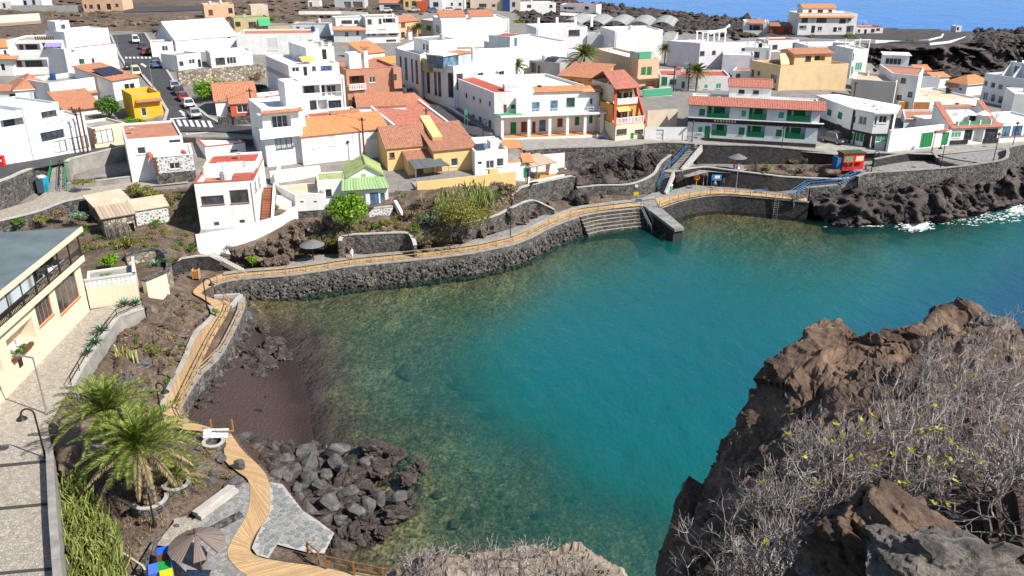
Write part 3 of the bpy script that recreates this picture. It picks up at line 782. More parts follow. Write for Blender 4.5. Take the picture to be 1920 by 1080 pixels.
   col={'lg': 'FRAMEG', 'lw': 'FRAME', 'ld': 'FRAMED', 'lp': None, 'lo': 'W'}[kind]
   hgt=b-a
   if kind == 'lg':
    for r_ in range(4): rl=MB();e.boxmb(rl,u0+0.02,u1-0.02,-0.10,-0.05,a+0.06+r_*0.24,a+0.25+r_*0.24);rl.obj('balcony_board',M('BGRN'),s.root)
   elif col and kind != 'lo' and hgt>1.2:
    rl=MB();rh=min(1.0,hgt*0.4)
    e.boxmb(rl,u0+0.02,u1-0.02,-0.12,-0.06,a+rh-0.08,a+rh);e.boxmb(rl,u0+0.02,u1-0.02,-0.11,-0.07,a+0.06,a+0.12)
    k=max(2,int((u1-u0)/0.16))
    for i in range(k+1):
     um=u0+0.05+(u1-u0-0.1)*i/k;e.boxmb(rl,um-0.022,um+0.022,-0.105,-0.075,a+0.12,a+rh-0.08)
    rl.obj('balcony_railing',M(col),s.root)
   elif kind == 'lo':
    rl=MB();e.boxmb(rl,u0+0.005,u1-0.005,-0.16,-0.02,a,a+min(0.95,hgt*0.38));rl.obj('balcony_parapet',M('W'),s.root)
   if kind != 'lp':
    W_=u1-u0
    sub={'lg': 'sg', 'lw': 'w', 'ld': 'wd', 'lo': 'wd'}[kind]
    s.fill(e,u0+W_*0.30,u0+W_*0.78,a+0.05,b-hgt*0.14,sub,0.0,base=-dep+0.04-0.05)
    if W_>2.6: s.fill(e,u0+W_*0.05,u0+W_*0.2,a+0.05,b-hgt*0.14,{'lg': 'dg', 'lw': 'd', 'ld': 'd', 'lo': 'db'}[kind],0.0,base=-dep+0.04-0.05)
 def slab(s,name,mat,pts,th=0.12,uv=None,parent=None):
  a,b,c,d=[Vector(p) for p in pts]
  n_=(b-a).cross(d-a).normalized()
  if n_.z<0: n_=-n_
  mb=MB();L,W_=(b-a).length,(d-a).length
  mb.face([a,b,c,d],[(0,0),(L,0),(L,W_),(0,W_)])
  lo=[p-n_*th for p in (a,b,c,d)]
  mb.face([lo[3],lo[2],lo[1],lo[0]])
  for i in range(4):
   j=(i+1) % 4;mb.face([lo[i],lo[j],(a,b,c,d)[j],(a,b,c,d)[i]])
  return mb.obj(name,M(mat),parent or s.root)
 def gable(s,rise,mat='TILE',axis='u',over=0.3,wall='W',ratio=0.5,trim=None):
  P,z1=s.P,s.z1
  Q=P if axis == 'u' else [P[1],P[2],P[3],P[0]]
  A,B,C,D=[Vector((*p,z1)) for p in Q]
  rA,rB=A.lerp(D,ratio)+Vector((0,0,rise)),B.lerp(C,ratio)+Vector((0,0,rise))
  t=(B-A).normalized()*over
  g=MB()
  g.face([D,A,rA]);g.obj('gable_wall',M(wall),s.root)
  g=MB();g.face([B,C,rB]);g.obj('gable_wall',M(wall),s.root)
  d1=(A-rA)*(over/(A-rA).length);d2=(D-rA)*(over/(D-rA).length)
  up=Vector((0,0,0.13))
  s.slab('roof',mat,[A-t+d1+up,B+t+d1+up,rB+t+up,rA-t+up])
  s.slab('roof',mat,[C+t+d2+up,D-t+d2+up,rA-t+up,rB+t+up])
  rc=MB();rc.tube([rA-t+up,rB+t+up],0.14,6);rc.obj('ridge_tiles',M(mat),s.root)
  if trim:
   for p,q in ((A+d1,rA),(B+d1,rB),(D+d2,rA),(C+d2,rB)):
    sg=-1 if q is rA else 1
    tr=MB();tr.bar(p+t*sg*1.1+up*1.3,q+t*sg*1.1+up*1.3,0.28,0.24);tr.obj('roof_edge',M(trim),s.root)
  return s
 def shed(s,rise,mat='TILE',low=0,over=0.3,wall='W'):
  P,z1=s.P,s.z1
  Q=[P[(low+i) % 4] for i in range(4)]
  A,B,C,D=[Vector((*p,z1)) for p in Q]
  C2,D2=C+Vector((0,0,rise)),D+Vector((0,0,rise))
  g=MB();g.face([D,A,D2]);g.face([B,C,C2]);g.face([C,D,D2,C2]);g.obj('gable_wall',M(wall),s.root)
  t=(B-A).normalized()*over;d=(A-D2).normalized()*over;up=Vector((0,0,0.13))
  s.slab('roof',mat,[A-t+d+up,B+t+d+up,C2+t-d+up,D2-t-d+up])
  return s
 def hip(s,rise,mat='TILE',over=0.35,k=0.5):
  P,z1=inset(s.P,-over),s.z1+0.02
  L0,L1=(P[1]-P[0]).length,(P[3]-P[0]).length
  A,B,C,D=[Vector((*p,z1)) for p in P]
  if L0>=L1:
   h=min(L1*k/L0,0.48);m0,m1=A.lerp(D,.5),B.lerp(C,.5)
   r0,r1=m0.lerp(m1,h),m1.lerp(m0,h)
  else:
   h=min(L0*k/L1,0.48);m0,m1=A.lerp(B,.5),D.lerp(C,.5)
   r0,r1=m0.lerp(m1,h),m1.lerp(m0,h)
  r0.z+=rise;r1.z+=rise
  F_=[(A,B,r1,r0),(C,D,r0,r1),(B,C,r1),(D,A,r0)] if L0>=L1 else [(B,C,r1,r0),(D,A,r0,r1),(A,B,r0),(C,D,r1)]
  for f in F_:
   mb=MB();a,b=f[0],f[1];t=(b-a).normalized();nn=(f[1]-f[0]).cross(f[-1]-f[0]).normalized();w_=nn.cross(t)
   mb.face(f,[((p-a).dot(t),(p-a).dot(w_)) for p in f]);mb.obj('roof',M(mat),s.root)
  mb=MB();mb.prism([(p.x,p.y) for p in P],z1-0.14,z1-0.01);mb.obj('eaves',M('W'),s.root)
  return s
 def pent(s,i,u0,u1,zl,zh,out,inn=0.0,mat='TILE',name='canopy'):
  e=s.E[i]
  return s.slab(name,mat,[e.pt(u0,out,zl),e.pt(u1,out,zl),e.pt(u1,-inn,zh),e.pt(u0,-inn,zh)])
 def pentpx(s,i,x0,x1,yl,yh,out,inn=0.0,mat='TILE',name='canopy'):
  e=s.E[i];u0,zl=e.hit(x0,yl,out);u1,_=e.hit(x1,yl,out);zh=e.hit((x0+x1)/2,yh,-inn)[1]
  return s.pent(i,u0,u1,zl,max(zh,zl+0.1),out,inn,mat,name)
 def px(s,i,x0,y0,x1,y1,o0,o1,name,mat):
  e=s.E[i];u0,u1,a,b=e.rect(x0,y0,x1,y1,o1)
  mb=MB();e.boxmb(mb,u0,u1,o0,o1,a,b)
  return mb.obj(name,M(mat),s.root)
 def bx(s,i,u0,u1,o0,o1,z0,z1,name,mat):
  mb=MB();s.E[i].boxmb(mb,u0,u1,o0,o1,s.root.location.z+z0,s.root.location.z+z1)
  return mb.obj(name,M(mat),s.root)
 def chimney(s,i,u,o,h=1.1,w=0.6,mat='W',cap='DO'):
  e=s.E[i];z=s.z1-0.4;ob=None
  mb=MB();e.boxmb(mb,u-w/2,u+w/2,o-w/2,o+w/2,z,z+h);ob=mb.obj('chimney',M(mat),s.root)
  mb=MB();e.boxmb(mb,u-w*.65,u+w*.65,o-w*.65,o+w*.65,z+h+0.003,z+h+0.12);mb.obj('chimney_cap',M(cap),ob)
 def tank(s,i,u,o,r=0.5,h=1.1):
  e=s.E[i];c=e.pt(u,o,s.z1-0.34);mb=MB()
  mb.lathe([(r,0.25),(r,h),(r*0.8,h+0.14),(r*0.3,h+0.2),(r*0.3,h+0.28),(0.05,h+0.28)],c,12)
  for k in range(3): mb.box(c+Vector((math.cos(k*2.1)*r*.7,math.sin(k*2.1)*r*.7,0.12)),(0.12,0.12,0.26))
  mb.obj('water_tank',M('TANK'),s.root)
 def panels(s,i,u0,u1,o0,n=3,w=1.0,l=1.7):
  e=s.E[i];z=s.z1-0.2
  for k in range(n):
   ua=u0+(u1-u0)*k/n
   s.slab('solar_panel', 'SOLAR',[e.pt(ua,o0,z),e.pt(ua+(u1-u0)/n-0.08,o0,z),e.pt(ua+(u1-u0)/n-0.08,o0-l,z+0.7),e.pt(ua,o0-l,z+0.7)],0.06)
 def antenna(s,i,u,o,h=2.2):
  e=s.E[i];c=e.pt(u,o,s.z1-0.35);mb=MB()
  mb.tube([c,c+Vector((0,0,h))],0.035,5)
  for k in range(5): mb.tube([c+Vector((-0.45+k*0.02,0,h-0.1-k*0.13)),c+Vector((0.45-k*0.02,0,h-0.1-k*0.13))],0.02,4)
  mb.obj('antenna',M('METAL'),s.root)
def house(name,label,p0,p1,top,depth,wall='W',deck='DW',ops=(),z=None,par=0.35,coping=None,cat='house',group=None,under=2.5):
 z=(zg(*p0)+zg(*p1))/2 if z is None else z
 P=rectP(p0,p1,z,depth)
 h=House(name,label,cat,group)
 h.vol(P,z,zat(P[0],top),wall,deck,par,ops,coping,under)
 return h
def addvol(h,p0,p1,z,top,depth,wall='W',deck='DW',ops=(),par=0.3,under=0.4,coping=None,h_m=None):
 P=rectP(p0,p1,z,depth)
 return h.vol(P,z,zat(P[0],top) if h_m is None else z+h_m,wall,deck,par,ops,coping,under)
# ------------------------------------------------------------------ houses: right-hand waterfront row
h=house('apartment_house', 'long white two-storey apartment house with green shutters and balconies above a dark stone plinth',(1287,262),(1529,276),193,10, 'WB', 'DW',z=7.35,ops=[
 (0,1311,204,1322,216,'sg'),(0,1325,199,1368,223,'lg'),(0,1389,206,1400,219,'sgl'),(0,1404,202,1438,225,'lg'),(0,1459,209,1471,222,'sgl'),(0,1475,205,1521,228,'lg'),
 (0,1308,237,1318,249,'sgl'),(0,1334,233,1363,255,'lg'),(0,1321,236,1331,262,'dg'),(0,1385,239,1396,252,'sg'),(0,1400,236,1434,258,'lg'),(0,1455,243,1466,255,'sg'),(0,1472,239,1510,261,'lg')])
L_=h.E[0].L;zb=h.z0
h.bx(0,2.6,L_,0.0,0.08,0.0,0.55, 'stone_plinth', 'STONE');h.bx(0,0.0,1.8,0.0,0.08,0.0,0.55, 'stone_plinth', 'STONE')
u0_,u1_,za_,zb_=h.E[0].rect(1289,225,1530,233,0.1)
h.bx(0,-0.02,L_+0.6,0.0,0.1,za_-zb-0.1,zb_-zb-0.1, 'stone_band', 'STONE');h.bx(0,-0.05,L_+0.8,0.0,0.5,zb_-zb-0.09,zb_-zb+0.05, 'balcony_slab', 'W')
for k,w_ in enumerate((0.28,0.22,0.3,0.24,0.3,0.26,0.28,0.24)): h.bx(0,4.4+k*0.48,4.4+k*0.48+w_,0.1,0.13,za_-zb+0.1,za_-zb+0.48, 'letter', 'BEIGE')
h.pent(0,-0.2,L_+0.8,h.z1-0.15,h.z1+1.0,0.7,1.6, 'TILEP', 'tile_eave')
addvol(h,(1366,187),(1444,190),h.z1-0.3,162,5, 'W',None,ops=[(0,1385,168,1396,175,'wb'),(0,1412,169,1423,176,'wb')],under=0.2).gable(0.9, 'TILEP', 'u',0.3, 'W')
h=House('corner_house', 'white corner house with brown stone ground floor and green shutters beside the alley', 'house')
za=7.1
pts=[G(1590,267,za),G(1626,277,za),G(1664,276,za),G(1690,246,za),G(1600,222,za),G(1530,230,za)]
pts=[G(1592,268,za),G(1630,277,za),G(1664,277,za),G(1672,262,za),G(1560,238,za),G(1528,240,za)]
h.vol(pts,za,zat(pts[0],205), 'W', 'DW',0.15,[(0,1597,217,1604,231,'w'),(0,1610,218,1625,234,'w'),(1,1633,218,1644,235,'w'),(1,1648,217,1663,231,'w'),(0,1588,247,1601,263,'sgw'),(0,1604,248,1620,266,'sgw'),(1,1627,252,1637,274,'dgw'),(1,1642,251,1662,266,'sgl'),
 (5,1551,205,1559,216,'sg'),(5,1571,210,1579,222,'sg'),(5,1567,232,1578,246,'w')])
for i in (0,1,5):
 e=h.E[i];zs=e.hit(1591,240)[1] if i!=5 else h.E[0].hit(1591,240)[1]
m_=MB();I_=inset(pts,-0.5);m_.prism([(p.x,p.y) for p in I_],h.z1-0.05,h.z1+0.22);m_.obj('roof_slab',M('DW'),h.root)
for i,seg in ((0,[(0,1.0)]),(1,[(0,1.0)])):
 e=h.E[i];zt=h.E[0].hit(1591,241)[1]
 mb=MB();e.boxmb(mb,0,e.L,0.0,0.05,zt-0.35,zt);mb.obj('stone_band',M('STONE'),h.root)
mb=MB();e=h.E[5];e.boxmb(mb,0,e.L,0.0,0.05,za,h.E[0].hit(1591,241)[1]-0.2);mb.obj('stone_cladding',M('STONE'),h.root)
for i,cuts in ((0,(1587,1601,1604,1620)),(1,(1627,1637,1642,1662))):
 e=h.E[i];zt=h.E[0].hit(1591,241)[1]-0.35;us=[0]+sorted(max(0.02,min(e.L-0.02,e.hit(x,258)[0])) for x in cuts)+[e.L]
 for k in (0,2,4):
  if us[k+1]-us[k]>0.05: mb=MB();e.boxmb(mb,us[k],us[k+1],0.0,0.05,za-1,zt);mb.obj('stone_cladding',M('STONE'),h.root)
mb=MB();h.E[0].boxmb(mb,-0.15,0.25,0.0,0.09,za,h.z1-0.06);mb.obj('stone_pilaster',M('STONE'),h.root)
mb=MB();h.E[1].boxmb(mb,h.E[1].L-0.3,h.E[1].L+0.1,0.0,0.09,za,h.z1-0.06);mb.obj('stone_pilaster',M('STONE'),h.root)
h=house('yard_wall', 'plain white yard wall with a green double gate beside the restaurant',(1664,285),(1763,273),246,0.5, 'W',None,[(0,1726,249,1748,276,'garg')],z=6.9,cat='wall')
h.bx(0,0,h.E[0].L,-0.5,0.06,h.z1-h.z0+0.003,h.z1-h.z0+0.12, 'coping', 'W')
h=house('house', 'low white house with a rose tiled edge behind the wall with the green gate',(1692,246),(1758,246),222,(1688,228), 'W2', 'DO',[(3,1690,226,1694,240,'d'),(0,1744,236,1752,244,'w')],z=7)
h.pentpx(0,1700,1758,224,219,0.25,1.2, 'TILEP')
h=house('restaurant', 'white restaurant with two steep red tiled gables and parasols on its terrace',(1778,271),(1872,267),240,11, 'W', 'DW',[(0,1783,247,1802,258,'sgl'),(0,1808,241,1823,263,'sh'),(0,1825,241,1843,267,'lp'),(0,1846,241,1870,265,'sh')],z=6.85,cat='restaurant')
L_=h.E[0].L
h.pent(0,-0.2,L_+0.2,h.z1-0.05,h.z1+0.45,0.35,0.5, 'TILEP', 'tile_band')
h.bx(0,0.2,3.6,0.0,0.1,0.0,0.7, 'stone_plinth', 'STONE');h.bx(0,6.6,L_-0.2,0.0,0.1,0.0,0.8, 'stone_plinth', 'STONE')
zr=h.z1
for ua in (-0.2,L_-1.5):
 e=h.E[0];mb=MB();w_=0.9
 lo,hi=0.2,3.4
 A,B=[e.pt(ua,-0.4,0),e.pt(ua+w_,-0.4,0),e.pt(ua+w_,-5.5,0),e.pt(ua,-5.5,0)],None
 mb.prism([(p.x,p.y) for p in A],zr-0.3,[zr+lo,zr+lo,zr+hi,zr+hi]);mb.obj('gable_wall',M('W'),h.root)
 h.slab('gable_tiles', 'TILEP',[e.pt(ua-0.12,-0.2,zr+lo+0.05),e.pt(ua+w_+0.12,-0.2,zr+lo+0.05),e.pt(ua+w_+0.12,-5.5,zr+hi+0.14),e.pt(ua-0.12,-5.5,zr+hi+0.14)],0.1)
h.bx(0,1.0,L_-1.6,-6.2,-5.5,h.z1-h.z0-0.3,h.z1-h.z0+2.3, 'terrace_wall', 'W');h.bx(0,1.0,L_-1.6,-7.5,-5.3,h.z1-h.z0+2.32,h.z1-h.z0+2.45, 'terrace_roof', 'DO')
for k in range(4): h.bx(0,1.2+k*2.1,1.45+k*2.1,-0.5,-0.25,h.z1-h.z0+0.0,h.z1-h.z0+1.1, 'pillar', 'W')
h.bx(0,0.9,L_-1.5,-0.42,-0.34,h.z1-h.z0+0.15,h.z1-h.z0+0.95, 'glass_railing', 'SHGL')
REST_E,REST_Z=h.E[0],h.z1
m_cloth=mat_plain('white_canvas',(0.78,0.78,0.77),0.8,0,0.08)
for k,(u,o) in enumerate(((2.6,-2.0),(4.9,-2.6),(7.2,-2.0))):
 c=REST_E.pt(u,o,REST_Z-0.3);t=thing('parasol', 'white canvas parasol on the terrace between the red gables', 'parasol',c, 'white parasols on the restaurant terrace')
 mb=MB();mb.lathe([(1.25,2.0),(0.9,2.25),(0.45,2.5),(0.04,2.68)],(0,0,0),8);mb.obj('canopy',m_cloth,t,local=True)
 mb=MB();mb.tube([(0,0,0),(0,0,2.6)],0.04,6);mb.obj('pole',M('FRAME'),t,local=True)
h=house('gatehouse', 'narrow porch with a tiled hood over a dark green door next to the restaurant',(1759,273),(1779,271),245,3, 'W', 'DW',[(0,1761,247,1778,272,'dg')],z=6.9,cat='porch')
h.pentpx(0,1757,1781,246,239,0.5,0.4, 'TILEP')
h=house('house', 'single-storey white house with wide blue windows at the end of the waterfront',(1873,267),(1960,262),231,9, 'W', 'DW',[(0,1875,237,1894,255,'wn'),(0,1898,236,1916,254,'wn'),(0,1921,236,1940,253,'wn')],z=6.8)
h.bx(0,0.1,h.E[0].L,0,0.12,0.9,1.02, 'tile_sill', 'TILEO')
# ------------------------------------------------------------------ right, second row
h=House('apartment_block', 'large tan apartment block with a blank front wall and tiled rooftop', 'building')
za=6.2;pts=[G(1464,123,14.1),G(1592,119,14.1),None,G(1409,113,14.1)]
pts[2]=pts[1]+(pts[3]-pts[0])
h.vol(pts,za,14.1, 'TAN', 'DO',0.5,[(3,1408,130,1414,145,'w'),(3,1419,132,1425,143,'w'),(3,1444,139,1456,156,'w'),(3,1443,164,1453,170,'w')])
e=h.E[0]
P_=[e.pt(4.5,-2.5,0),e.pt(13.5,-2.5,0),e.pt(13.5,-9,0),e.pt(4.5,-9,0)]
zt=h.z1;h.vol(P_,zt-0.5,zt+2.0, 'TAN',None,0.1,[(0,2.6,0.9,4.0,2.0,'wd','m'),(0,4.8,0.9,7.4,2.0,'ld','m')],under=0).gable(0.6, 'TILE', 'u',0.5, 'TAN')
e=Edge(pts[0],pts[1]);h.slab('stair_ramp', 'TAN',[e.pt(0.4,-0.6,zt+0.1),e.pt(2.4,-0.6,zt+0.1),e.pt(4.2,-5,zt+1.9),e.pt(2.2,-5,zt+1.9)],0.5)
h=house('house', 'slim white house with tall green windows and an open roof frame behind the tan block',(1592,146),(1621,145),92,8, 'W', 'DW',[(0,1593,124,1600,140,'sgl'),(0,1603,117,1616,132,'sgl'),(0,1596,100,1601,112,'wd')],z=8)
e=h.E[0]
for u in (0.1,h.E[0].L-0.1):
 for o in (-0.1,-4): h.bx(0,u-0.1,u+0.1,o-0.1,o+0.1,h.z1-h.z0,h.z1-h.z0+2, 'roof_post', 'W')
h.bx(0,-0.05,h.E[0].L+0.05,-0.22,0.02,h.z1-h.z0+2.0,h.z1-h.z0+2.2, 'roof_beam', 'W')
h=house('house', 'white terraced house with roof pergola and sun terrace behind the tan block',(1512,120),(1592,119),86,9, 'W', 'DW',[(0,1518,88,1530,95,'wd')],z=9)
addvol(h,(1560,90),(1592,92),h.z1-0.3,79,5, 'W', 'DW',ops=[(0,1566,84,1574,90,'wd')])
h=house('house', 'white house with a red roof rim below the shore road',(1438,98),(1496,96),76,7, 'W', 'DR',[(0,1448,84,1458,92,'wd'),(0,1486,80,1494,90,'wb')],z=9.3)
h=house('house', 'white house with a roof terrace and slim pillars beside the tan block',(1394,118),(1442,120),88,7, 'W', 'DW',[(0,1398,97,1404,110,'wd'),(0,1414,97,1424,108,'wd')],z=9.6)
for u in (0.3,2.2,4.5): h.bx(0,u,u+0.3,-1.2,-0.9,h.z1-h.z0-0.3,h.z1-h.z0+1.8, 'pillar', 'W')
h=House('house', 'cream house with arched loggias and a white stair wing above the bare yard', 'house')
za=7.8;pts=[G(1676,196,za),G(1714,199,za),G(1740,180,za),G(1590,180,za)]
pts=[G(1592,196,za),G(1672,203,za),G(1680,190,za),G(1600,180,za)]
h.vol(pts,za,zat(pts[0],148), 'BEIGE', 'DB',0.5,[])
pts=[G(1664,196,za),G(1712,202,za),G(1722,184,za),G(1640,176,za)]
h.vol(pts,za,zat(pts[0],137), 'W', 'DO',0.3,[(0,1689,146,1699,156,'wb'),(0,1681,178,1691,187,'wb'),(0,1702,172,1711,182,'wn'),(3,1650,162,1673,186,'lo'),(3,1654,143,1664,152,'wd'),(3,1642,144,1648,153,'wd')])
h=house('house', 'small white house with a glazed upper storey in front of the black cliff',(1652,142),(1699,144),103,6, 'W', 'DW',[(0,1660,109,1690,121,'w'),(0,1655,124,1696,136,'lp')],z=7)
h.bx(0,-0.4,h.E[0].L+0.4,-6,0.5,h.z1-h.z0+0.003,h.z1-h.z0+0.15, 'roof_slab', 'W')
h=house('house', 'low white house with orange tiled roof next to the cream house',(1716,150),(1742,150),132,6, 'W',None,[(0,1720,136,1727,141,'wd')],z=6.6);h.gable(0.8, 'TILEO', 'u',0.3)
h=house('house', 'low grey-green shed house with flat roof below the black cliff',(1700,158),(1760,160),142,6, 'WB', 'DG',[(0,1720,147,1728,152,'wd')],z=6.4)
h=house('house', 'wide low house with a beige gravel roof behind the red-gabled restaurant',(1722,206),(1834,200),190,14, 'W', 'DB',[(0,1790,193,1798,199,'wd')],z=7.2)
h=house('shed', 'orange plank fence shed with shrubs on top next to the cream house',(1684,205),(1741,206),190,2.0, 'W', 'DB',[],z=7.3,cat='shed');h.bx(0,0,h.E[0].L,0.0,0.08,0.1,h.z1-h.z0-0.1, 'plank_wall', 'WOODO')
h=house('house', 'lavender grey house with orange hip roof beside the hotel',(1772,172),(1810,179),152,8, 'LAV',None,[(0,1781,160,1787,164,'wd'),(0,1798,165,1804,169,'wd'),(0,1798,153,1804,157,'wd')],z=6.6)
h.hip(1.6, 'TILEO');h.pentpx(0,1770,1795,160,153,0.6,0.0, 'TILEO')
h=house('house', 'tiny white cottage with orange roof at the foot of the black cliff',(1750,160),(1778,158),146,5, 'W',None,[(0,1756,150,1762,156,'d')],z=6.2);h.gable(0.7, 'TILEO')
h=House('hotel', 'terraced white hotel with rows of shaded arches', 'hotel')
za=6.6;P_=rectP((1836,192),(1960,216),za,16)
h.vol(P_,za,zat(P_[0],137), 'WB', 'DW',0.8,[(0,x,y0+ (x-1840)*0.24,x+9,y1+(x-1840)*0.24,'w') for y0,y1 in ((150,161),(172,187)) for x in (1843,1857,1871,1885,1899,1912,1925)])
P_=[h.E[0].pt(2.5,-3.5,0),h.E[0].pt(16,-3.5,0),h.E[0].pt(16,-15,0),h.E[0].pt(2.5,-15,0)]
zt=h.z1;h.vol(P_,zt-0.8,zt+2.6, 'WB', 'DW',0.3,[(0,1.2+k*2.6,0.9,2.6+k*2.6,2.7,'w','m') for k in range(5)],under=0)
for k in range(5):
 e=h.E[0];mb=MB();A=[e.pt(0.3+k*2.6,0.0,0),e.pt(0.3+k*2.6,2.2,0),e.pt(0.5+k*2.6,2.2,0),e.pt(0.5+k*2.6,0.0,0)]
 mb.prism([(p.x,p.y) for p in A],zt-0.75,[zt+2.4,zt+0.2,zt+0.2,zt+2.4]);mb.obj('terrace_divider',M('WB'),h.root)
h=house('house', 'plain white annex between the hotel and the house with blue windows',(1890,232),(1960,236),176,8, 'W', 'DW',[(0,1893,183,1899,195,'wd')],z=6.8)
# ------------------------------------------------------------------ far right by the sea
h=house('apartment_house', 'three-storey white seafront house with orange tiled roofs on the lava shore',(1494,69),(1602,69),26,12, 'W', 'DW',[(0,1503,33,1515,42,'wd'),(0,1519,33,1528,41,'ww'),(0,1531,33,1550,42,'wd'),(0,1574,35,1586,43,'wd'),(0,1589,34,1596,40,'w'),
 (0,1498,48,1512,57,'lw'),(0,1521,48,1528,62,'d'),(0,1533,50,1541,58,'w'),(0,1562,51,1569,60,'d'),(0,1571,51,1578,58,'w'),(0,1586,48,1600,66,'lw')],z=9)
h.pentpx(0,1499,1603,33,24,0.8,1.0, 'TILEO')
addvol(h,(1505,26),(1566,26),h.z1-0.3,15,6, 'W',None,ops=[(0,1516,18,1522,23,'wd'),(0,1533,18,1543,24,'wd'),(0,1553,18,1560,23,'wd')]).gable(0.9, 'TILEO', 'u',0.3)
h=house('house', 'white bungalow with a dark veranda on the lava shore',(1393,61),(1440,62),40,8, 'W', 'DW',[(0,1405,47,1431,57,'ld')],z=9.2);h.pentpx(0,1402,1434,44,36,0.6,0.8, 'TILE');h.chimney(0,1.0,-2)
h=house('house', 'dark red timber bungalow beside the three-storey seafront house',(1443,64),(1484,65),49,7, 'RED',None,[(0,1448,52,1456,60,'wb'),(0,1470,52,1478,60,'wb')],z=9.1);h.gable(0.8, 'TILEB')
h=house('house', 'low white house with a red roof rim next to the seafront house',(1606,66),(1654,66),51,8, 'W', 'DR',[(0,1608,55,1613,60,'wgl'),(0,1620,55,1625,64,'d'),(0,1633,54,1640,60,'wd'),(0,1643,52,1650,57,'wd')],z=9.2,coping='DR')
h=house('bunker_hut', 'small white lookout hut on the black headland',(1792,58),(1802,58),49,4, 'W', 'DW',[(0,1794,51,1798,57,'d')],z=8,cat='hut')
# ------------------------------------------------------------------ centre, second and third row
h=House('house', 'white house with shaded left wall and rooftop pergola behind the low green-windowed houses', 'house')
za=10.3;pts=[G(1309,130,za),G(1380,127,za),None,G(1249,124,za)];pts[2]=pts[1]+(pts[3]-pts[0])
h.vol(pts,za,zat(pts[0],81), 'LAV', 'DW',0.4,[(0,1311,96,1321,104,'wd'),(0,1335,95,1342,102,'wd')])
for u in (1.0,4.0,7.0):
 for o in (-1.5,-4.5): h.bx(0,u,u+0.3,o,o+0.3,h.z1-h.z0-0.3,h.z1-h.z0+2.2, 'pergola_post', 'W')
for o in (-1.5,-4.5): h.bx(0,0.8,7.5,o,o+0.3,h.z1-h.z0+2.203,h.z1-h.z0+2.4, 'pergola_beam', 'W')
P_=rectP((1352,140),(1410,142),9.7,7);h.vol(P_,9.7,zat(P_[0],102), 'LAV', 'DW',0.4,[])
h=house('house', 'row of low white cottages with red flat roofs and green shutters',(1236,168),(1366,170),141,9, 'W', 'DR',[(0,1240,144,1251,159,'sg'),(0,1256,149,1268,158,'sg'),(0,1278,153,1284,165,'dg'),(0,1320,158,1327,166,'sgl'),(0,1342,156,1352,166,'sgl')],z=9.3);h.chimney(0,4.0,-3,1.6,1.0, 'SAND')
h=House('house', 'pink-beige house with a green corner balcony beside the palms', 'house')
za=9.7;pts=[G(1194,166,za),G(1233,163,za),None,G(1112,140,za)];pts[2]=pts[1]+(pts[3]-pts[0])
h.vol(pts,za,zat(pts[0],112), 'PINK', 'DW',0.4,[(0,1202,126,1211,139,'sg'),(0,1213,125,1222,139,'sg'),(0,1210,152,1230,163,'lp'),(3,1147,127,1153,136,'w'),(3,1125,124,1132,136,'w')])
e=h.E[0];h.bx(0,0.2,4.2,-4,-0.6,h.z1-h.z0-0.3,h.z1-h.z0+1.4, 'roof_room', 'LGREY');h.bx(0,0.3,h.E[0].L*0.62,-0.5,-0.3,h.z1-h.z0-0.2,h.z1-h.z0+1.5, 'green_screen', 'SHGL');h.bx(0,-0.3,h.E[0].L+0.2,0.0,0.9,h.z1-h.z0-4.0,h.z1-h.z0-3.75, 'balcony_slab', 'PINK')
h=house('house', 'bright white block with stepped top beside the shaded white house',(1151,110),(1240,107),58,11, 'W', 'DW',[],z=11.4)
h=house('house', 'grey-white low block with a dark sunken terrace behind the palms',(1100,100),(1152,100),66,9, 'LGREY', 'DG',[],z=11.7)
h=house('house', 'pale grey house with a row of four rooftop pillars',(1005,100),(1100,97),52,11, 'LAV', 'DW',[(0,1066,56,1087,67,'wb')],z=12)
for u in (-6.0,-1.0,4.0,8.5): h.bx(0,u+7,u+7.6,-3,-2.4,h.z1-h.z0-0.3,h.z1-h.z0+2.2, 'pillar', 'W')
h=House('house', 'white house with red roof deck and shaded left wall next to the curved building', 'house')
za=11.6;pts=[G(975,140,za),G(1062,122,za),None,G(908,122,za)];pts[2]=pts[1]+(pts[3]-pts[0])
h.vol(pts,za,zat(pts[0],91), 'W', 'DW',0.4,[(3,945,100,952,112,'wn'),(3,963,102,970,116,'wn'),(0,1000,76,1008,90,'wn')])
P_=[h.E[0].pt(0.3,-3,0),h.E[0].pt(5.5,-3,0),h.E[0].pt(5.5,-9,0),h.E[0].pt(0.3,-9,0)];zt=h.z1;h.vol(P_,zt-0.4,zt+2.3, 'W', 'DR',0.2,[(0,1.5,0.6,2.6,2.3,'wn','m')],under=0)
h=house('house', 'unfinished grey rendered house beside the small street palm',(992,146),(1049,152),113,9, 'GREY', 'DG',[(0,995,118,1006,136,'lp'),(0,1008,122,1013,140,'db')],z=11)
h.tank(0,2,-3);h.panels(0,2.5,5.5,-2.0,2)
h=House('public_building', 'white public building with a rounded corner and tall narrow dark windows', 'building')
za=10.9
pts=[G(796,182,za),G(838,194,za),G(852,196,za),G(872,194,za),G(956,174,za)]
B_=Vector((3.0,16.0));pts=[Vector(p[:2]) for p in pts];pts+=[pts[4]+B_,pts[0]+B_]
h.vol(pts,za,zat(pts[0],113), 'W', 'DW',0.5,[(0,800,131,806,174,'wd'),(0,814,134,819,178,'wd'),(0,821,135,827,180,'wd'),(1,840,137,850,182,'wd'),(2,856,138,868,167,'wd'),(3,896,136,907,148,'w'),(3,936,133,946,153,'w')])
for k in (3,): h.px(3,893,133,909,136,0.0,0.5, 'window_hood', 'W');h.px(3,933,130,949,133,0.0,0.5, 'window_hood', 'W')
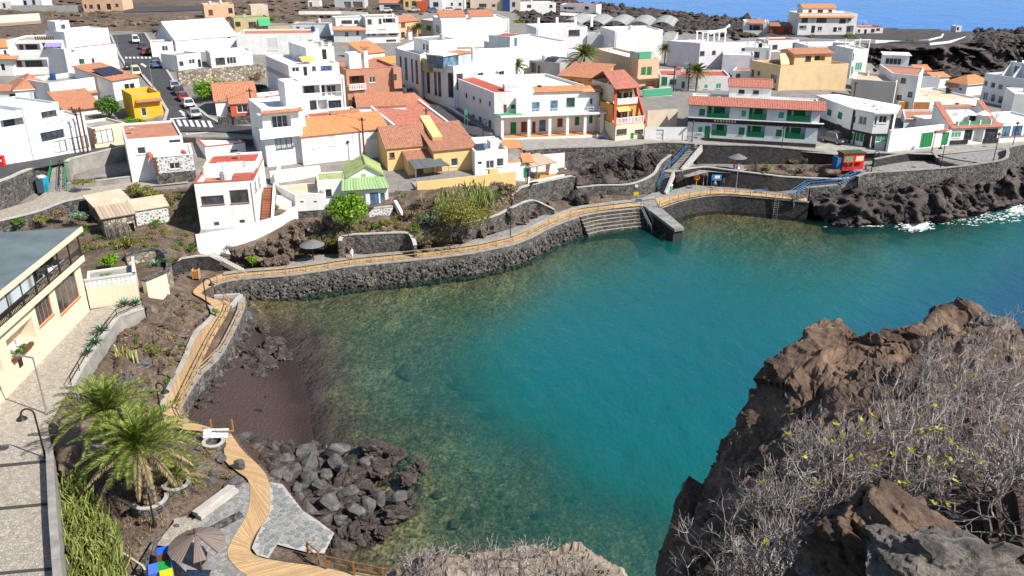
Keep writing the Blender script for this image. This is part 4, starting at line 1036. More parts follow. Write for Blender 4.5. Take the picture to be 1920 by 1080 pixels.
h.bx(3,-3.0,0.6,-6.5,-2.5,h.z1-h.z0-0.5,h.z1-h.z0+1.7, 'roof_pavilion', 'GLASSB');h.bx(3,-3.3,0.9,-6.8,-2.2,h.z1-h.z0+1.703,h.z1-h.z0+1.9, 'pavilion_roof', 'W')
h.bx(3,2.0,5.8,-6,-3,h.z1-h.z0-0.5,h.z1-h.z0+1.6, 'glazed_room', 'CURT');h.bx(3,1.7,6.1,-6.3,-2.7,h.z1-h.z0+1.603,h.z1-h.z0+1.75, 'glazed_roof', 'TILEO');h.bx(3,7.0,7.5,-4,-3.5,h.z1-h.z0-0.5,h.z1-h.z0+2.2, 'chimney', 'W')
h=House('public_building', 'white left wing with four tall slit windows next to the rounded corner building', 'building')
za=11.1;pts=[G(745,165,za),G(791,182,za)];pts=[Vector(p[:2]) for p in pts];pts+=[pts[1]+Vector((3,15)),pts[0]+Vector((3,15))]
h.vol(pts,za,zat(pts[0],90), 'W', 'DW',0.6,[(0,750,106,754,147,'wd'),(0,759,108,764,149,'wd'),(0,771,111,775,153,'wd'),(0,779,113,784,156,'wd')])
P_=[h.E[0].pt(2.5,-3,0),h.E[0].pt(10,-3,0),h.E[0].pt(10,-9,0),h.E[0].pt(2.5,-9,0)];zt=h.z1;h.vol(P_,zt-0.6,zt+2.2, 'W', 'DG',0.2,[(0,4.5,1.0,5.4,2.0,'wd','m'),(0,6.0,1.0,6.9,2.0,'wd','m')],under=0);h.chimney(0,0.5,1.0,1.6,0.8);h.tank(0,5,-4)
mb=MB();mb.prism([(p.x,p.y) for p in [h.E[0].pt(8.3,2.6,0),h.E[0].pt(12.5,2.6,0),h.E[0].pt(12.5,-3.0,0),h.E[0].pt(8.3,-3.0,0)]],zt-3,zt-0.62);mb.obj('link_roof',M('DY'),h.root)
h=house('building', 'huge blank white gable wall with two small terracotta roofed huts on top',(829,92),(955,88),38,14, 'W', 'DW',[(3,800,45,808,57,'wgl'),(3,818,48,824,60,'wgl')],z=12.6,cat='building')
for a,b in ((0.2,7.0),(8.5,14.5)):
 e=h.E[0];P_=[e.pt(a,-2.5,0),e.pt(b,-2.5,0),e.pt(b,-7,0),e.pt(a,-7,0)];zt_=h.z0+ (zat(e.P,38)-h.z0)
 hz=h.z1 if a<1 else hz0
 if a<1: hz0=h.z1;EE=h.E[0]
 P_=[EE.pt(a,-2.5,0),EE.pt(b,-2.5,0),EE.pt(b,-7,0),EE.pt(a,-7,0)]
 h.vol(P_,hz0-0.4,hz0+0.5, 'W',None,0.1,[],under=0).shed(1.2, 'TILE',0,0.2)
h=house('house', 'house with green window shutters and roof slab beside the huge white gable',(790,72),(829,78),36,9, 'BEIGE', 'DW',[(0,800,48,808,57,'sg'),(0,812,50,817,62,'sb'),(0,821,51,828,61,'sg')],z=13)
h=house('house', 'small orange house with tiled roof and balcony beside the little palm',(748,78),(787,74),42,7, 'PINK',None,[(0,752,43,760,51,'sb'),(0,752,60,759,70,'wd'),(0,768,62,774,70,'wd')],z=13.2);h.gable(1.0, 'TILE', 'u',0.3, 'PINK');h.px(0,768,48,786,57,0,0.9, 'balcony', 'PINK')
h=house('apartment_house', 'three-storey off-white apartment house with dark balconies',(688,84),(749,82),33,10, 'W2', 'DG',[(0,689,36,697,45,'wb'),(0,710,32,715,44,'wd'),(0,718,32,741,43,'ld'),(0,687,56,694,66,'wd'),(0,697,56,704,66,'wd'),(0,708,55,724,67,'lw'),(0,729,56,744,65,'wd'),(0,724,74,743,83,'wd')],z=13.1)
h.bx(0,-0.2,h.E[0].L+0.2,0.0,0.7,h.z1-h.z0-4.1,h.z1-h.z0-3.3, 'balcony_parapet', 'W2');h.bx(0,-0.2,h.E[0].L+0.3,0.0,0.7,h.z1-h.z0-7.2,h.z1-h.z0-6.4, 'balcony_parapet', 'W2');h.chimney(0,5.5,-1.2,1.2);h.chimney(0,7.6,-1.2,1.3)
h=house('house', 'white house with an orange tiled pent roof beside the three-storey apartment house',(627,84),(690,84),52,9, 'W2', 'DG',[(0,647,60,653,67,'wd'),(0,668,58,673,65,'wd'),(3,615,57,620,66,'wd')],z=13.1);h.pentpx(0,622,686,57,49,0.7,1.0, 'TILEO')
addvol(h,(630,52),(690,50),h.z1-0.3,34,7, 'W2', 'DG',ops=[(0,640,38,660,44,'wd'),(0,664,38,672,44,'wd')])
h=house('house', 'long pale blue house with a rust-red roof edge below the brown hillside',(548,72),(618,72),45,8, 'WB', 'DG',[(0,556,50,562,60,'sb'),(0,571,52,584,57,'wd')],z=13.6,coping='DO')
h=house('warehouse', 'wide blank white storage building with grey window panel',(447,106),(592,104),64,11, 'W', 'DO',[(0,500,72,520,94,'ww')],z=13.2,cat='building')
h=house('house', 'olive beige house with a green tarpaulin awning',(441,62),(508,59),34,8, 'OLIVE', 'DGR',[(0,441,41,451,49,'wd'),(0,466,41,480,52,'wb')],z=14.8);h.pentpx(0,486,508,49,33,1.6,0.1, 'TARPG', 'tarp_awning');h.px(0,486,49,545,58,0.0,0.3, 'balcony_parapet', 'OLIVE')
h=house('house', 'beige cube house on the skyline of the brown hillside',(385,36),(441,34),9,8, 'PINK', 'DB',[(0,391,18,399,28,'sb'),(0,428,15,436,24,'wd')],z=15.6);h.tank(0,2.2,-2,0.55)
h=house('house', 'narrow beige tower house on the hillside next to the beige cube',(472,32),(504,31),10,6, 'SAND', 'DG',[],z=15.5)
h=House('house', 'big white house with a tall plain white pitched roof above the parked street', 'house')
za=13.5;P_=rectP((333,106),(448,96),za,13);h.vol(P_,za,zat(P_[0],76), 'W',None,0.1,[(0,425,62,433,72,'w')]).gable(3.6, 'DW', 'u',0.2, 'W',0.55)
addvol(h,(286,108),(328,106),13.7,80,6, 'W', 'DG',ops=[(0,304,86,309,93,'wd'),(0,310,86,314,93,'wd')],under=2)
h=house('house', 'small white cottage with grey roof terrace above the stone yard wall',(336,137),(380,131),104,6, 'W', 'DG',[(0,336,115,344,123,'wd'),(0,354,111,366,120,'w'),(0,371,111,377,126,'d')],z=13)
h=house('house', 'white flat-roofed cottage with two dark windows above the overgrown yard',(398,132),(476,127),99,7, 'W', 'DW',[(0,404,108,422,121,'wb'),(0,425,107,443,120,'w')],z=12.9)
h=house('yard_wall', 'beige rubble yard wall under the two white cottages',(338,168),(500,152),134,0.6, 'STL',None,[],z=12.2,cat='wall')
# ------------------------------------------------------------------ upper left
h=house('house', 'white apartment house with open loggias and a violet awning',(26,140),(133,138),76,10, 'W', 'DG',[(0,30,82,76,101,'lo'),(0,80,80,115,101,'lo'),(0,10,112,90,135,'lo'),(0,97,112,108,121,'wgl')],z=13.5);h.pentpx(0,82,114,88,80,1.2,0.0, 'PURP', 'awning')
for k in range(9): h.bx(0,5.6+k*0.42,5.8+k*0.42,-0.3,-0.1,h.z1-h.z0+0.0,h.z1-h.z0+0.7, 'baluster', 'FRAMEB')
h=house('house', 'tall white house with red roof line and two small green windows',(130,143),(225,130),92,11, 'W', 'DW',[(0,148,110,158,119,'wgl'),(0,172,109,177,118,'wd'),(0,133,90,139,97,'sb')],z=13.5,coping=None)
h.bx(0,2.5,h.E[0].L,-0.3,0.05,h.z1-h.z0+0.003,h.z1-h.z0+0.12, 'red_coping', 'DR');E_=h.E[0];zt=h.z1
h.vol([E_.pt(2.2,-2.5,0),E_.pt(12.0,-2.5,0),E_.pt(12.0,-9.5,0),E_.pt(2.2,-9.5,0)],zt-0.35,zt+3.0, 'W', 'DW',0.3,[],under=0);zt2=h.z1
h.vol([E_.pt(2.4,-5.5,0),E_.pt(5.4,-5.5,0),E_.pt(5.4,-8.5,0),E_.pt(2.4,-8.5,0)],zt2-0.3,zt2+1.9, 'W', 'DO',0.2,[(0,1.1,0.7,2.0,1.5,'wd','m')],under=0)
h.bx(0,-0.5,1.8,-4.0,-1.2,zt-h.z0-0.3,zt-h.z0+1.9, 'roof_room', 'W')
h=house('house', 'low white house with an orange pent roof beside the violet awning house',(-20,140),(26,140),112,8, 'W', 'DW',[(0,2,120,9,132,'d')],z=13.6);h.pentpx(0,-15,29,111,102,0.6,1.2, 'TILEO')
h=house('house', 'small house with an orange tiled roof at the edge of the brown hillside',(-10,112),(26,110),90,7, 'W2',None,[(0,7,94,12,101,'wd')],z=14);h.gable(1.2, 'TILEO')
h=house('house', 'white house with terracotta hip roof and blue curtained windows',(34,198),(101,192),169,9, 'W',None,[(0,55,173,70,188,'wc'),(0,71,173,78,188,'w'),(0,79,173,92,188,'wc')],z=12.4);h.hip(1.9, 'TILE')
h=house('house', 'low terracotta roofed house with white terrace wall beside the hip roof',(-40,196),(34,196),172,8, 'W', 'DW',[(0,18,176,30,186,'d')],z=12.4);h.pentpx(0,-30,40,171,158,0.3,3.0, 'TILE')
h=house('house', 'white block house with a sunken grey roof terrace',(100,198),(188,184),156,9, 'W', 'DG',[],z=12.6,par=0.8);h.pentpx(0,158,187,177,166,0.6,0.4, 'TILE')
h=house('house', 'white gabled house with solar panels over an orange roof edge',(217,188),(265,179),152,10, 'W',None,[(0,234,157,243,175,'d'),(0,244,156,253,174,'d')],z=12.6);h.shed(1.8, 'TILE',0,0.3)
e=h.E[0]
for k in range(4): h.slab('solar_panel', 'SOLAR',[e.pt(0.1+k*1.1,-2.2,h.z1+0.75),e.pt(1.1+k*1.1,-2.2,h.z1+0.75),e.pt(1.1+k*1.1,-5.2,h.z1+1.75),e.pt(0.1+k*1.1,-5.2,h.z1+1.75)],0.06)
h=house('house', 'long low house with a terracotta tiled slope behind the leafy tree',(125,220),(190,212),208,8, 'W2',None,[],z=11.9);h.shed(1.9, 'TILE',0,0.4)
h=house('house', 'bright yellow house with a red tiled awning on the street corner',(254,223),(307,217),178,7, 'ORY', 'DG',[(0,265,202,275,218,'w')],z=12,par=0.9);h.pentpx(0,256,305,193,185,0.8,0.0, 'TILEP')
h=house('garage', 'beige garage with grey flat roof and white roller door',(178,272),(240,261),240,6, 'CREAM', 'DG',[(0,180,243,213,271,'gar')],z=10.95,cat='garage')
for k in range(6): h.bx(0,-0.1,0.45 if k % 2 else 0.3,0.0,0.07,0.2+k*0.38,0.5+k*0.38, 'quoin', 'FRAMEB')
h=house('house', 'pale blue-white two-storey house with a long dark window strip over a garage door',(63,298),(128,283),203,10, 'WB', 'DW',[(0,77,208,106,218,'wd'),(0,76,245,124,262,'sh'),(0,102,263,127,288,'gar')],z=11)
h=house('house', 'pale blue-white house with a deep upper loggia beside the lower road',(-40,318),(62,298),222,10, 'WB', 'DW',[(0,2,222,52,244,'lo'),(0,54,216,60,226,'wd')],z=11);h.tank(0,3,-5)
h=house('house', 'small white annex beside the wooden poles and the garage',(128,284),(170,276),222,6, 'WB', 'DW',[(0,130,256,166,280,'gar')],z=10.95)
h=house('house', 'pinkish low house on the far skyline with four dark openings',(157,20),(232,20),-4,8, 'PINK', 'DW',[(0,158,8,162,16,'d'),(0,167,9,174,15,'wd'),(0,182,8,188,18,'d'),(0,200,7,208,18,'d'),(0,216,7,222,12,'wd')],z=16.6)
house('house', 'white house cut by the upper frame beside green trees on the hill',(-10,18),(24,18),2,7, 'W', 'DW',[(0,5,6,10,14,'wd')],z=16.6)
house('house', 'pale house with two doors on the far skyline',(38,12),(80,12),-12,7, 'WB', 'DW',[(0,44,1,50,11,'d'),(0,60,0,66,8,'wd')],z=16.8)
house('hut', 'small white hut with rust-red lid on the hillside road',(578,14),(600,14),2,4, 'W', 'DO',[(0,580,4,585,13,'sb')],z=15.6,cat='hut')
h=house('house', 'open pale carport house on the far skyline',(628,14),(684,14),-8,8, 'LGREY', 'DG',[(0,645,3,658,14,'lp'),(0,662,3,680,14,'lp')],z=15.5)
h=house('house', 'red roofed house beside the yellow house on the skyline',(712,20),(757,20),6,8, 'WB',None,[(0,720,9,750,18,'wd')],z=15);h.gable(1.6, 'TILE')
h=house('house', 'yellow house with red roof wings on the skyline',(757,21),(787,21),-8,8, 'YEL', 'DO',[(0,760,3,766,12,'wd'),(0,772,2,780,10,'wd')],z=14.9);h.bx(0,5.0,8.5,-0.5,0.5,0,3.5, 'red_wing', 'RED')
h=house('house', 'white two-window house on the skyline road',(832,19),(872,19),-8,8, 'W', 'DW',[(0,845,5,849,10,'wd'),(0,860,5,865,10,'wd')],z=14.3);house('house', 'bluish house on the skyline road beside the white two-window house',(806,20),(830,20),-5,7, 'WB', 'DW',[(0,812,4,822,12,'wd')],z=14.5)
house('building', 'large beige block on the skyline beside the blue banner',(882,17),(944,17),-20,10, 'SAND', 'DB',[(0,898,7,912,13,'wb'),(0,922,8,929,12,'wb')],z=14,cat='building')
h=house('container', 'bright blue upright container on the skyline road',(943,18),(956,18),-6,3, 'BLUE', 'BLUE',[],z=13.9,cat='container')
house('house', 'long white house with two dark windows on the lava edge',(975,23),(1042,22),6,8, 'W', 'DW',[(0,988,9,996,14,'wd'),(0,1030,9,1036,14,'wd')],z=12.8)
h=house('house', 'white house with pink-red terraces at the edge of the sea',(1050,22),(1118,24),8,8, 'W', 'DR',[(0,1056,13,1078,18,'lw'),(0,1096,12,1104,17,'wd')],z=11.8)
house('house', 'grey-beige house on the skyline next to the blue container',(956,19),(976,19),-4,7, 'BEIGE', 'DB',[(0,960,4,966,12,'wd')],z=13.7)
mv=mat_slats('vault_sheet',(0.30,0.31,0.30),0.5,0, 'UV',0.05,0.8)
h=House('sports_court', 'open sports court roofed with five pale curved vault shells', 'sports court')
za=11.2;h.vol(rectP((1050,74),(1262,80),za,24),za,za+0.5, 'LGREY', 'DG',0.1,[])
e=h.E[0];N_=5
for k in range(N_):
 ua=k*e.L/N_;W_=e.L/N_*0.96;mb=MB();z_=za+4.6;S_=10
 pr=[(ua+W_*i/S_,z_+1.7*math.sin(math.pi*(0.12+0.80*i/S_))-0.6) for i in range(S_+1)]
 for i in range(S_):
  a,b=pr[i],pr[i+1]
  for dz in (0,0.18): mb.face([e.pt(a[0],0.5,a[1]+dz),e.pt(b[0],0.5,b[1]+dz),e.pt(b[0],-22,b[1]+dz),e.pt(a[0],-22,a[1]+dz)],[(a[0],0),(b[0],0),(b[0],22),(a[0],22)])
  mb.face([e.pt(a[0],0.5,a[1]),e.pt(b[0],0.5,b[1]),e.pt(b[0],0.5,b[1]+0.18),e.pt(a[0],0.5,a[1]+0.18)])
 mb.obj('vault',mv,h.root)
 mb=MB();e.boxmb(mb,ua-0.2,ua+0.2,-0.6,-0.2,za,z_-0.2);mb.obj('column',M('GLASSB'),h.root)

house('yard_wall', 'long grey wall on the hilltop beside the pinkish skyline house',(22,20),(154,20),10,0.5, 'GREY',None,[],z=16.5,cat='wall')
house('yard_wall', 'pale low wall along the hillside path',(-60,46),(76,37),33,0.4, 'BEIGE',None,[],z=15.8,cat='wall')

h=house('house', 'low house with an orange tiled slope behind the salmon house',(682,116),(722,112),101,7, 'W',None,[],z=12.6);h.shed(1.8, 'TILEO',0,0.3)
house('yard_wall', 'orange-brown yard wall behind the salmon house',(700,124),(748,120),108,0.4, 'OR',None,[],z=12.3,cat='wall')
h=house('house', 'small white house with grey roof behind the rooftop pillars house',(1108,84),(1150,84),66,7, 'W', 'DG',[(0,1118,70,1126,77,'wd')],z=11.9)
h=house('house', 'white cottage with a rose roof edge beside the tan block',(1372,150),(1408,152),132,6, 'W2', 'DO',[(0,1380,138,1388,146,'wd')],z=9.5)
h=house('house', 'flat white house between the shaded white house and the red rim house',(1380,104),(1436,102),84,6, 'W', 'DW',[(0,1390,90,1398,97,'wd'),(0,1412,90,1420,97,'wd')],z=10)
h=house('house', 'low white house with terracotta deck behind the cream stair wing house',(1600,170),(1650,172),152,6, 'W2', 'DO',[(0,1610,157,1618,164,'wd')],z=7.8)
h=house('house', 'small cream house with tiled pent roof behind the solar panel house',(180,152),(222,146),134,6, 'CREAM', 'DG',[(0,190,138,197,145,'wd')],z=13.3);h.pentpx(0,178,223,136,130,0.4,0.8, 'TILE')
# ------------------------------------------------------------------ houses: centre
h=House('house', 'white two-storey house with a long columned porch and green door above the promenade', 'house')
za=8.4;P_=[G(938,258,za),G(1134,250,za),None,G(848,214,za)];P_[2]=P_[1]+(P_[3]-P_[0])
zf=zat(P_[0],217)
fr=Edge(P_[0],P_[1])
P2=[fr.pt(0,-0.0,0),fr.pt(fr.L,-0.0,0),P_[2],P_[3]]
fi=[fr.pt(0.0,-2.0,0),fr.pt(fr.L,-2.0,0),P_[2],P_[3]]
sh=(Vector(P_[3][:2])-Vector(P_[0][:2])).normalized()
fi[0]=Vector(P_[0][:2])+sh*2.4;fi[1]=Vector(P_[1][:2])+sh*2.4
h.vol([Vector(p[:2]) for p in fi],za,zat(P_[0],178), 'W', 'DW',0.5,[(0,957,229,968,256,'dg'),(0,977,228,988,247,'sb'),(0,998,228,1004,252,'db'),(0,1011,225,1023,245,'wn'),(0,1045,222,1055,237,'sb'),(0,1078,219,1086,234,'sg'),(0,1104,216,1112,232,'sgw'),
 (0,944,196,950,216,'sb'),(0,958,196,967,203,'sg'),(0,996,191,1012,214,'dgl'),(0,1031,188,1046,210,'dgl'),(0,1062,183,1078,200,'wgl'),(0,1106,184,1112,196,'w'),
 (3,872,174,876,185,'w'),(3,886,180,890,188,'w'),(3,898,184,902,194,'w'),(3,916,189,920,200,'w'),(3,885,215,890,226,'sg'),(3,898,219,903,231,'sg'),(3,916,225,921,238,'sg'),(3,852,198,856,203,'w')])
hz=h.z1;E3=h.E[3];E0=h.E[0]
e=fr;sl_=MB();A=[Vector(P_[0][:2])-sh*0.3,Vector(P_[1][:2])-sh*0.3,fi[1],fi[0]]
sl_.prism([(p.x,p.y) for p in A],zf-0.32,zf-0.02);sl_.obj('porch_roof',M('W'),h.root)
for k,x in enumerate((942,992,1031,1064,1097,1129)):
 u=e.hit(x,240)[0];mb=MB();e.boxmb(mb,u-0.25,u+0.25,-0.5,0.0,za-0.1,zf-0.323);mb.obj('column',M('W'),h.root)
mb=MB();e.boxmb(mb,5.0,e.L,-0.28,-0.2,zf+0.82,zf+0.9);e.boxmb(mb,5.0,e.L,-0.28,-0.2,zf+0.4,zf+0.46)
for k in range(14): e.boxmb(mb,5.0+(e.L-5.1)*k/13,5.08+(e.L-5.1)*k/13,-0.28,-0.2,zf,zf+0.82)
mb.obj('balcony_railing',M('FRAME'),h.root)
mb=MB();e.boxmb(mb,-0.4,4.0,-1.9,-0.1,zf-0.01,zf+0.03);mb.obj('balcony_floor',M('DGR'),h.root)
mb=MB();e.boxmb(mb,3.0,5.0,-2.3,-1.2,zf,zf+2.6);mb.obj('balcony_wall',M('W'),h.root)
mb=MB();e.boxmb(mb,0.3,e.L+1.0,-2.3,0.6,za-1.6,za-0.12);mb.obj('terrace',M('W'),h.root)
mb=MB();e.boxmb(mb,0.6,e.L+0.6,-2.2,0.3,za-0.118,za-0.06);mb.obj('terrace_floor',M('OF'),h.root)
h.pent(0,7.0,e.L-3.0,hz-0.1,hz+0.6,0.3,1.6, 'TILEO', 'tile_strip');h.pent(0,e.L-3.2,e.L+0.4,hz-0.3,hz+0.5,0.6,1.4, 'TILEO', 'tile_strip')
h.bx(3,0.4,E3.L-0.4,-3.6,-0.35,hz-h.root.location.z-0.47,hz-h.root.location.z-0.06, 'red_deck', 'DR');h.bx(0,2.0,4.2,-3.4,-1.2,hz-h.root.location.z-0.2,hz-h.root.location.z+1.0, 'roof_room', 'LAV')
mbw=MB();c0,c1=Vector(P_[3][:2])-E3.n*0+E3.n*1.6,Vector(P_[3][:2]).lerp(Vector(P_[0][:2]),0.55)+E3.n*1.6
mbw.bar((c0.x,c0.y,za+1.2),(c1.x,c1.y,za+0.2),0.2,2.4);mbw.obj('ramp_wall',M('W'),h.root)
for x0,n_ in ((1042,5),(1105,6)):
 u=e.hit(x0,262)[0]
 for k in range(n_):
  mb=MB();e.boxmb(mb,u+k*0.34,u+(k+1)*0.34,0.62,1.7,za-1.7,za-1.35+k*0.19);mb.obj('step',M('BRICK'),h.root)
h=House('house', 'orange and cream house with steep tiled roof and two balustraded balconies', 'house')
za=7.8;P_=rectP((1153,264),(1207,258),za,10)
h.vol(P_,za,zat(P_[0],233), 'CREAM',None,0.1,[(0,1156,242,1175,252,'wb'),(0,1174,250,1180,264,'dg'),(0,1182,249,1188,263,'dg'),(0,1190,243,1206,250,'wb')])
E_=h.E[0];z1_=h.z1;Lh=E_.L
for lv,(yb,yt) in enumerate(((231,194),(190,160))):
 zb_=z1_ if lv==0 else z2_
 zt_=zb_+3.0;ind=0.15+lv*0.75;dp=lv*1.2
 Pv=[E_.pt(ind,-dp-1.4,0),E_.pt(Lh-ind*1.2,-dp-1.4,0),E_.pt(Lh-ind*1.2,-10,0),E_.pt(ind,-10,0)]
 h.vol(Pv,zb_,zt_, 'OR' if lv==0 else 'CREAM',None,0.1,[(0,0.4,0.1,1.6,2.3,'wd','m'),(0,2.0,0.1,3.0,2.3,'wd','m'),(0,3.3,0.5,4.0,2.0,'wb','m'),(3,3.0,0.9,3.8,1.9,'wd','m')],under=0)
 mb=MB();E_.boxmb(mb,ind-0.1,Lh-ind,-dp-1.4,-dp,zb_-0.15,zb_-0.003);mb.obj('balcony_slab',M('RED' if lv==0 else 'TILE'),h.root)
 mb=MB();E_.boxmb(mb,ind,Lh-ind,-dp-0.16,-dp-0.04,zb_+0.85,zb_+0.97);E_.boxmb(mb,ind,Lh-ind,-dp-0.16,-dp-0.04,zb_,zb_+0.1)
 for k in range(19): E_.boxmb(mb,ind+(Lh-2*ind)*k/19+0.04,ind+(Lh-2*ind)*k/19+0.17,-dp-0.15,-dp-0.05,zb_+0.1,zb_+0.85)
 for k in range(3): E_.boxmb(mb,ind+(Lh-2*ind-0.22)*k/2,ind+(Lh-2*ind-0.22)*k/2+0.22,-dp-0.18,-dp-0.02,zb_,zb_+1.05)
 mb.obj('balustrade',M('W'),h.root)
 h.slab('awning', 'AWN',[E_.pt(ind+0.5,-dp-0.2,zb_+2.0),E_.pt(ind+3.0,-dp-0.2,zb_+2.0),E_.pt(ind+3.0,-dp-1.4,zb_+2.6),E_.pt(ind+0.5,-dp-1.4,zb_+2.6)],0.05)
 z2_=zt_
for u in (0.0,Lh):
 s_=1 if u==0 else -1
 mb=MB();mb.bar(E_.pt(u-s_*0.15,0.05,z1_-0.3),E_.pt(u+s_*1.15,-2.4,z1_+6.2),0.42,0.5);mb.obj('fascia_beam',M('RED'),h.root)
h.slab('roof', 'TILEP',[E_.pt(0.2,-0.9,z1_+5.7),E_.pt(Lh-0.5,-0.9,z1_+5.7),E_.pt(Lh-0.9,-6,z1_+8.0),E_.pt(0.6,-6,z1_+8.0)])
h.slab('roof', 'TILEP',[E_.pt(Lh-0.9,-11,z1_+5.7),E_.pt(0.6,-11,z1_+5.7),E_.pt(0.6,-6,z1_+8.0),E_.pt(Lh-0.9,-6,z1_+8.0)])
h.pent(0,-0.4,Lh+0.4,z1_-0.4,z1_-0.05,0.6,0.0, 'TILEP', 'tile_band')
for k in range(7): h.bx(3,2.6-k*0.32+6.0,2.9-k*0.32+6.0,0.0,1.5,-0.2,0.02+k*0.18, 'step', 'KERB')
h=house('house', 'orange-walled house under a brown tiled slope with a green roof terrace',(1048,170),(1120,176),142,9, 'OR',None,[(0,1052,147,1058,156,'w'),(0,1068,149,1076,160,'sb'),(0,1084,153,1089,162,'wd')],z=10);h.shed(1.6, 'TILE',0,0.4, 'OR')
h=house('terrace', 'flat roof terrace with green artificial floor behind the orange-walled house',(1070,158),(1170,164),144,9, 'W', 'DGR',[],z=9.9,par=0.5,cat='terrace')
h=house('yard_wall', 'white yard wall with an empty door frame beside the long apartment house',(1208,263),(1287,263),239,0.4, 'W',None,[(0,1229,243,1244,263,'dw')],z=7.6,cat='wall')
h=house('yard_wall', 'tall brown boundary wall of the empty plot',(1212,250),(1268,246),208,0.4, 'SAND',None,[],z=8,cat='wall')
h=house('fence_wall', 'low wall topped with a green screen beside the palm garden',(1206,184),(1260,180),168,0.4, 'W',None,[],z=9.2,cat='fence');h.bx(0,0,h.E[0].L,0.02,0.1,0.3,h.z1-h.z0, 'green_screen', 'SHGL')
h=House('house', 'tall white house with a balcony, tiled canopy and side tower', 'house')
za=8.3;P_=rectP((503,322),(570,314),za,9)
h.vol(P_,za,zat(P_[0],204), 'W', 'DW',0.5,[(0,516,258,548,279,'wcb'),(0,508,217,546,243,'lp')]);e=h.E[0];zr=h.z1
h.fill(e,e.hit(513,230)[0],e.hit(543,230)[0],e.hit(528,244)[1],e.hit(528,219)[1], 'w',0.0,base=-1.3)
u0,u1,a,b=e.rect(492,240,570,258,0.9);mb=MB();e.boxmb(mb,-0.7,e.L+0.1,0.0,0.9,a,b);mb.obj('balcony',M('W'),h.root)
h.pentpx(0,490,569,214,203,0.9,0.3, 'TILE', 'tile_canopy');h.bx(0,-0.7,e.L+0.1,0.0,0.8,zr-h.z0-0.75,zr-h.z0-0.6, 'canopy_slab', 'W')
P_=[e.pt(e.L-1.4,-1.0,0),e.pt(e.L+1.1,-1.0,0),e.pt(e.L+1.1,-5,0),e.pt(e.L-1.4,-5,0)];h.vol(P_,zr-4,zr+3.2, 'W', 'DW',0.2,[],under=0)
h.bx(0,-4.0,-2.8,-4.5,-2.5,zr-h.z0-0.4+3.0-3.4,zr-h.z0+1.6, 'roof_block', 'LAV')
h=house('house', 'long plain white house with an orange tiled roof and painted window outlines',(570,315),(729,296),257,8, 'W',None,[(0,584,259,600,278,'ww'),(0,615,255,629,273,'ww'),(0,691,243,706,261,'ww')],z=8.5);h.gable(1.7, 'TILEO', 'u',0.25, 'W')
for x0,x1,y0,y1 in ((661,664,246,272),):
 h.px(0,661,246,684,248,0,0.04, 'moulding', 'LGREY');h.px(0,661,247,663,270,0,0.04, 'moulding', 'LGREY')
h=house('house', 'low white house with reddish lean-to roofs behind the long white house',(585,248),(684,238),222,7, 'W', 'DR',[],z=10.2,par=0.6);h.pentpx(0,624,680,218,205,0.1,2.5, 'TILE')
h=house('house', 'small white gabled house with rust roof in front of the salmon building',(672,226),(762,222),202,7, 'W',None,[],z=10.6);h.shed(1.1, 'TILE',0,0.2)
h=house('house', 'house with a broad brick-red tiled roof edged in white',(755,258),(842,243),249,9, 'W',None,[],z=9.2);h.shed(2.6, 'TILEP',0,0.15)
e=h.E[0]
for u in (-0.15,e.L+0.15):
 mb=MB();mb.bar(e.pt(u,0.2,h.z1+0.1),e.pt(u,-9.2,h.z1+2.9),0.35,0.45);mb.obj('roof_edge',M('W'),h.root)
h=house('house', 'small white-edged house with terracotta roof tucked above the brick-red roof',(757,220),(806,214),204,6, 'W',None,[],z=10.4);h.shed(1.3, 'TILE',0,0.15)
h=House('house', 'yellow house with brown tiled L-shaped roof and a grey lean-to canopy', 'house')
za=7.6;P_=rectP((728,326),(806,318),za,8);h.vol(P_,za,zat(P_[0],279), 'YEL',None,0.1,[(0,730,286,740,297,'wb')]).gable(2.3, 'TILEB', 'u',0.3, 'YEL')
E_=h.E[0];zA=h.z1
P_=[E_.pt(E_.L-0.3,3.2,0),E_.pt(E_.L+6.2,3.2,0),E_.pt(E_.L+6.2,-7.5,0),E_.pt(E_.L-0.3,-7.5,0)];h.vol(P_,za,zA-0.2, 'YEL',None,0.1,[(0,2.6,1.0,3.7,2.2,'w','m'),(0,0.5,0.6,1.2,2.4,'sb','m')],under=2).gable(2.2, 'TILEB', 'u',0.3, 'YEL',0.75)
mb=MB();mb.bar(E_.pt(E_.L+1.2,0.5,zA+0.9),E_.pt(E_.L+1.2,-6.0,zA+2.9),1.5,0.7);mb.obj('raised_gutter',M('YEL'),h.root)
P_=[E_.pt(2.4,2.8,0),E_.pt(E_.L-0.3,2.8,0),E_.pt(E_.L-0.3,-0.4,0),E_.pt(2.4,-0.4,0)];h.vol(P_,za,za+2.3, 'YEL',None,0.1,[(0,1.2,0.02,2.2,2.0,'db','m')],under=2).shed(0.9, 'TILEB',0,0.2, 'YEL')
h.slab('lean_to_roof', 'CORGR',[E_.pt(2.6,5.2,za+1.75),E_.pt(E_.L+1.6,5.2,za+1.75),E_.pt(E_.L+0.4,2.7,za+2.5),E_.pt(2.4,2.7,za+2.5)],0.06)
for u in (2.8,E_.L+1.3): mb=MB();mb.tube([E_.pt(u,5.0,za-0.6),E_.pt(u,5.0,za+1.7)],0.06,6);mb.obj('post',M('METAL'),h.root)
h.bx(0,-0.5,E_.L+8.0,5.6,5.9,-2.2,0.75, 'garden_wall', 'YEL');h.bx(0,-0.5,E_.L+8.0,2.6,5.59,-0.5,-0.06, 'patio', 'DG')
h.bx(0,E_.L+4.4,E_.L+5.8,3.9,4.6,0.0,1.1, 'outdoor_oven', 'YEL')
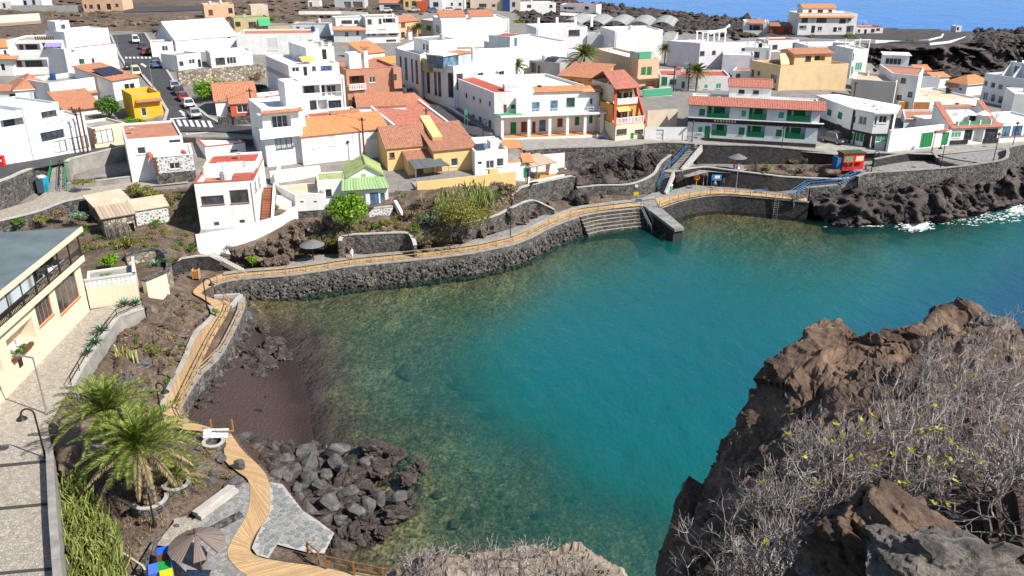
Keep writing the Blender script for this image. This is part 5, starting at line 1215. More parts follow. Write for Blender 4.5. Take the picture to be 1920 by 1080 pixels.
h=house('house', 'white cube house with a roof terrace and two louvred windows',(891,338),(953,333),284,(868,310), 'W', 'DW',[(0,911,301,926,316,'w'),(0,931,297,944,312,'w'),(0,896,303,903,308,'wd')],z=6.8,par=0.6)
e=h.E[0];h.bx(0,e.L-1.8,e.L-0.1,-5.5,-3.2,h.z1-h.z0-0.6,h.z1-h.z0+0.5, 'roof_room', 'W');h.bx(0,1.2,2.8,-4.2,-3.2,h.z1-h.z0-0.5,h.z1-h.z0+0.15, 'skylight', 'GLASSB');h.panels(0,0.6,2.0,-1.2,1,1,1.2)
h.slab('pergola_roof', 'TILEO',[e.pt(e.L+0.1,-1.2,h.z1-0.2),e.pt(e.L+2.9,-1.6,h.z1-0.3),e.pt(e.L+2.5,-4.5,h.z1+0.3),e.pt(e.L-0.6,-4.2,h.z1+0.5)])
for u in (e.L+0.6,e.L+2.6): h.bx(0,u,u+0.14,-2.2,-2.06,0,h.z1-h.z0-0.4, 'pergola_post', 'FRAMEO')
h.bx(0,e.L,e.L+2.6,-0.3,0.0,-1.5,2.1, 'terrace_wall', 'W');h.bx(0,e.L,e.L+3.0,-5.0,-0.3,-1.0,1.15, 'terrace_floor', 'OF');h.px(0,982,315,988,333,-0.3,0.03, 'green_door', 'DOORG')
h.slab('porch_roof', 'TILEO',[e.pt(e.L+2.2,0.4,9.0),e.pt(e.L+3.9,0.4,9.0),e.pt(e.L+3.9,-1.4,10.0),e.pt(e.L+2.2,-1.4,10.0)])
h=House('terrace', 'small terrace with orange floor and a tan tiled shelter on a post', 'terrace')
za=5.9;P_=[G(990,346,za),G(1068,329,za),G(1060,318,za),G(992,324,za)]
h.vol(P_,za-1.5,za+0.35, 'W', 'OF',0.25,[],under=1)
e=h.E[0]
h.slab('shelter_roof', 'CORT',[e.pt(0.8,-0.6,za+2.35),e.pt(6.2,-0.6,za+2.35),e.pt(5.2,-3.8,za+3.3),e.pt(1.2,-3.8,za+3.3)])
mb=MB();mb.tube([e.pt(2.7,-1.2,za),e.pt(2.7,-1.2,za+2.4)],0.09,8);mb.obj('post',M('FRAMEO'),h.root)
h.bx(2,0.2,h.E[2].L-0.1,-0.1,0.15,1.6,4.2, 'back_wall', 'W')
for k in range(8): h.bx(0,5.6+k*0.22,5.9+k*0.22,-2.6,-1.7,1.7,3.6-k*0.22, 'step', 'W')
mb=MB();c=e.pt(3.2,-1.5,za+0.15);mb.box(c+Vector((0,0,0.65)),(1.1,0.8,0.08));mb.box(c+Vector((0,0,0.3)),(0.5,0.4,0.6));mb.obj('green_table',M('SHGL'),h.root)
h=House('house', 'small house with lime green gable roof and striped green porch roof', 'house')
za=6.3;P_=rectP((646,386),(729,380),za,6);h.vol([Vector(p) for p in P_],za,za+2.3, 'W',None,0.1,[(0,650,362,667,385,'w'),(0,670,362,686,385,'lp'),(0,694,361,710,384,'wn'),(0,712,361,722,383,'dgl')])
E_=h.E[0]
P_=[E_.pt(0.6,-2.2,0),E_.pt(E_.L-0.3,-2.2,0),E_.pt(E_.L-0.3,-7.5,0),E_.pt(0.6,-7.5,0)];h.vol(P_,za,za+3.3, 'W',None,0.1,[],under=1).gable(1.5, 'GRN', 'n',0.15, 'W',0.45,trim='GRN')
mb=MB();e2=h.E[0];e2.boxmb(mb,2.1,2.7,0.0,0.05,za+3.35,za+3.7);mb.obj('gable_vent',M('DY'),h.root)
h.slab('porch_roof', 'CORG',[E_.pt(-0.3,0.5,za+2.25),E_.pt(E_.L+0.2,0.5,za+2.25),E_.pt(E_.L-0.2,-2.2,za+3.25),E_.pt(0.0,-2.2,za+3.25)],0.07)
P_=[E_.pt(-3.3,-2.0,0),E_.pt(0.5,-2.0,0),E_.pt(0.5,-6.2,0),E_.pt(-3.3,-6.2,0)];h.vol(P_,za,za+3.2, 'W', 'GRN',0.12,[(0,1.0,0.8,1.8,1.9,'wd','m')],under=1)
h.bx(0,-0.2,E_.L,0.05,0.3,-1.6,0.02, 'stone_base', 'STW')
h=House('courtyard', 'white walled courtyard with an open grey sand floor', 'courtyard')
za=6.0;P_=[G(555,393,za),G(609,390,za),G(597,350,za),G(528,352,za),G(519,372,za)]
h.vol([Vector(p[:2]) for p in P_],za,zat(P_[0],365), 'W', 'DB',0.45,[(0,563,377,569,380,'d'),(0,588,377,594,380,'d')],coping=None)
h.bx(1,0,h.E[1].L,-0.3,0.1,h.z1-h.z0+0.003,h.z1-h.z0+0.1, 'green_coping', 'GRN');c=h.E[0].pt(2.6,-4,h.z1-0.43);mb=MB();mb.lathe([(0.8,0),(0.8,0.1),(0.6,0.12),(0.5,0.05)],c,14);mb.obj('well_ring',M('KERB'),h.root)
h.bx(0,-2.6,-0.2,-3.5,-0.4,-0.5,1.1, 'planter', 'W');h.bx(3,0,h.E[3].L,-0.2,0.0,h.z1-h.z0-0.1,h.z1-h.z0+1.5, 'back_wall', 'W')
h=House('house', 'white house with red flat roofs and red-rimmed parapets above the parasol', 'house')
za=5.6;P_=rectP((377,432),(486,424),za,(404,384));zt=zat(P_[0],344)
P_=[Vector(p) for p in P_]
h.vol(P_,za,zt, 'W', 'DW',0.45,[(0,377,367,420,384,'wb'),(0,431,356,466,381,'wb'),(0,401,416,411,423,'wgl'),(0,449,412,459,418,'wgl'),(1,470,345,473,368,'wcb'),(1,477,336,481,360,'wcb'),(1,484,328,488,352,'wcb')],coping='DR')
e=h.E[0];Lh=e.L
h.bx(0,Lh*0.62,Lh-0.3,-4.6,-0.3,zt-h.z0-0.44,zt-h.z0-0.2, 'red_deck', 'DR');h.bx(0,Lh*0.14,Lh*0.52,-3.4,-0.4,zt-h.z0-0.43,zt-h.z0-0.3, 'red_deck', 'DO')
dn=(P_[3]-P_[0]).normalized()
def qp(u,d): q=P_[0]+(P_[1]-P_[0]).normalized()*u+dn*d;return Vector((q.x,q.y))
D_=(P_[3]-P_[0]).length
h.vol([qp(0.4,D_*0.50),qp(Lh-0.1,D_*0.50),qp(Lh-0.1,D_),qp(0.4,D_)],zt-0.4,zt+1.0, 'W', 'DR',0.3,[],under=0)
for k in range(8): ee=h.E[0];c_=ee.pt(1.6+k*0.42,-1.6,h.z1-0.27);mb=MB();mb.box(c_,(0.3 if k!=3 else 0.12,0.42,0.015));mb.obj('letter',M('BEIGE'),h.root)
mbz=MB();mbz.tube([qp(0.6,D_*0.40).to_3d()+Vector((0,0,zt-0.4)),qp(0.6,D_*0.40).to_3d()+Vector((0,0,zt+1.0))],[0.5,0.3],8);mbz.obj('chimney',M('CREAM'),h.root)
E1=h.E[1]
S0=Vector(G(502,398,5.8)[:2])
for k in range(14):
 q=Vector((*(qp(Lh+0.9,0.5+k*0.42)),0));mb=MB();mb.box((q.x,q.y,za+0.4+k*0.21),(1.3,0.46,0.8+k*0.42 if False else 0.5));mb.obj('step',M('BRICK'),h.root)
mb=MB();a_=qp(Lh+1.65,0.2);b_=qp(Lh+1.65,6.3);mb.bar((a_.x,a_.y,za+0.4),(b_.x,b_.y,za+3.4),0.15,1.3);mb.obj('stair_parapet',M('W'),h.root)
tw=[G(371,470,4.5),G(430,462,4.4),G(480,448,4.4),G(530,433,4.4),G(557,404,5.2)]
for a_,b_ in zip(tw[:-1],tw[1:]):
 mb=MB();d_=(b_-a_);d_.z=0;n_=Vector((d_.y,-d_.x,0)).normalized()*0.15
 q=[a_-n_,a_+n_,b_+n_,b_-n_];ar=sum(q[i].x*q[(i+1) % 4].y-q[(i+1) % 4].x*q[i].y for i in range(4))
 if ar<0: q.reverse()
 mb.prism([(p.x,p.y) for p in q],2.8,6.55);mb.obj('terrace_wall',M('W'),h.root)
mb=MB();q=[tw[0],tw[1],tw[2],tw[3],tw[4],Vector((*qp(Lh+2,2),0)),Vector((*qp(Lh,0),0)),Vector((*qp(0,0),0))];mb.face([(p.x,p.y,5.72) for p in q]);mb.obj('terrace_floor',M('DG'),h.root)
mb=MB();c_=G(377,463,4.6);mb.box(c_+Vector((-0.1,-0.25,0.9)),(0.9,0.08,1.9));mb.obj('garden_gate',M('FRAMEB'),h.root)
h=House('house', 'white house with a brown roof terrace above the grey retaining wall', 'house')
za=8.9;P_=rectP((247,331),(352,322),za,(238,296));h.vol([Vector(p) for p in P_],za,zat(P_[0],262), 'W', 'DO',0.3,[(0,257,276,273,289,'w'),(0,317,262,338,267,'wd')])
h=House('house', 'low white house wing studded with black stones and brick quoins', 'house')
za=8.5;P_=rectP((296,341),(368,334),za,7);h.vol([Vector(p) for p in P_],za,zat(P_[0],296), 'STW', 'DW',0.2,[(0,317,305,338,317,'w')],coping='W');e=h.E[0]
h.bx(0,0.0,e.L,0.0,0.12,-0.5,1.15, 'stone_base', 'STB')
for k in range(8): h.bx(0,-0.12,0.45 if k % 2 else 0.28,0.0,0.06,1.2+k*0.3,1.42+k*0.3, 'quoin', 'FRAMEB')
h.slab('red_verge', 'DR',[e.pt(-0.3,0.1,h.z1-0.3),e.pt(0.2,0.1,h.z1-0.3),e.pt(-0.6,-4.0,h.z1+0.5),e.pt(-1.1,-4.0,h.z1+0.5)],0.15);h.slab('red_verge', 'DR',[e.pt(4.0,-1.0,h.z1+0.1),e.pt(4.4,-1.0,h.z1+0.1),e.pt(3.7,-4.0,h.z1+0.35),e.pt(3.3,-4.0,h.z1+0.35)],0.12)
h=house('house', 'white house with a red edged flat roof in the shade of the tall house',(388,306),(463,297),276,7, 'W', 'DW',[(0,432,281,446,284,'wd')],z=9,coping='DR')
h=house('house', 'white parapet house with a row of small dark roof openings at the crossing',(352,262),(440,252),252,5, 'W', 'DW',[],z=11,par=0.3);
for k in range(8): h.bx(0,0.6+k*0.9,0.95+k*0.9,-2.0,-1.6,h.z1-h.z0-0.3,h.z1-h.z0+0.2, 'roof_vent', 'FRAMED')
h=House('apartment_house', 'white apartment house with stacked loggias and a shaded left wall', 'house')
za=11.5;P_=[G(556,210,za),G(650,204,za),None,G(506,182,za)];P_[2]=P_[1]+(P_[3]-P_[0]);P_=[Vector(p[:2]) for p in P_]
h.vol(P_,za,zat(P_[0],146), 'W', 'DW',0.9,[(0,560,160,600,184,'lo'),(0,603,158,640,182,'lw'),(0,581,188,594,208,'wd'),(0,596,187,614,208,'lp'),(0,616,188,640,206,'sh')]);e=h.E[0];dn=(P_[3]-P_[0]).normalized();zt=h.z1;D_=(P_[3]-P_[0]).length
def qp2(u,d): return P_[0]+e.t*u+dn*d
h.vol([qp2(0,2.2),qp2(e.L,2.2),qp2(e.L,D_),qp2(0,D_)],zt-0.9,zt+1.9, 'W', 'DW',0.4,[(0,547,126,561,135,'w'),(0,569,125,576,142,'d'),(0,585,123,592,132,'wd'),(0,601,119,622,131,'wn')],under=0)
z2_=h.z1;h.vol([qp2(4.5,6.5),qp2(9.5,6.5),qp2(9.5,D_),qp2(4.5,D_)],z2_-0.4,z2_+2.3, 'W', 'DW',0.3,[(0,2.8,0.5,3.6,2.3,'d','m')],under=0);h.chimney(0,1.0,-0.8,1.5);h.chimney(0,4.4,-0.6,1.2);h.tank(0,3.0,-1.5)
h.slab('roof_mat', 'AWN',[qp2(3,4).to_3d()+Vector((0,0,z2_+0.2)),qp2(5.5,4).to_3d()+Vector((0,0,z2_+0.2)),qp2(5.5,6).to_3d()+Vector((0,0,z2_+0.9)),qp2(3,6).to_3d()+Vector((0,0,z2_+0.9))],0.06)
h=house('apartment_house', 'salmon brown house with a white balustrade balcony and shop window',(654,202),(748,194),131,11, 'SALM', 'DO',[(0,655,142,683,157,'ld'),(0,692,144,704,155,'w'),(0,694,177,706,188,'wd'),(0,717,175,745,198,'sh'),(0,660,182,676,200,'wd')],z=11.4,par=0.4,coping='SALM');e=h.E[0]
u0,u1,a,b=e.rect(655,157,687,167,0.5);mb=MB();e.boxmb(mb,u0,u1,0.4,0.5,b-0.12,b);e.boxmb(mb,u0,u1,0.0,0.5,a-0.15,a)
for k in range(10): e.boxmb(mb,u0+(u1-u0-0.2)*k/9,u0+(u1-u0-0.2)*k/9+0.16,0.38,0.48,a,b-0.12)
mb.obj('balustrade',M('W'),h.root)
h.bx(0,e.L-1.0,e.L+0.5,-0.3,0.9,2.9,6.6, 'corner_bay', 'SALM');h.px(0,737,139,744,150,0.9,0.93, 'bay_window', 'GLASS')
for k,x in enumerate((669,681)):
 u=e.hit(x,178)[0];mb=MB();e.boxmb(mb,u-0.4,u+0.4,0.0,0.35,e.hit(x,182)[1],e.hit(x,175)[1]);ac=mb.obj('air_conditioner',M('FRAME'),h.root)
 mb=MB();c=e.pt(u,0.37,e.hit(x,178.5)[1]);mb.tube([c-Vector((*e.n,0))*0.01,c+Vector((*e.n,0))*0.02],0.22,10);mb.obj('fan_grille',M('IRON'),ac)
h.bx(0,1.0,3.2,-4.0,-1.0,h.z1-h.z0-0.3,h.z1-h.z0+2.6, 'white_tower', 'W');h.bx(0,3.7,4.4,-1.6,-0.8,h.z1-h.z0-0.3,h.z1-h.z0+3.4, 'chimney', 'W');h.bx(0,3.4,4.7,-1.9,-0.5,h.z1-h.z0+3.403,h.z1-h.z0+3.6, 'chimney_cap', 'DO')
h=house('house', 'terracotta gabled house with a red painted annex on the street corner',(407,219),(484,214),191,9, 'W',None,[(0,427,200,436,210,'wd')],z=11.9);h.gable(2.2, 'TILE', 'u',0.25, 'W',trim=None);e=h.E[0]
P_=[e.pt(e.L-4.4,1.4,0),e.pt(e.L-0.2,1.4,0),e.pt(e.L-0.2,-1.0,0),e.pt(e.L-4.4,-1.0,0)];h.vol(P_,h.z0,h.z1-0.3, 'RED',None,0.1,[(0,1.0,0.7,2.8,2.0,'w','m')]).shed(0.9, 'TILE',0,0.25, 'RED')
h=house('house', 'white low house with maroon roof patches beside the tall white house',(486,232),(572,222),190,8, 'W', 'DR',[],z=11,par=0.7);h.bx(0,5.0,6.0,-3.5,-1.0,h.z1-h.z0-0.5,h.z1-h.z0+1.6, 'roof_block', 'LAV')
h=house('yard_wall', 'curved dark basalt garden wall in front of the terracotta gabled house',(410,238),(488,233),221,0.5, 'STB',None,[],z=11.7,cat='wall')
h=House('restaurant', 'cream two-storey restaurant with a grey roof and a dark glazed balcony', 'restaurant')
za=6.5;F0,F1=Vector(G(-70,833,za)[:2]),Vector(G(168,583,za)[:2])
n_=-perp((F1-F0).normalized());Pn=[F0,F1,F1+n_*12,F0+n_*12]
eR=Edge(F0,F1)
h.vol(Pn,za,za+5.2, 'CREAM',None,0.1,[(0,103,512,148,580,'wo'),(0,66,556,99,606,'wo'),(0,10,612,70,662,'lp'),(0,-40,676,8,720,'lp')]);e=h.E[0]
ZS=za+5.2
mb=MB();e.boxmb(mb,-0.2,e.L+0.1,-0.2,0.55,ZS,ZS+0.5);mb.obj('balcony_slab',M('CREAM'),h.root)
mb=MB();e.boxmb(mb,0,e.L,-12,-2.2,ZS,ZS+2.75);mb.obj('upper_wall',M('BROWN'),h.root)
mb=MB();e.boxmb(mb,0,e.L,-2.18,-0.2,ZS+0.1,ZS+0.2);mb.obj('balcony_floor',M('DG'),h.root)
NB=10
for k in range(NB+1):
 u=e.L*k/NB;mb=MB();e.boxmb(mb,u-0.06,u+0.06,0.3,0.42,ZS+0.5,ZS+2.85);mb.obj('balcony_post',M('FRAMED'),h.root)
for k in range(NB):
 ua,ub=e.L*k/NB+0.08,e.L*(k+1)/NB-0.08
 f=MB();e.boxmb(f,ua,ub,0.32,0.40,ZS+1.3,ZS+1.38);e.boxmb(f,ua,ub,0.32,0.40,ZS+0.52,ZS+0.6)
 for j in range(9): e.boxmb(f,ua+(ub-ua)*(j+0.5)/9-0.025,ua+(ub-ua)*(j+0.5)/9+0.025,0.33,0.39,ZS+0.6,ZS+1.3)
 f.obj('balcony_railing',M('FRAMED'),h.root)
 if 1<k<6: p=MB();e.boxmb(p,ua,ub,0.35,0.38,ZS+1.42,ZS+2.8);p.obj('blind',M('CURT'),h.root)
h.slab('roof', 'RFLT',[e.pt(-0.6,0.7,ZS+3.2),e.pt(e.L+0.4,0.7,ZS+3.2),e.pt(e.L-3.0,-13,ZS+3.6),e.pt(-0.6,-13,ZS+3.6)],0.12)
mb=MB();mb.bar(e.pt(-0.6,0.72,ZS+3.02),e.pt(e.L+0.45,0.72,ZS+3.02),0.14,0.45);mb.obj('fascia',M('CREAM'),h.root)
mb=MB();e.boxmb(mb,0,e.L,-2.2,0.64,ZS+2.8,ZS+2.86);mb.obj('ceiling',M('CREAM'),h.root)
u,zl=e.hit(38,680);mb=MB();e.boxmb(mb,u-0.3,u+0.3,0.0,0.05,zl-0.35,zl+0.4);mb.obj('menu_board',M('IRON'),h.root)
WH=mat_plain('white_plastic',(0.75,0.75,0.74),0.45,0,0.06)
def garden_chair(P,rz,label,grp):
 t=thing('chair',label, 'chair',P,grp,rz)
 m_=MB();m_.box((0,0,0.44),(0.48,0.46,0.04));m_.obj('seat',WH,t,local=True)
 m_=MB();m_.box((0,0.23,0.85),(0.46,0.04,0.1));m_.box((0,0.22,0.65),(0.46,0.03,0.06))
 for k in range(4): m_.box((-0.17+k*0.113,0.225,0.66),(0.05,0.03,0.36))
 m_.obj('backrest',WH,t,local=True)
 for sx in (-1,1):
  for sy in (-1,1): m_=MB();m_.bar((sx*0.2,sy*0.19,0.42),(sx*0.25,sy*0.24,0.0),0.04,0.04);m_.obj('leg',WH,t,local=True)
  m_=MB();m_.bar((sx*0.25,-0.2,0.66),(sx*0.25,0.22,0.68),0.05,0.03);m_.bar((sx*0.24,-0.18,0.44),(sx*0.25,-0.2,0.66),0.04,0.03);m_.obj('armrest',WH,t,local=True)
ZB=ZS+0.2
u1=e.hit(105,492)[0]
for k,(du,o,r) in enumerate(((0,-0.3,1.2),(0.9,-0.4,2.2),(1.0,-1.2,3.6),(-0.1,-1.3,0.4))):
 garden_chair(e.pt(u1-0.4+du,o,ZB),r, 'white plastic garden chair at the round table on the dark upper balcony', 'white chairs on the restaurant balcony')
t=thing('table', 'white round plastic table on the dark upper balcony of the restaurant', 'table',e.pt(u1+0.05,-0.8,ZB))
m_=MB();m_.lathe([(0.45,0.70),(0.45,0.74)],(0,0,0),14);m_.obj('table_top',WH,t,local=True)
for k in range(3): m_=MB();m_.bar((0,0,0.7),(math.cos(k*2.1)*0.38,math.sin(k*2.1)*0.38,0),0.05,0.05);m_.obj('leg',WH,t,local=True)
u2=e.hit(32,635)[0];ZT=e.hit(40,662)[1]
for k,(du,o,r) in enumerate(((0,-0.4,1.0),(1.0,-0.5,2.4),(-1.2,-0.5,4.4))):
 garden_chair(e.pt(u2+du,o,ZT),r, 'white plastic garden chair behind the flower box of the restaurant', 'white chairs behind the restaurant flower boxes')
for k,(ua,ub) in enumerate(((u2-1.5,u2+1.7),)):
 mb=MB();e.boxmb(mb,ua,ub,0.0,0.3,ZT-0.05,ZT+0.25);fb=mb.obj('flower_box',M('FRAMEB'),h.root);FLOWER=(e.pt((ua+ub)/2,0.15,ZT+0.45),e,(ub-ua)/2,fb)
h=House('terrace', 'cream terrace block with a white lattice parapet and grey coping beside the restaurant', 'terrace')
za=6.5;P_=rectP((169,576),(262,562),za,5.0);h.vol([Vector(p) for p in P_],za,zat(P_[0],541), 'CREAM', 'DG',0.15,[]);e=h.E[0];zt=h.z1
for i,ee in enumerate((h.E[0],h.E[1])):
 mb=MB();ee.boxmb(mb,0.0,ee.L,-0.16,-0.02,zt+0.003,zt+0.75);mb.obj('lattice_parapet',M('W'),h.root)
 mb=MB();ee.boxmb(mb,-0.06,ee.L+0.06,-0.24,0.06,zt+0.753,zt+0.92);mb.obj('coping',M('LGREY'),h.root)
 if i==0:
  for r_ in range(2):
   for k in range(int(ee.L/0.42)):
    c=ee.pt(0.25+k*0.42,0.0,zt+0.2+r_*0.36);m_=MB();nv=Vector((*ee.n,0));m_.tube([c-nv*0.015,c+nv*0.012],0.11,8);m_.obj('lattice_hole',M('LGREY'),h.root)
h=house('garden_wall', 'cream garden wall with a dark doorway and stone coping by the agaves',(280,563),(318,546),528,0.6, 'CREAM',None,[],z=5.6,cat='wall');h.bx(0,-0.1,h.E[0].L+0.1,-0.65,0.08,h.z1-h.z0+0.003,h.z1-h.z0+0.15, 'coping', 'STB')
h=house('shed', 'rustic shed with a beige tarpaulin roof in the overgrown garden',(190,420),(250,408),392,4.5, 'STL',None,[],z=5.9,cat='shed');h.shed(0.6, 'DB',0,0.4, 'STL')
h=house('shed', 'rustic shed with corrugated tan roof and whitewashed stone wall',(200,446),(256,436),410,3.0, 'STL',None,[(0,240,418,254,436,'lp')],z=5.7,cat='shed');h.shed(0.5, 'CORT',0,0.3, 'STL');
h=house('shed', 'little whitewashed rubble hut with a green shutter in the garden',(257,420),(318,410),396,3.0, 'STW',None,[(0,271,398,281,404,'sgl')],z=5.9,cat='shed');h.shed(0.6, 'DB',0,0.2, 'STW')
# ------------------------------------------------------------------ promenade, walls, stairs, jetty
def resample(pts,step):
 pts=[Vector(p) for p in pts];out=[pts[0]]
 for a,b in zip(pts[:-1],pts[1:]):
  k=max(1,int((b-a).length/step))
  out+=[a.lerp(b,i/k) for i in range(1,k+1)]
 return out
def catmull(pts,n=6):
 pts=[Vector(p) for p in pts];out=[]
 for i in range(len(pts)-1):
  p0,p1,p2,p3=pts[max(0,i-1)],pts[i],pts[i+1],pts[min(len(pts)-1,i+2)]
  for j in range(n):
   t=j/n
   out.append(0.5*((2*p1)+(p2-p0)*t+(2*p0-5*p1+4*p2-p3)*t*t+(3*p1-p0-3*p2+p3)*t*t*t))
 out.append(pts[-1])
 return out
def side(line):
 ns=[]
 for i in range(len(line)):
  d=line[min(i+1,len(line)-1)]-line[max(i-1,0)]
  ns.append(Vector((d.y,-d.x,0)).normalized())
 return ns
def wall_line(name,label,pts,zb,th=0.6,mat='STB',coping='KERB',out=1,batter=0.0,cat='wall',cop_h=0.14,smooth=True,group=None,rough=0.0,foot=None):
 """pts: (px, py, ztop) along the visible top edge; the body lies behind it (away from `out`)."""
 L=[G(*p) for p in pts]
 L=catmull(L,5) if smooth and len(L)>2 else resample(L,1.5)
 N=side(L)
 if foot is not None: FACES.append(([(*proj(p),p.z) for p in L],[(*proj((p.x,p.y,foot)),foot) for p in L]))
 root=thing(name,label,cat,(L[0].x,L[0].y,zb),group)
 mb=MB();s=0;k=5
 cols=[]
 for i,(p,n) in enumerate(zip(L,N)):
  zz=[p.z-cop_h+(zb-p.z+cop_h)*j/k for j in range(k+1)]
  row=[]
  for j,z in enumerate(zz):
   o=batter*j/k+(rough*(mnoise.noise(Vector((p.x*1.7,p.y*1.7,z*1.9)))) if rough else 0)
   q=p+n*out*o;row.append(Vector((q.x,q.y,z)))
  b=p-n*out*th
  cols.append((row,Vector((b.x,b.y,p.z-cop_h)),Vector((b.x,b.y,zb)),s))
  if i+1<len(L): s+=(L[i+1]-p).length
 for (r0,t0,b0,s0),(r1,t1,b1,s1) in zip(cols[:-1],cols[1:]):
  for j in range(k):
   q=[r0[j+1],r1[j+1],r1[j],r0[j]];mb.face(q if out>0 else q[::-1],[(s0,q[0].z),(s1,q[1].z),(s1,q[2].z),(s0,q[3].z)])
  for q in ([r0[0],r1[0],t1,t0],[t0,t1,b1,b0]): mb.face(q if out>0 else q[::-1])
 for (r,t,b,s_) in (cols[0],cols[-1]): mb.face([r[0],t,b,r[-1]])
 mb.obj('masonry',M(mat),root)
 if coping:
  c=MB()
  for i in range(len(L)-1):
   a,b,na,nb=L[i],L[i+1],N[i],N[i+1]
   A=[a+na*out*0.06,a-na*out*(th+0.04),b-nb*out*(th+0.04),b+nb*out*0.06]
   lo=[Vector((p.x,p.y,p.z-cop_h+0.003)) for p in A]
   c.face(A[::-1] if out>0 else A);c.face([lo[0],lo[3],A[3],A[0]]);c.face([lo[2],lo[1],A[1],A[2]])
  c.obj('coping',M(coping),root)
 return root,L,N
MATS['KERBD']=mat_plain('weathered_coping',(0.30,0.28,0.255),0.9,0,0.35,1.2,0.3)
wl=lambda z: [(x,y,z) for x,y in WALLTOP]
sea_wall,SWL,SWN=wall_line('sea_wall', 'long basalt sea wall below the timber promenade',wl(2.5),-1.6,0.5, 'STB', 'KERBD',1,0.9,rough=0.25)
quay_wall,QWL,QWN=wall_line('quay_wall', 'curved shade-dark quay wall with an iron ladder',[(x,y,2.6) for x,y in QUAYTOP],-1.6,0.45, 'STD', 'KERBD',1,0.15)  # this wall lies in shade; the near-black masonry colour carries that
bw_wall,BWL,BWN=wall_line('beach_wall', 'grey stone wall between the beach and the timber walkway',[(458,557,2.6),(456,582,2.6),(416,662,2.6),(377,702,2.6),(345,752,2.6),(340,772,2.6),(362,793,2.6),(396,803,2.6)],-0.5,0.7, 'STB', 'KERBD',-1,0.5,rough=0.2)
wall_line('retaining_wall', 'dark rubble retaining wall under the lower road',[(-130,371,11.6),(0,339,11.2),(52,318,10.9),(80,312,10.65),(106,307,10.45)],6.8,0.6, 'STB', 'KERB',1,foot=7.6)
wall_line('garden_wall', 'low rubble wall edging the cobbled path above the garden',[(-80,431,8.0),(0,413,8.0),(70,396,8.1),(105,383,8.1),(130,375,8.15),(190,365,8.2)],5.2,0.4, 'STB', 'KERB',1,foot=6.3)
wall_line('retaining_wall', 'tall stained concrete retaining wall beside the green-railed steps',[(126,303,10.9),(134,297,10.9),(170,288,10.8),(242,271,10.7)],7.9,0.5, 'CONC', 'KERB',1,smooth=False,foot=8.6)
wall_line('retaining_wall', 'low grey wall band along the cobbled path below the tall concrete wall',[(126,343,8.7),(180,338,8.8),(246,330,8.9)],7.6,0.3, 'CONC', 'KERB',1,smooth=False,foot=7.9)
wall_line('parapet_wall', 'rubble parapet wall along the promenade street above the lava slope',[(985,281,8.6),(1040,277,8.45),(1159,273.5,8.2),(1223,267.5,8.2),(1262,267,8.2),(1303,269,8.1)],4.2,0.4, 'STB', 'KERBD',1,foot=6.2)
wall_line('retaining_wall', 'curved rubble wall with pale coping from the boulder bank up to the blue-railed stairs',[(1082,351,4.4),(1123,347,4.4),(1175,345.6,4.4),(1207,337,4.8),(1230,323,5.4),(1240,305,6.3),(1259,290,7.2)],2.3,0.4, 'STB', 'KERB',1,foot=2.65)
wall_line('retaining_wall', 'high basalt wall under the small terrace with the orange floor',[(960,366,5.2),(978,351,6.1),(990,347.5,6.1),(1030,338,6.1),(1073,329,6.1),(1079,331,5.8)],2.2,0.5, 'STB', 'KERB',1,smooth=False,foot=2.6)
wall_line('planter_wall', 'grey basalt planter wall below the round green tree',[(640,452,5.0),(648,441,5.1),(692,438,5.2),(758,436,5.2),(771,446,4.8),(776,460,4.2)],2.3,0.4, 'STB', 'KERB',1,foot=2.6)
wall_line('garden_wall', 'winding low basalt wall under the cactus bank',[(846,424,4.9),(858,419,5.0),(899,412,4.9),(934,402,4.9),(962,388,4.9),(996,375,4.8),(1020,383,4.1),(1040,393,3.3)],2.3,0.35, 'STB', 'KERB',1,foot=2.7)
wall_line('ramp_wall', 'dark smooth ramp wall beside the white garden steps',[(312,497,4.5),(340,484,4.5),(366,480,4.5),(392,479,4.5),(424,494,3.5),(456,510,2.7)],2.2,0.35, 'STD', 'KERB',1,smooth=False,foot=2.65)
wall_line('terrace_wall', 'long dark terrace wall behind the quay with notice boards',[(1262,326,4.6),(1272,320,5.3),(1315,313,5.5),(1365,318,5.5),(1440,327,5.2),(1476,331,4.9),(1540,334,4.75),(1573,335,4.7),(1606,332,4.9)],2.3,0.4, 'STD', 'KERB',1,foot=2.65)
wall_line('parapet_wall', 'great dark sea wall of the plaza above the lava rocks',[(1610,331,5.9),(1628,324,6.2),(1700,319.5,6.2),(1771,314.5,6.3),(1842,306,6.7),(1885,298,7.2),(1893,286,7.4),(1899,274,7.5),(1990,262,7.5)],1.0,0.4, 'STB', 'KERBD',1,0.5,rough=0.2,foot=3.6)
wall_line('plaza_wall', 'black wall bench enclosing the sunken plaza beside the kiosk',[(1640,298,6.9),(1680,290,6.95),(1720,284,7.0),(1748,284,7.0),(1757,296,6.6)],5.2,0.35, 'STD', 'KERBD',1,smooth=False,foot=5.55)
wall_line('retaining_wall', 'black retaining wall of the street above the planted slope',[(1309,270,8.2),(1361,271.5,8.1),(1440,274,8.0),(1541,284,7.2),(1580,288,6.9),(1640,286,6.9)],4.2,0.4, 'STD', 'KERBD',1,foot=5.0)
wall_line('garden_wall', 'rounded rubble wall around the hollow with the blue-green agave',[(236,478,6.9),(262,470,7.0),(296,468,7.0),(310,480,7.0),(312,500,6.8),(300,520,6.6),(284,530,6.6)],4.6,0.4, 'STL', 'STB',1,foot=5.6)
wall_line('kerb_wall', 'pale terrace edge wall with iron handrail above the rock slope',[(270,577,6.75),(224,592,6.75),(192,634,6.75),(160,681,6.75),(136,724,6.75)],4.0,0.4, 'CONC', 'KERB',-1,smooth=False,foot=5.2)
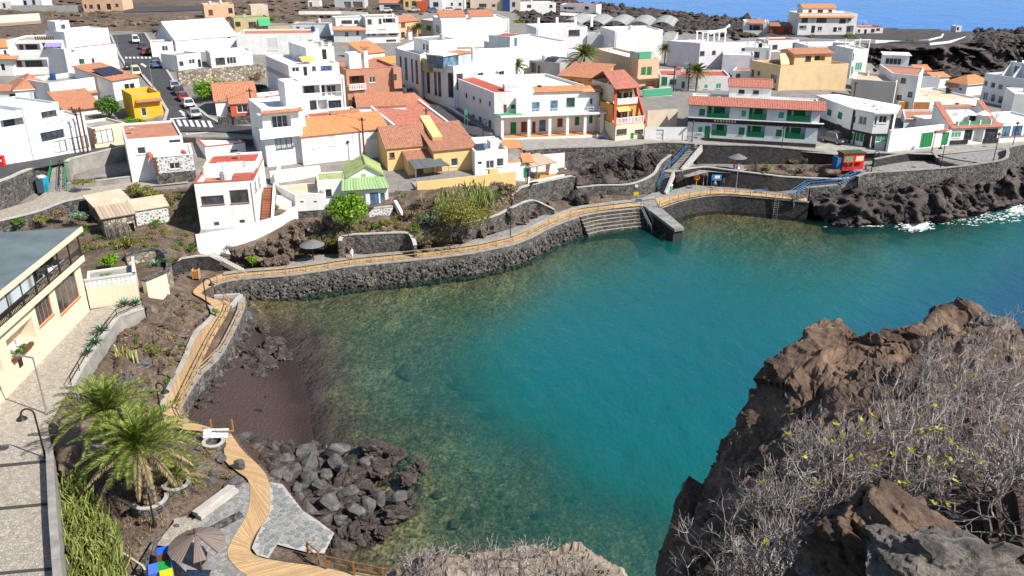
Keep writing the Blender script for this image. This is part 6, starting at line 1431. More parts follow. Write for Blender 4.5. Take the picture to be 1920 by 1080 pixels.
wall_line('ramp_edge', 'straight brown wall edging the stepped ramp beside the cactus hedge',[(97,836,7.6),(104,960,8.0),(116,1100,8.4),(122,1200,8.7)],3.6,0.35, 'CONC', 'SANDC' if False else 'KERBD',-1,smooth=False,foot=4.6)
# ---- timber walkway: a ribbon of boards
M_DECK=mat_slats('timber_deck',(0.52,0.345,0.175),0.17,1, 'UV',0.03,0.4,0.3)
def ribbon(name,A,B,z,mat,th=0.09):
 A=catmull([G(x,y,z) for x,y in A],6);B=catmull([G(x,y,z) for x,y in B],6)
 mb=MB();s=0
 for i in range(len(A)-1):
  d=((A[i+1]-A[i]).length+(B[i+1]-B[i]).length)/2;w=(A[i]-B[i]).length
  q=[A[i],A[i+1],B[i+1],B[i]];uv=[(0,s),(0,s+d),(w,s+d),(w,s)]
  if (q[1]-q[0]).cross(q[3]-q[0]).z<0: q,uv=q[::-1],uv[::-1]
  mb.face(q,uv)
  for e in (A,B):
   a,b=e[i],e[i+1];mb.face([a-Vector((0,0,th)),b-Vector((0,0,th)),b,a])
  s+=d
 return tag(mb.obj(name,mat),kind='structure'),A,B
_,PA,PB=ribbon('boardwalk',WOOD_OUT,WOOD_IN,2.56,M_DECK)
_,QA,QB=ribbon('boardwalk',QW_OUT,QW_IN,2.66,M_DECK)
_,LA,LB=ribbon('boardwalk',LW_R,LW_L,2.68,M_DECK)
_,BA,BB=ribbon('boardwalk',BW_R,BW_L,2.74,M_DECK)
for pts_,dx_,dz_ in ((LW_L[3:],-9,0.22),(WOOD_IN[2:],0,0.06)):
 A_=catmull([G(x+0.5,y+0.2,2.72) for x,y in pts_],6);B2=catmull([G(x+dx_,y-(5 if dx_==0 else 2),2.72+dz_) for x,y in pts_],6);mb=MB()
 for i in range(len(A_)-1):
  q=[A_[i],A_[i+1],B2[i+1],B2[i]];mb.face(q if (q[1]-q[0]).cross(q[3]-q[0]).z>0 else q[::-1])
 tag(mb.obj('path_margin',M_PAVE),kind='structure')
M_RAIL=mat_plain('weathered_rail_wood',(0.42,0.29,0.15),0.75,0,0.3,2.0)
def railing(label,line,step,h=1.0,mat=None,inset_=0.18,rails=(1.0,0.55),pw=0.1,name='railing',rt=0.05):
 mat=mat or M_RAIL
 pts=[line[0]];acc=0
 for a,b in zip(line[:-1],line[1:]):
  acc+=(b-a).length
  if acc>=step: pts.append(b);acc=0
 root=thing(name,label, 'railing',pts[0].copy())
 for p in pts:
  mb=MB();mb.box(p+Vector((0,0,h/2)),(pw,pw,h));mb.obj('post',mat,root)
 for r in rails:
  mb=MB()
  for a,b in zip(pts[:-1],pts[1:]): mb.bar(a+Vector((0,0,h*r-0.06)),b+Vector((0,0,h*r-0.06)),rt,rt*1.6)
  mb.obj('rail',mat,root)
 return root
railing('timber post railing along the sea edge of the promenade',PA[8:-10],2.3)
railing('timber post railing along the curved quay edge',QA,1.9)
railing('timber railing between the walkway and the beach wall',LA[16:-10],1.5)
railing('second timber railing on top of the beach wall',[p+Vector((0,0,0.1)) for p in BWL[5:26]],1.5,0.9)
IRON=M('IRON')
railing('black iron handrail on the terrace edge by the agaves',resample([G(268,575,6.75),G(224,589,6.75),G(192,630,6.75),G(160,676,6.75),G(134,722,6.75)],0.6),2.4,0.85,IRON,rails=(1.0,0.5),pw=0.05,rt=0.04)
railing('timber cross-braced railing at the end of the crazy-paved terrace',resample([G(578,1040,2.75),G(609,1066,2.75)],0.5),1.2,1.05,mat_plain('dark_oak',(0.26,0.12,0.045),0.7,0,0.3,2.0),pw=0.13)
railing('long brown timber handrail above the shallows',resample([G(612,1066,2.75),G(700,1086,2.75),G(800,1105,2.75)],0.6),1.6,1.05,MATS['dark_oak'],pw=0.12)
# ---- stairs
PADS.append(([(1226,362),(1250,368),(1266,326),(1282,322),(1320,277),(1296,268),(1250,312),(1240,320)],fit_pad([(1240,362,2.0),(1250,322,4.3),(1272,318,4.4),(1305,274,6.9)])))
PADS.append(([(1476,372),(1490,378),(1520,358),(1582,354),(1616,336),(1602,326),(1568,340),(1508,346)],fit_pad([(1484,372,2.0),(1515,351,3.2),(1575,346,3.6),(1608,330,4.7)])))
PADS.append(([(84,362),(128,360),(124,308),(97,312)],fit_pad([(88,360,7.2),(126,358,7.2),(99,313,9.6),(122,309,9.6)])))
PADS.append(([(386,478),(402,472),(470,508),(462,516)],fit_pad([(393,478,3.9),(400,474,3.9),(460,513,2.2),(466,509,2.2)])))
BLUEP=mat_plain('blue_paint',(0.03,0.16,0.36),0.55,0,0.2,2.0)
def flight(root,bl,br,tl,tr,n,mat,name='step',base=None):
 bl,br,tl,tr=[Vector(p) for p in (bl,br,tl,tr)]
 for k in range(n):
  a,b=bl.lerp(tl,k/n),br.lerp(tr,k/n);c,d=br.lerp(tr,(k+1)/n+0.01),bl.lerp(tl,(k+1)/n+0.01)
  z=bl.z+(tl.z-bl.z)*(k+1)/n;mb=MB()
  q=[a,b,c,d];ar=sum(q[i].x*q[(i+1) % 4].y-q[(i+1) % 4].x*q[i].y for i in range(4))
  if ar<0: q.reverse()
  mb.prism([(p.x,p.y) for p in q],(base if base is not None else z-0.6),z);mb.obj(name,mat,root)
def handrail(root,a,b,mat,n=5,h=0.95):
 a,b=Vector(a),Vector(b);mb=MB()
 for k in range(n+1): p=a.lerp(b,k/n);mb.tube([p-Vector((0,0,0.3)),p+Vector((0,0,h))],0.04,5)
 for f in (1.0,0.55): mb.tube([a+Vector((0,0,h*f)),b+Vector((0,0,h*f))],0.045,5)
 mb.obj('handrail',mat,root)
st=thing('stairs', 'two-flight grey stairs with blue railings from quay to street', 'stairs',G(1240,358,2.6))
SM=M('KERBD')
flight(st,G(1233,355,2.62),G(1246,362,2.62),G(1247,320,4.9),G(1262,322,4.9),13,SM);handrail(st,G(1233,355,2.7),G(1247,320,4.95),BLUEP);
flight(st,G(1256,317,4.95),G(1276,318,4.95),G(1298,272,7.5),G(1313,274,7.5),16,SM);handrail(st,G(1254,317,5.0),G(1296,272,7.5),BLUEP,7)
mb=MB();q=[G(1244,322,4.9),G(1264,324,4.9),G(1280,319,4.9),G(1258,314,4.9)];mb.prism([(p.x,p.y) for p in q],3.0,4.94);mb.obj('landing',SM,st)
for a,b in ((G(1248,362,2.8),G(1264,322,5.3)),(G(1278,319,5.3),G(1316,274,7.9))): mb=MB();mb.bar(a-Vector((0,0,0.3)),b-Vector((0,0,0.3)),0.3,1.2);mb.obj('stair_wall',M('KERB'),st)
st=thing('stairs', 'blue-railed stairs from the quay up to the kiosk terrace', 'stairs',G(1481,368,2.6))
flight(st,G(1480,369,2.62),G(1486,372,2.62),G(1511,349,3.9),G(1517,352,3.9),8,SM);flight(st,G(1571,344,4.3),G(1577,348,4.3),G(1604,328,5.5),G(1611,331,5.5),8,SM)
mb=MB();q=[G(1511,350,3.9),G(1517,354,3.9),G(1578,349,4.3),G(1572,344,4.3)];mb.prism([(p.x,p.y) for p in q],2.2,[3.9,3.9,4.3,4.3]);mb.obj('landing',SM,st)
for a,b in ((G(1480,369,2.7),G(1511,349,3.95)),(G(1511,349,3.95),G(1571,344,4.35)),(G(1571,344,4.35),G(1604,328,5.55)),(G(1486,373,2.7),G(1518,353,3.95)),(G(1518,353,3.95),G(1577,348,4.35)),(G(1577,348,4.35),G(1611,331,5.55))): handrail(st,a,b,BLUEP,4)
mb=MB();a,b=G(1519,355,3.9),G(1580,350,4.3);mb.bar(a-Vector((0,0,1.0)),b-Vector((0,0,1.0)),0.3,2.4);mb.obj('stair_wall',M('STB'),st)
mb=MB();a,b=G(1488,374,2.8),G(1519,354,3.9);mb.bar(a-Vector((0,0,1.0)),b-Vector((0,0,1.0)),0.3,2.4);mb.obj('stair_wall',M('STB'),st)
st=thing('stairs', 'pale garden steps running down the dark ramp wall to the promenade', 'stairs',G(456,512,2.6))
flight(st,G(460,513,2.55),G(466,509,2.55),G(393,478,4.45),G(400,474,4.45),15,M('KERB'))
st=thing('stairs', 'concrete steps with green railings from the lower road to the cobbled path', 'stairs',G(105,358,7.7))
flight(st,G(90,360,7.75),G(124,358,7.8),G(99,313,10.25),G(122,309,10.25),12,M('CONC'))
GRP=mat_plain('green_paint',(0.02,0.22,0.10),0.6,0,0.2,2.0)
handrail(st,G(89,360,7.8),G(98,313,10.3),GRP,8);handrail(st,G(125,358,7.85),G(123,309,10.3),GRP,8);handrail(st,G(112,359,7.85),G(114,311,10.3),IRON,4)
st=thing('seat_steps', 'broad curved stone bathing steps beside the jetty', 'steps',G(1140,400,1.0))
SA=catmull([G(1086,405,2.5),G(1112,399,2.5),G(1150,394,2.5),G(1200,389,2.5)],5);SN=side(SA)
M_RISER_SHADE=mat_stone('shaded_step_riser',(0.10,0.09,0.07),(0.05,0.045,0.04),1.6,0.12,0.8)  # riser stone darkened: shade lines between the pale treads, put into colour
for k in range(6):
 mb=MB();o0,o1=k*0.36-0.4,(k+1)*0.36;z=2.44-k*0.43
 for i in range(len(SA)-1):
  a,b=SA[i],SA[i+1];A,B,C,D=a+SN[i]*o0,a+SN[i]*o1,b+SN[i+1]*o1,b+SN[i+1]*o0
  f=lambda p,zz: Vector((p.x,p.y,zz))
  mb.face([f(B,z),f(C,z),f(D,z),f(A,z)]);mb.face([f(B,z-0.6),f(C,z-0.6),f(C,z),f(B,z)])
  if i==0: mb.face([f(A,z-0.6),f(B,z-0.6),f(B,z),f(A,z)])
  if i==len(SA)-2: mb.face([f(C,z-0.6),f(D,z-0.6),f(D,z),f(C,z)])
 mb.mi=[0 if i % 2==0 or True else 1 for i in mb.mi]
 for i_,f_ in enumerate(mb.f): mb.mi[i_]=0 if abs(mb.v[f_[0]][2]-mb.v[f_[2]][2])<0.01 else 1
 mb.obj('step',[M('KERBD'),M_RISER_SHADE],st)
# ---- jetty
t=thing('jetty', 'short concrete jetty with an arched opening and a side stair', 'jetty',G(1240,410,0.0))
J0,J1,J2,J3=[G(x,y,z) for x,y,z in ((1207,386,2.6),(1232,383,2.6),(1283,427,2.0),(1265,430,2.0))];JT=[2.62,2.02,2.02,2.62]
M_JC=mat_plain('jetty_concrete',(0.25,0.245,0.235),0.9,0,0.35,1.0,0.4);M_JSHADE=mat_plain('shaded_jetty_stone',(0.035,0.033,0.032),0.8,0,0.4,1.0,0.5)  # second, dark tone paints the shade on the jetty's sides
mb=MB();mb.prism([(p.x,p.y) for p in (J0,J3,J2,J1)],[z-0.4 for z in JT],JT);mb.obj('deck',M_JC,t)
def jl(a,b,k): return a.lerp(b,k)
for k0,k1,zt0,zt1,zb in ((0.0,0.5,0,0,-2),(0.74,0.97,0,0,-2),(0.5,0.58,0,0,0.7),(0.58,0.68,0,0,1.2),(0.68,0.74,0,0,0.7)):
 q=[jl(J0,J3,k0),jl(J0,J3,k1),jl(J1,J2,k1),jl(J1,J2,k0)];q=[p.lerp((q[0]+q[1]+q[2]+q[3])/4,0.04) for p in q]
 mb=MB();zq=[2.215-0.6*(k0 if i_ in (0,3) else k1) for i_ in range(4)];mb.prism([(p.x,p.y) for p in q],zb,zq);mb.obj('pier' if zb<0 else 'arch',M_JSHADE,t)
wv=(J0-J1).normalized()
for k in range(8):
 a,b=jl(J0,J3,0.06+k*0.055),jl(J0,J3,0.06+(k+1)*0.055);z=2.4-k*0.33
 mb=MB();q=[a,a+wv*0.9,b+wv*0.9,b];ar=sum(q[i].x*q[(i+1) % 4].y-q[(i+1) % 4].x*q[i].y for i in range(4))
 if ar<0: q.reverse()
 mb.prism([(p.x,p.y) for p in q],-1,z);mb.obj('step',M_JSHADE,t)
handrail(t,jl(J0,J3,0.06)+wv*0.9-Vector((0,0,0.2)),jl(J0,J3,0.48)+wv*0.9-Vector((0,0,2.4)),M('METAL'),3);handrail(t,jl(J0,J3,0.02)+wv*0.1,jl(J0,J3,0.35)+wv*0.1-Vector((0,0,1.8)),M('METAL'),3)
for sgn in (0,1):
 pass
lad=thing('ladder', 'grey iron bathing ladder on the shade-dark quay wall', 'ladder',G(1457,372,2.6));e_=G(1457,373,2.6);d_=(QWL[-1]-QWL[-8]).normalized();n_=Vector((d_.y,-d_.x,0))
for s_ in (-0.3,0.3): mb=MB();p=e_+d_*s_+n_*0.2;mb.tube([p+Vector((0,0,0.9)),p-Vector((0,0,3.6))],0.045,6);mb.obj('stile',M('METAL'),lad)
for k in range(10): mb=MB();p=e_+n_*0.2+Vector((0,0,0.1-k*0.36));mb.tube([p-d_*0.3,p+d_*0.3],0.035,5);mb.obj('rung',M('METAL'),lad)
t=thing('landing_platform', 'small concrete platform with benches at the corner of beach and promenade', 'platform',G(430,565,2.0))
mb=MB();q=[G(402,556,2.3),G(428,577,2.3),G(455,570,2.3),G(456,553,2.3)];mb.prism([(p.x,p.y) for p in q],-0.5,2.32);mb.obj('slab',M('CONC'),t)
for a,b in ((G(402,555,2.7),G(450,552,2.7)),(G(452,553,2.7),G(432,574,2.7))): mb=MB();mb.bar(a-Vector((0,0,0.15)),b-Vector((0,0,0.15)),0.4,0.5);mb.obj('bench_wall',M('KERB'),t)
# ---- crazy paving: every slab a piece
def clip(poly,a,b):
 m_,d=(a+b)/2,b-a;out=[]
 for i in range(len(poly)):
  p,q=poly[i],poly[(i+1) % len(poly)];sp,sq=(p-m_).dot(d),(q-m_).dot(d)
  if sp<=0: out.append(p)
  if (sp<0<sq) or (sq<0<sp): out.append(p.lerp(q,sp/(sp-sq)))
 return out
CP=[(505,904),(530,908),(548,932),(567,957),(600,979),(627,1000),(608,1038),(578,1036),(545,1028),(520,1021),(503,1047),(482,1041),(472,1028),(482,1003),(505,960)]
cpw=[Vector(G(x,y,2.66)[:2]) for x,y in CP]
mb=MB();q=[(p.x,p.y,2.67) for p in cpw];ar=sum(cpw[i].x*cpw[(i+1) % len(cpw)].y-cpw[(i+1) % len(cpw)].x*cpw[i].y for i in range(len(cpw)))
if ar<0: q.reverse();cpw.reverse()
mb.face(q);me=mb.mesh('crazy_paving',mat_plain('pale_mortar',(0.40,0.39,0.365),0.9,0,0.2,2.0));bm=bmesh.new();bm.from_mesh(me);bmesh.ops.triangulate(bm,faces=bm.faces[:]);bm.to_mesh(me);bm.free()
crazy=tag(add('crazy_paving',me),kind='structure')
slabs=[mat_plain('paving_slab_'+str(k),c,0.85,0,0.22,2.5,0.2) for k,c in enumerate(((0.235,0.24,0.235),(0.19,0.2,0.2),(0.275,0.27,0.255)))]
mnx,mxx=min(p.x for p in cpw),max(p.x for p in cpw);mny,mxy=min(p.y for p in cpw),max(p.y for p in cpw)
seeds=[]
rr=random.Random(3)
while len(seeds)<420:
 for _ in range(30):
  p=Vector((rr.uniform(mnx,mxx),rr.uniform(mny,mxy)))
  if all((p-s).length>0.36 for s in seeds): break
 seeds.append(p)
flag=in_poly(np.array([s.x for s in seeds]),np.array([s.y for s in seeds]),[(p.x,p.y) for p in cpw])
cnt=0
for i,s in enumerate(seeds):
 if not flag[i] or cnt>=290: continue
 poly=[s+Vector((x,y)) for x,y in ((-.7,-.7),(.7,-.7),(.7,.7),(-.7,.7))]
 for j,o in enumerate(seeds):
  if i!=j and (o-s).length<1.6: poly=clip(poly,s,o)
  if len(poly)<3: break
 if len(poly)<3: continue
 poly=[s+(p-s)*0.84 for p in poly]
 ii=in_poly(np.array([p.x for p in poly]),np.array([p.y for p in poly]),[(p.x,p.y) for p in cpw])
 if not ii.all(): continue
 mb=MB();mb.prism([(p.x,p.y) for p in poly],2.66,2.70+rr.uniform(0,0.012));mb.obj('paving_slab',slabs[rr.randrange(3)],crazy,local=True);cnt+=1
def mark(pts,k,label=None):
 mb=MB();q=[on_plane(x,y,k,0.012) for x,y in pts]
 if (Vector(q[1])-Vector(q[0])).cross(Vector(q[2])-Vector(q[0])).z<0: q.reverse()
 mb.face(q);o=mb.obj('crossing_stripe',M_WPAINT);tag(o,kind='structure')
for k in range(7): x=319+k*11.5;y=224+k*0.4;mark([(x,y),(x+6,y),(x+12,y+12),(x+5.5,y+12)],K_STREET)
for k in range(7): x=234+k*7.4;mark([(x,106.5),(x+4,106.3),(x+5.5,109.5),(x+1.5,109.7)],K_STREET)
mark([(318,222),(372,218),(373,219.5),(319,223.5)],K_STREET)
for x,y in ((343,214),(338,208),(266,120)): mark([(x-3,y),(x+1,y-1.5),(x+9,y+4),(x+6,y+6)],K_STREET)
for a,b in ((0.12,0.14),): pass
for y0 in (865,945,1066):
 mb=MB();q=[on_plane(x,y,K_RAMP,0.03) for x,y in ((-140,y0+18),(96+(y0-836)*0.07,y0-4),(96+(y0-836)*0.07,y0+1),(-140,y0+25))]
 mb.face(q[::-1] if (Vector(q[1])-Vector(q[0])).cross(Vector(q[2])-Vector(q[0])).z<0 else q);tag(mb.obj('ramp_joint',mat_plain('dark_joint',(0.06,0.055,0.05),0.9)),kind='structure')
for pts,lab in (([(272,62),(292,95),(312,130),(334,165),(357,190),(388,218),(415,232)], 'pale kerb strip along the parked side of the street'),([(208,66),(222,100),(238,126),(268,142),(290,168),(314,208),(306,235)], 'pale kerb strip along the yellow house side of the street')):
 L=resample([Vector(on_plane(x,y,K_STREET)) for x,y in pts],2.0);mb=MB()
 for a,b in zip(L[:-1],L[1:]): mb.bar(a,b,0.5,0.26)
 o=thing_mesh('kerb',mb,M_KERB,lab, 'kerb')

wall_line('garden_wall', 'whitewashed rubble wall below the striped green porch',[(690,391,6.2),(715,388,6.2),(737,386,6.2)],3.5,0.4, 'STW', 'KERB',1,smooth=False,foot=5.0)
wall_line('garden_wall', 'dark rubble footing wall under the white courtyard',[(556,395,5.9),(609,392,5.9),(622,394,5.6)],3.5,0.4, 'STB',None,1,smooth=False,foot=4.8)
mb=MB();mb.bar(G(741,380,6.4),G(757,410,5.2),0.4,0.8);thing_mesh('stair_parapet',mb,M('W'), 'white sloping parapet beside the striped green porch', 'wall')
h=house('yard_wall', 'low white yard wall between the courtyard and the long white house',(508,343),(602,331),322,0.4, 'W',None,[],z=8.0,cat='wall')
# ------------------------------------------------------------------ the ground sheet: land, slopes and seabed
gx=np.arange(-260,2181,5.0)
gy=np.concatenate([np.arange(-45,140,2.2),np.arange(140,600,3.2),np.arange(600,1201,6.0)])
PX,PY=np.meshgrid(gx,gy)
EXTRA=[]
for top,low in FACES:
 for (x,y,z),(x2,y2,z2) in zip(top,low):
  EXTRA+=[(x,y-2.5,z-0.3),(x2,y2+3,z2)]
land_f=RBF(LANDPTS+EXTRA)
Zl,Zs=land_f(PX,PY),sea_f(PX,PY)
bay=in_poly(PX,PY,BAY)
far=PY<np.interp(PX,[p[0] for p in SHORE_FAR],[p[1] for p in SHORE_FAR])
Zt=np.where(bay,Zs,Zl)
Zt=np.where(far,-4.0,Zt)
def zone(poly,soft=0):
 return in_poly(PX,PY,poly)
Z_FIELD=zone([(-300,-60),(1060,-60),(1060,12),(700,30),(640,32),(520,45),(380,40),(330,62),(215,60),(120,60),(40,70),(-300,90)])
Z_LAVA=zone([(960,24),(1060,-10),(2300,-10),(2300,150),(1700,150),(1640,130),(1620,85),(1500,70),(1380,72),(1330,62),(1250,60),(1100,52),(1000,50)]) | zone([(1505,372),(1560,345),(1628,330),(1772,318),(1890,302),(1900,280),(2300,262),(2300,420),(1500,440)])
Z_ROCK=zone([(225,592),(345,555),(420,500),(545,440),(560,400),(740,360),(960,345),(1075,330),(1040,395),(975,440),(870,462),(700,480),(560,495),(400,520),(400,580),(305,770),(210,760)]) | zone([(1040,285),(1290,280),(1240,350),(1190,380),(1050,392)]) | zone([(1380,300),(1620,300),(1600,335),(1490,340),(1400,325)])
Z_GARD=zone([(110,382),(400,345),(380,470),(330,500),(150,470),(140,420)]) | zone([(100,830),(300,780),(440,820),(460,905),(300,1005),(240,1200),(110,1200)])
P0=np.stack(G(PX,PY,0.0)[:2] if False else [((PX-960)/FPX)*((Zt-CH)/(-ST-(PY-540)/FPX*CT)),(CT-(PY-540)/FPX*ST)*((Zt-CH)/(-ST-(PY-540)/FPX*CT))],-1)
pp=np.c_[P0.reshape(-1,2),np.zeros(PX.size)]
rid=fbm(pp*0.16,6,3,0.6,True).reshape(PX.shape);sm=fbm(pp*0.5,4,9).reshape(PX.shape)
amp=np.zeros(PX.shape)
amp=np.where(Z_FIELD,0.8,amp);amp=np.where(Z_LAVA,1.9,amp);amp=np.where(Z_ROCK,0.75,amp);amp=np.where(Z_GARD,0.25,amp)
Zt=np.where(bay | far,Zt,Zt+amp*(rid*0.8+sm*0.5))
Zt=np.where(bay,Zt+sm*0.22*np.clip(-Zs+0.15,0.0,1),Zt)
rx,ry,rz=(PX-960)/FPX,CT-(PY-540)/FPX*ST,-ST-(PY-540)/FPX*CT
for poly,k in PADS:
 xs_,ys_=[p[0] for p in poly],[p[1] for p in poly]
 near=(PX>min(xs_)-25) & (PX<max(xs_)+25) & (PY>min(ys_)-25) & (PY<max(ys_)+25)
 ins=in_poly(PX,PY,poly) & near
 dist=np.where(ins,0.0,1e9);dist[near & ~ins]=poly_dist(PX[near & ~ins],PY[near & ~ins],poly,True)
 t_=(CH-k[2]+0.16)/(k[0]*rx+k[1]*ry-rz)
 w_=np.clip((dist-7.0)/13.0,0,1);w_=w_*w_*(3-2*w_)
 Zt=np.where(bay | far,Zt,(CH+rz*t_)*(1-w_)+Zt*w_)
for top,low in FACES:
 poly=[(x,y) for x,y,z in top]+[(x,y) for x,y,z in low[::-1]]
 xs_=[p[0] for p in poly]
 zl=np.interp(PX,*zip(*sorted((x,z) for x,y,z in low)))-0.25
 Zt=np.where(in_poly(PX,PY,poly) & ~bay,np.minimum(Zt,zl),Zt)
t_=(Zt-CH)/(-ST-(PY-540)/FPX*CT)
TV=np.stack([(PX-960)/FPX*t_,(CT-(PY-540)/FPX*ST)*t_,Zt],-1)
ny,nx=PX.shape
idx=np.arange(ny*nx).reshape(ny,nx)
quads=np.stack([idx[1:,:-1],idx[1:,1:],idx[:-1,1:],idx[:-1,:-1]],-1).reshape(-1,4)
fx=(PX[1:,:-1]+2.5).ravel();fy=((PY[1:,:-1]+PY[:-1,:-1])/2).ravel()
def cellz(a): return a[1:,:-1].ravel()
mi=np.full(len(quads),2)
mi[cellz(Z_GARD)]=0;mi[cellz(Z_ROCK)]=0;mi[cellz(zone([(1060,286),(1290,280),(1245,330),(1215,340),(1085,350),(1066,330)]))]=1;mi[cellz(Z_FIELD)]=5;mi[cellz(Z_LAVA)]=1
cb=in_poly(fx,fy,BAY);zc=cellz(Zs)
mi[cb]=4
mi[cellz(far)]=1
mi[(fy>380) & (mi==2)]=0
me=np_mesh('ground',TV.reshape(-1,3),quads,[M_SOIL,M_LAVA,M_TOWN,M_SAND,M_SEABED,M_FIELD])
me.polygons.foreach_set('material_index',mi.astype(np.int32))
sa=np.clip((Zs+1.7)/1.3+sm*0.4,0,1)*np.clip((780-PX)/170,0,1)*np.clip((PY-560)/60,0,1)
wd=np.clip(1-poly_dist(PX,PY,WALLTOP+QUAYTOP+[(1560,426),(1760,412),(1860,392),(1990,372)])/75+sm*0.5,0,1)*0.9
at=me.attributes.new('weed', 'FLOAT', 'POINT');at.data.foreach_set('value',wd.ravel().astype(np.float32))
wt=np.clip(np.exp(-((Zs-0.1)/0.32)**2)*(1+sm*0.5),0,1)
at=me.attributes.new('wet', 'FLOAT', 'POINT');at.data.foreach_set('value',wt.ravel().astype(np.float32))
at=me.attributes.new('sand', 'FLOAT', 'POINT');at.data.foreach_set('value',sa.ravel().astype(np.float32))
ground=tag(add('ground',me),kind='structure')
# ------------------------------------------------------------------ water
def mat_water(name,deep,wave=1.0,attr=True):
 m,n,l,b=_new(name)
 c=coords(n)
 out=n['Material Output']
 b.inputs['Base Color'].default_value=lin(deep)
 big=noise_node(n,l,c,0.035,4,0.6)
 body=mixc(n,l,big.outputs[0],tuple(x*0.75 for x in deep),tuple(x*1.25 for x in deep))
 if attr:
  a=n.new('ShaderNodeAttribute');a.attribute_name = 'depth'
  dr=ramp(n,[(0.0,(0.012,0.070,0.052)),(0.30,(0.003,0.112,0.108)),(0.52,(0.002,0.102,0.122)),(0.82,(0.005,0.052,0.122))]);l.new(mathn(n,l, 'MULTIPLY',a.outputs['Fac'],1/12),dr.inputs[0]);body=mixc(n,l,0.35,dr.outputs[0],mixc(n,l,big.outputs[0],(0.3,0.3,0.3),(0.72,0.72,0.72)), 'OVERLAY')
 l.new(body,b.inputs['Base Color'])
 b.inputs['Roughness'].default_value=0.12
 b.inputs['Specular IOR Level'].default_value=0.35
 mp=n.new('ShaderNodeMapping');mp.inputs['Scale'].default_value=(1,0.55,1);mp.inputs['Rotation'].default_value=(0,0,0.5)
 l.new(c,mp.inputs[0])
 w1=noise_node(n,l,mp.outputs[0],2.6/wave,5,0.65,0.3);w2=noise_node(n,l,mp.outputs[0],0.5/wave,3,0.5)
 h=mathn(n,l, 'ADD',mathn(n,l, 'MULTIPLY',w1.outputs[0],0.30),w2.outputs[0])
 bu=bump(n,l,b,h,0.75,0.30*wave)
 if not attr: b.inputs['Specular IOR Level'].default_value=0.015
 if attr:
  tr=n.new('ShaderNodeBsdfTransparent');l.new(mixc(n,l,mathn(n,l, 'MINIMUM',mathn(n,l, 'MULTIPLY',a.outputs['Fac'],0.7),1.0),(0.97,0.97,0.96),(0.76,0.90,0.82)),tr.inputs[0])
  gl=n.new('ShaderNodeBsdfGlossy');gl.inputs['Roughness'].default_value=0.08
  l.new(bu.outputs[0],gl.inputs['Normal'])
  fr=n.new('ShaderNodeFresnel');fr.inputs[0].default_value=1.33;l.new(bu.outputs[0],fr.inputs['Normal'])
  m1=n.new('ShaderNodeMixShader');l.new(fr.outputs[0],m1.inputs[0]);l.new(tr.outputs[0],m1.inputs[1]);l.new(gl.outputs[0],m1.inputs[2])
  wob=mathn(n,l, 'ADD',a.outputs['Fac'],mathn(n,l, 'MULTIPLY',mathn(n,l, 'SUBTRACT',w2.outputs[0],0.5),0.5))
  f=mathn(n,l, 'SUBTRACT',1.0,mathn(n,l, 'EXPONENT',mathn(n,l, 'MULTIPLY',mathn(n,l, 'MAXIMUM',mathn(n,l, 'SUBTRACT',wob,0.5),0.0),-0.42)))
  m2=n.new('ShaderNodeMixShader');l.new(f,m2.inputs[0]);l.new(m1.outputs[0],m2.inputs[1]);l.new(b.outputs[0],m2.inputs[2])
  l.new(m2.outputs[0],out.inputs[0])
 MATS[name]=m
 return m
wx=np.arange(330,2301,10.0);wy=np.concatenate([np.arange(350,600,5.0),np.arange(600,1241,10.0)])
WX,WY=np.meshgrid(wx,wy)
SZ=sea_f(WX,WY)
t_=(0.0-CH)/(-ST-(WY-540)/FPX*CT)
WV=np.stack([(WX-960)/FPX*t_,(CT-(WY-540)/FPX*ST)*t_,np.zeros(WX.shape)],-1)
idx=np.arange(WX.size).reshape(WX.shape)
wq=np.stack([idx[1:,:-1],idx[1:,1:],idx[:-1,1:],idx[:-1,:-1]],-1).reshape(-1,4)
wme=np_mesh('bay_water',WV.reshape(-1,3),wq,mat_water('bay_water',(0.002,0.098,0.112)))
at=wme.attributes.new('depth', 'FLOAT', 'POINT');at.data.foreach_set('value',np.clip(-SZ,0,12).ravel().astype(np.float32))
tag(add('bay_water',wme),kind='structure')
mb=MB()
mb.face([(-2500,235,-0.05),(9000,235,-0.05),(9000,16000,-0.05),(-2500,16000,-0.05)])
tag(mb.obj('sea',mat_water('open_sea',(0.006,0.165,0.52),4.0,False)),kind='structure')
mb=MB()
mb.face([(75,20,-0.05),(900,20,-0.05),(900,235,-0.05),(75,235,-0.05)])
# ------------------------------------------------------------------ boulders, lava, rubble
M_BOULD=mat_rock('grey_boulder',(0.035,0.034,0.035),(0.115,0.11,0.108),(0.27,0.255,0.235),0.9,0.8,0.2)
M_BOULD2=mat_rock('brown_lava_boulder',(0.020,0.017,0.016),(0.078,0.064,0.057),(0.21,0.175,0.145),0.9,1.0,0.25)
M_BLACK=mat_rock('black_lava_boulder',(0.014,0.012,0.013),(0.056,0.046,0.045),(0.15,0.122,0.112),0.8,1.0,0.3)
M_WARM=mat_rock('warm_brown_rock',(0.045,0.031,0.024),(0.155,0.115,0.088),(0.33,0.26,0.20),0.7,1.0,0.3)
ROCKS=[icorock(s,3,0.13,1.0,facet=0.95) for s in range(11,17)]
RUGGED=[(v*(1+0.22*blocks(v,1.6,s)+0.08*blocks(v,4.0,s+5))[:,None],f) for s,(v,f) in ((s,icorock(s,4,0.42,1.5,facet=0.5)) for s in range(31,35))]
SMALL=[icorock(s,1,0.35,1.2,facet=0.5) for s in range(51,56)]
RME={}
def rock_mesh(kind,i,mat):
 key=(kind,i,mat.name)
 if key not in RME:
  v,f=(ROCKS if kind == 'b' else RUGGED)[i]
  RME[key]=np_mesh('boulder',v,f,mat,smooth=False)
 return RME[key]
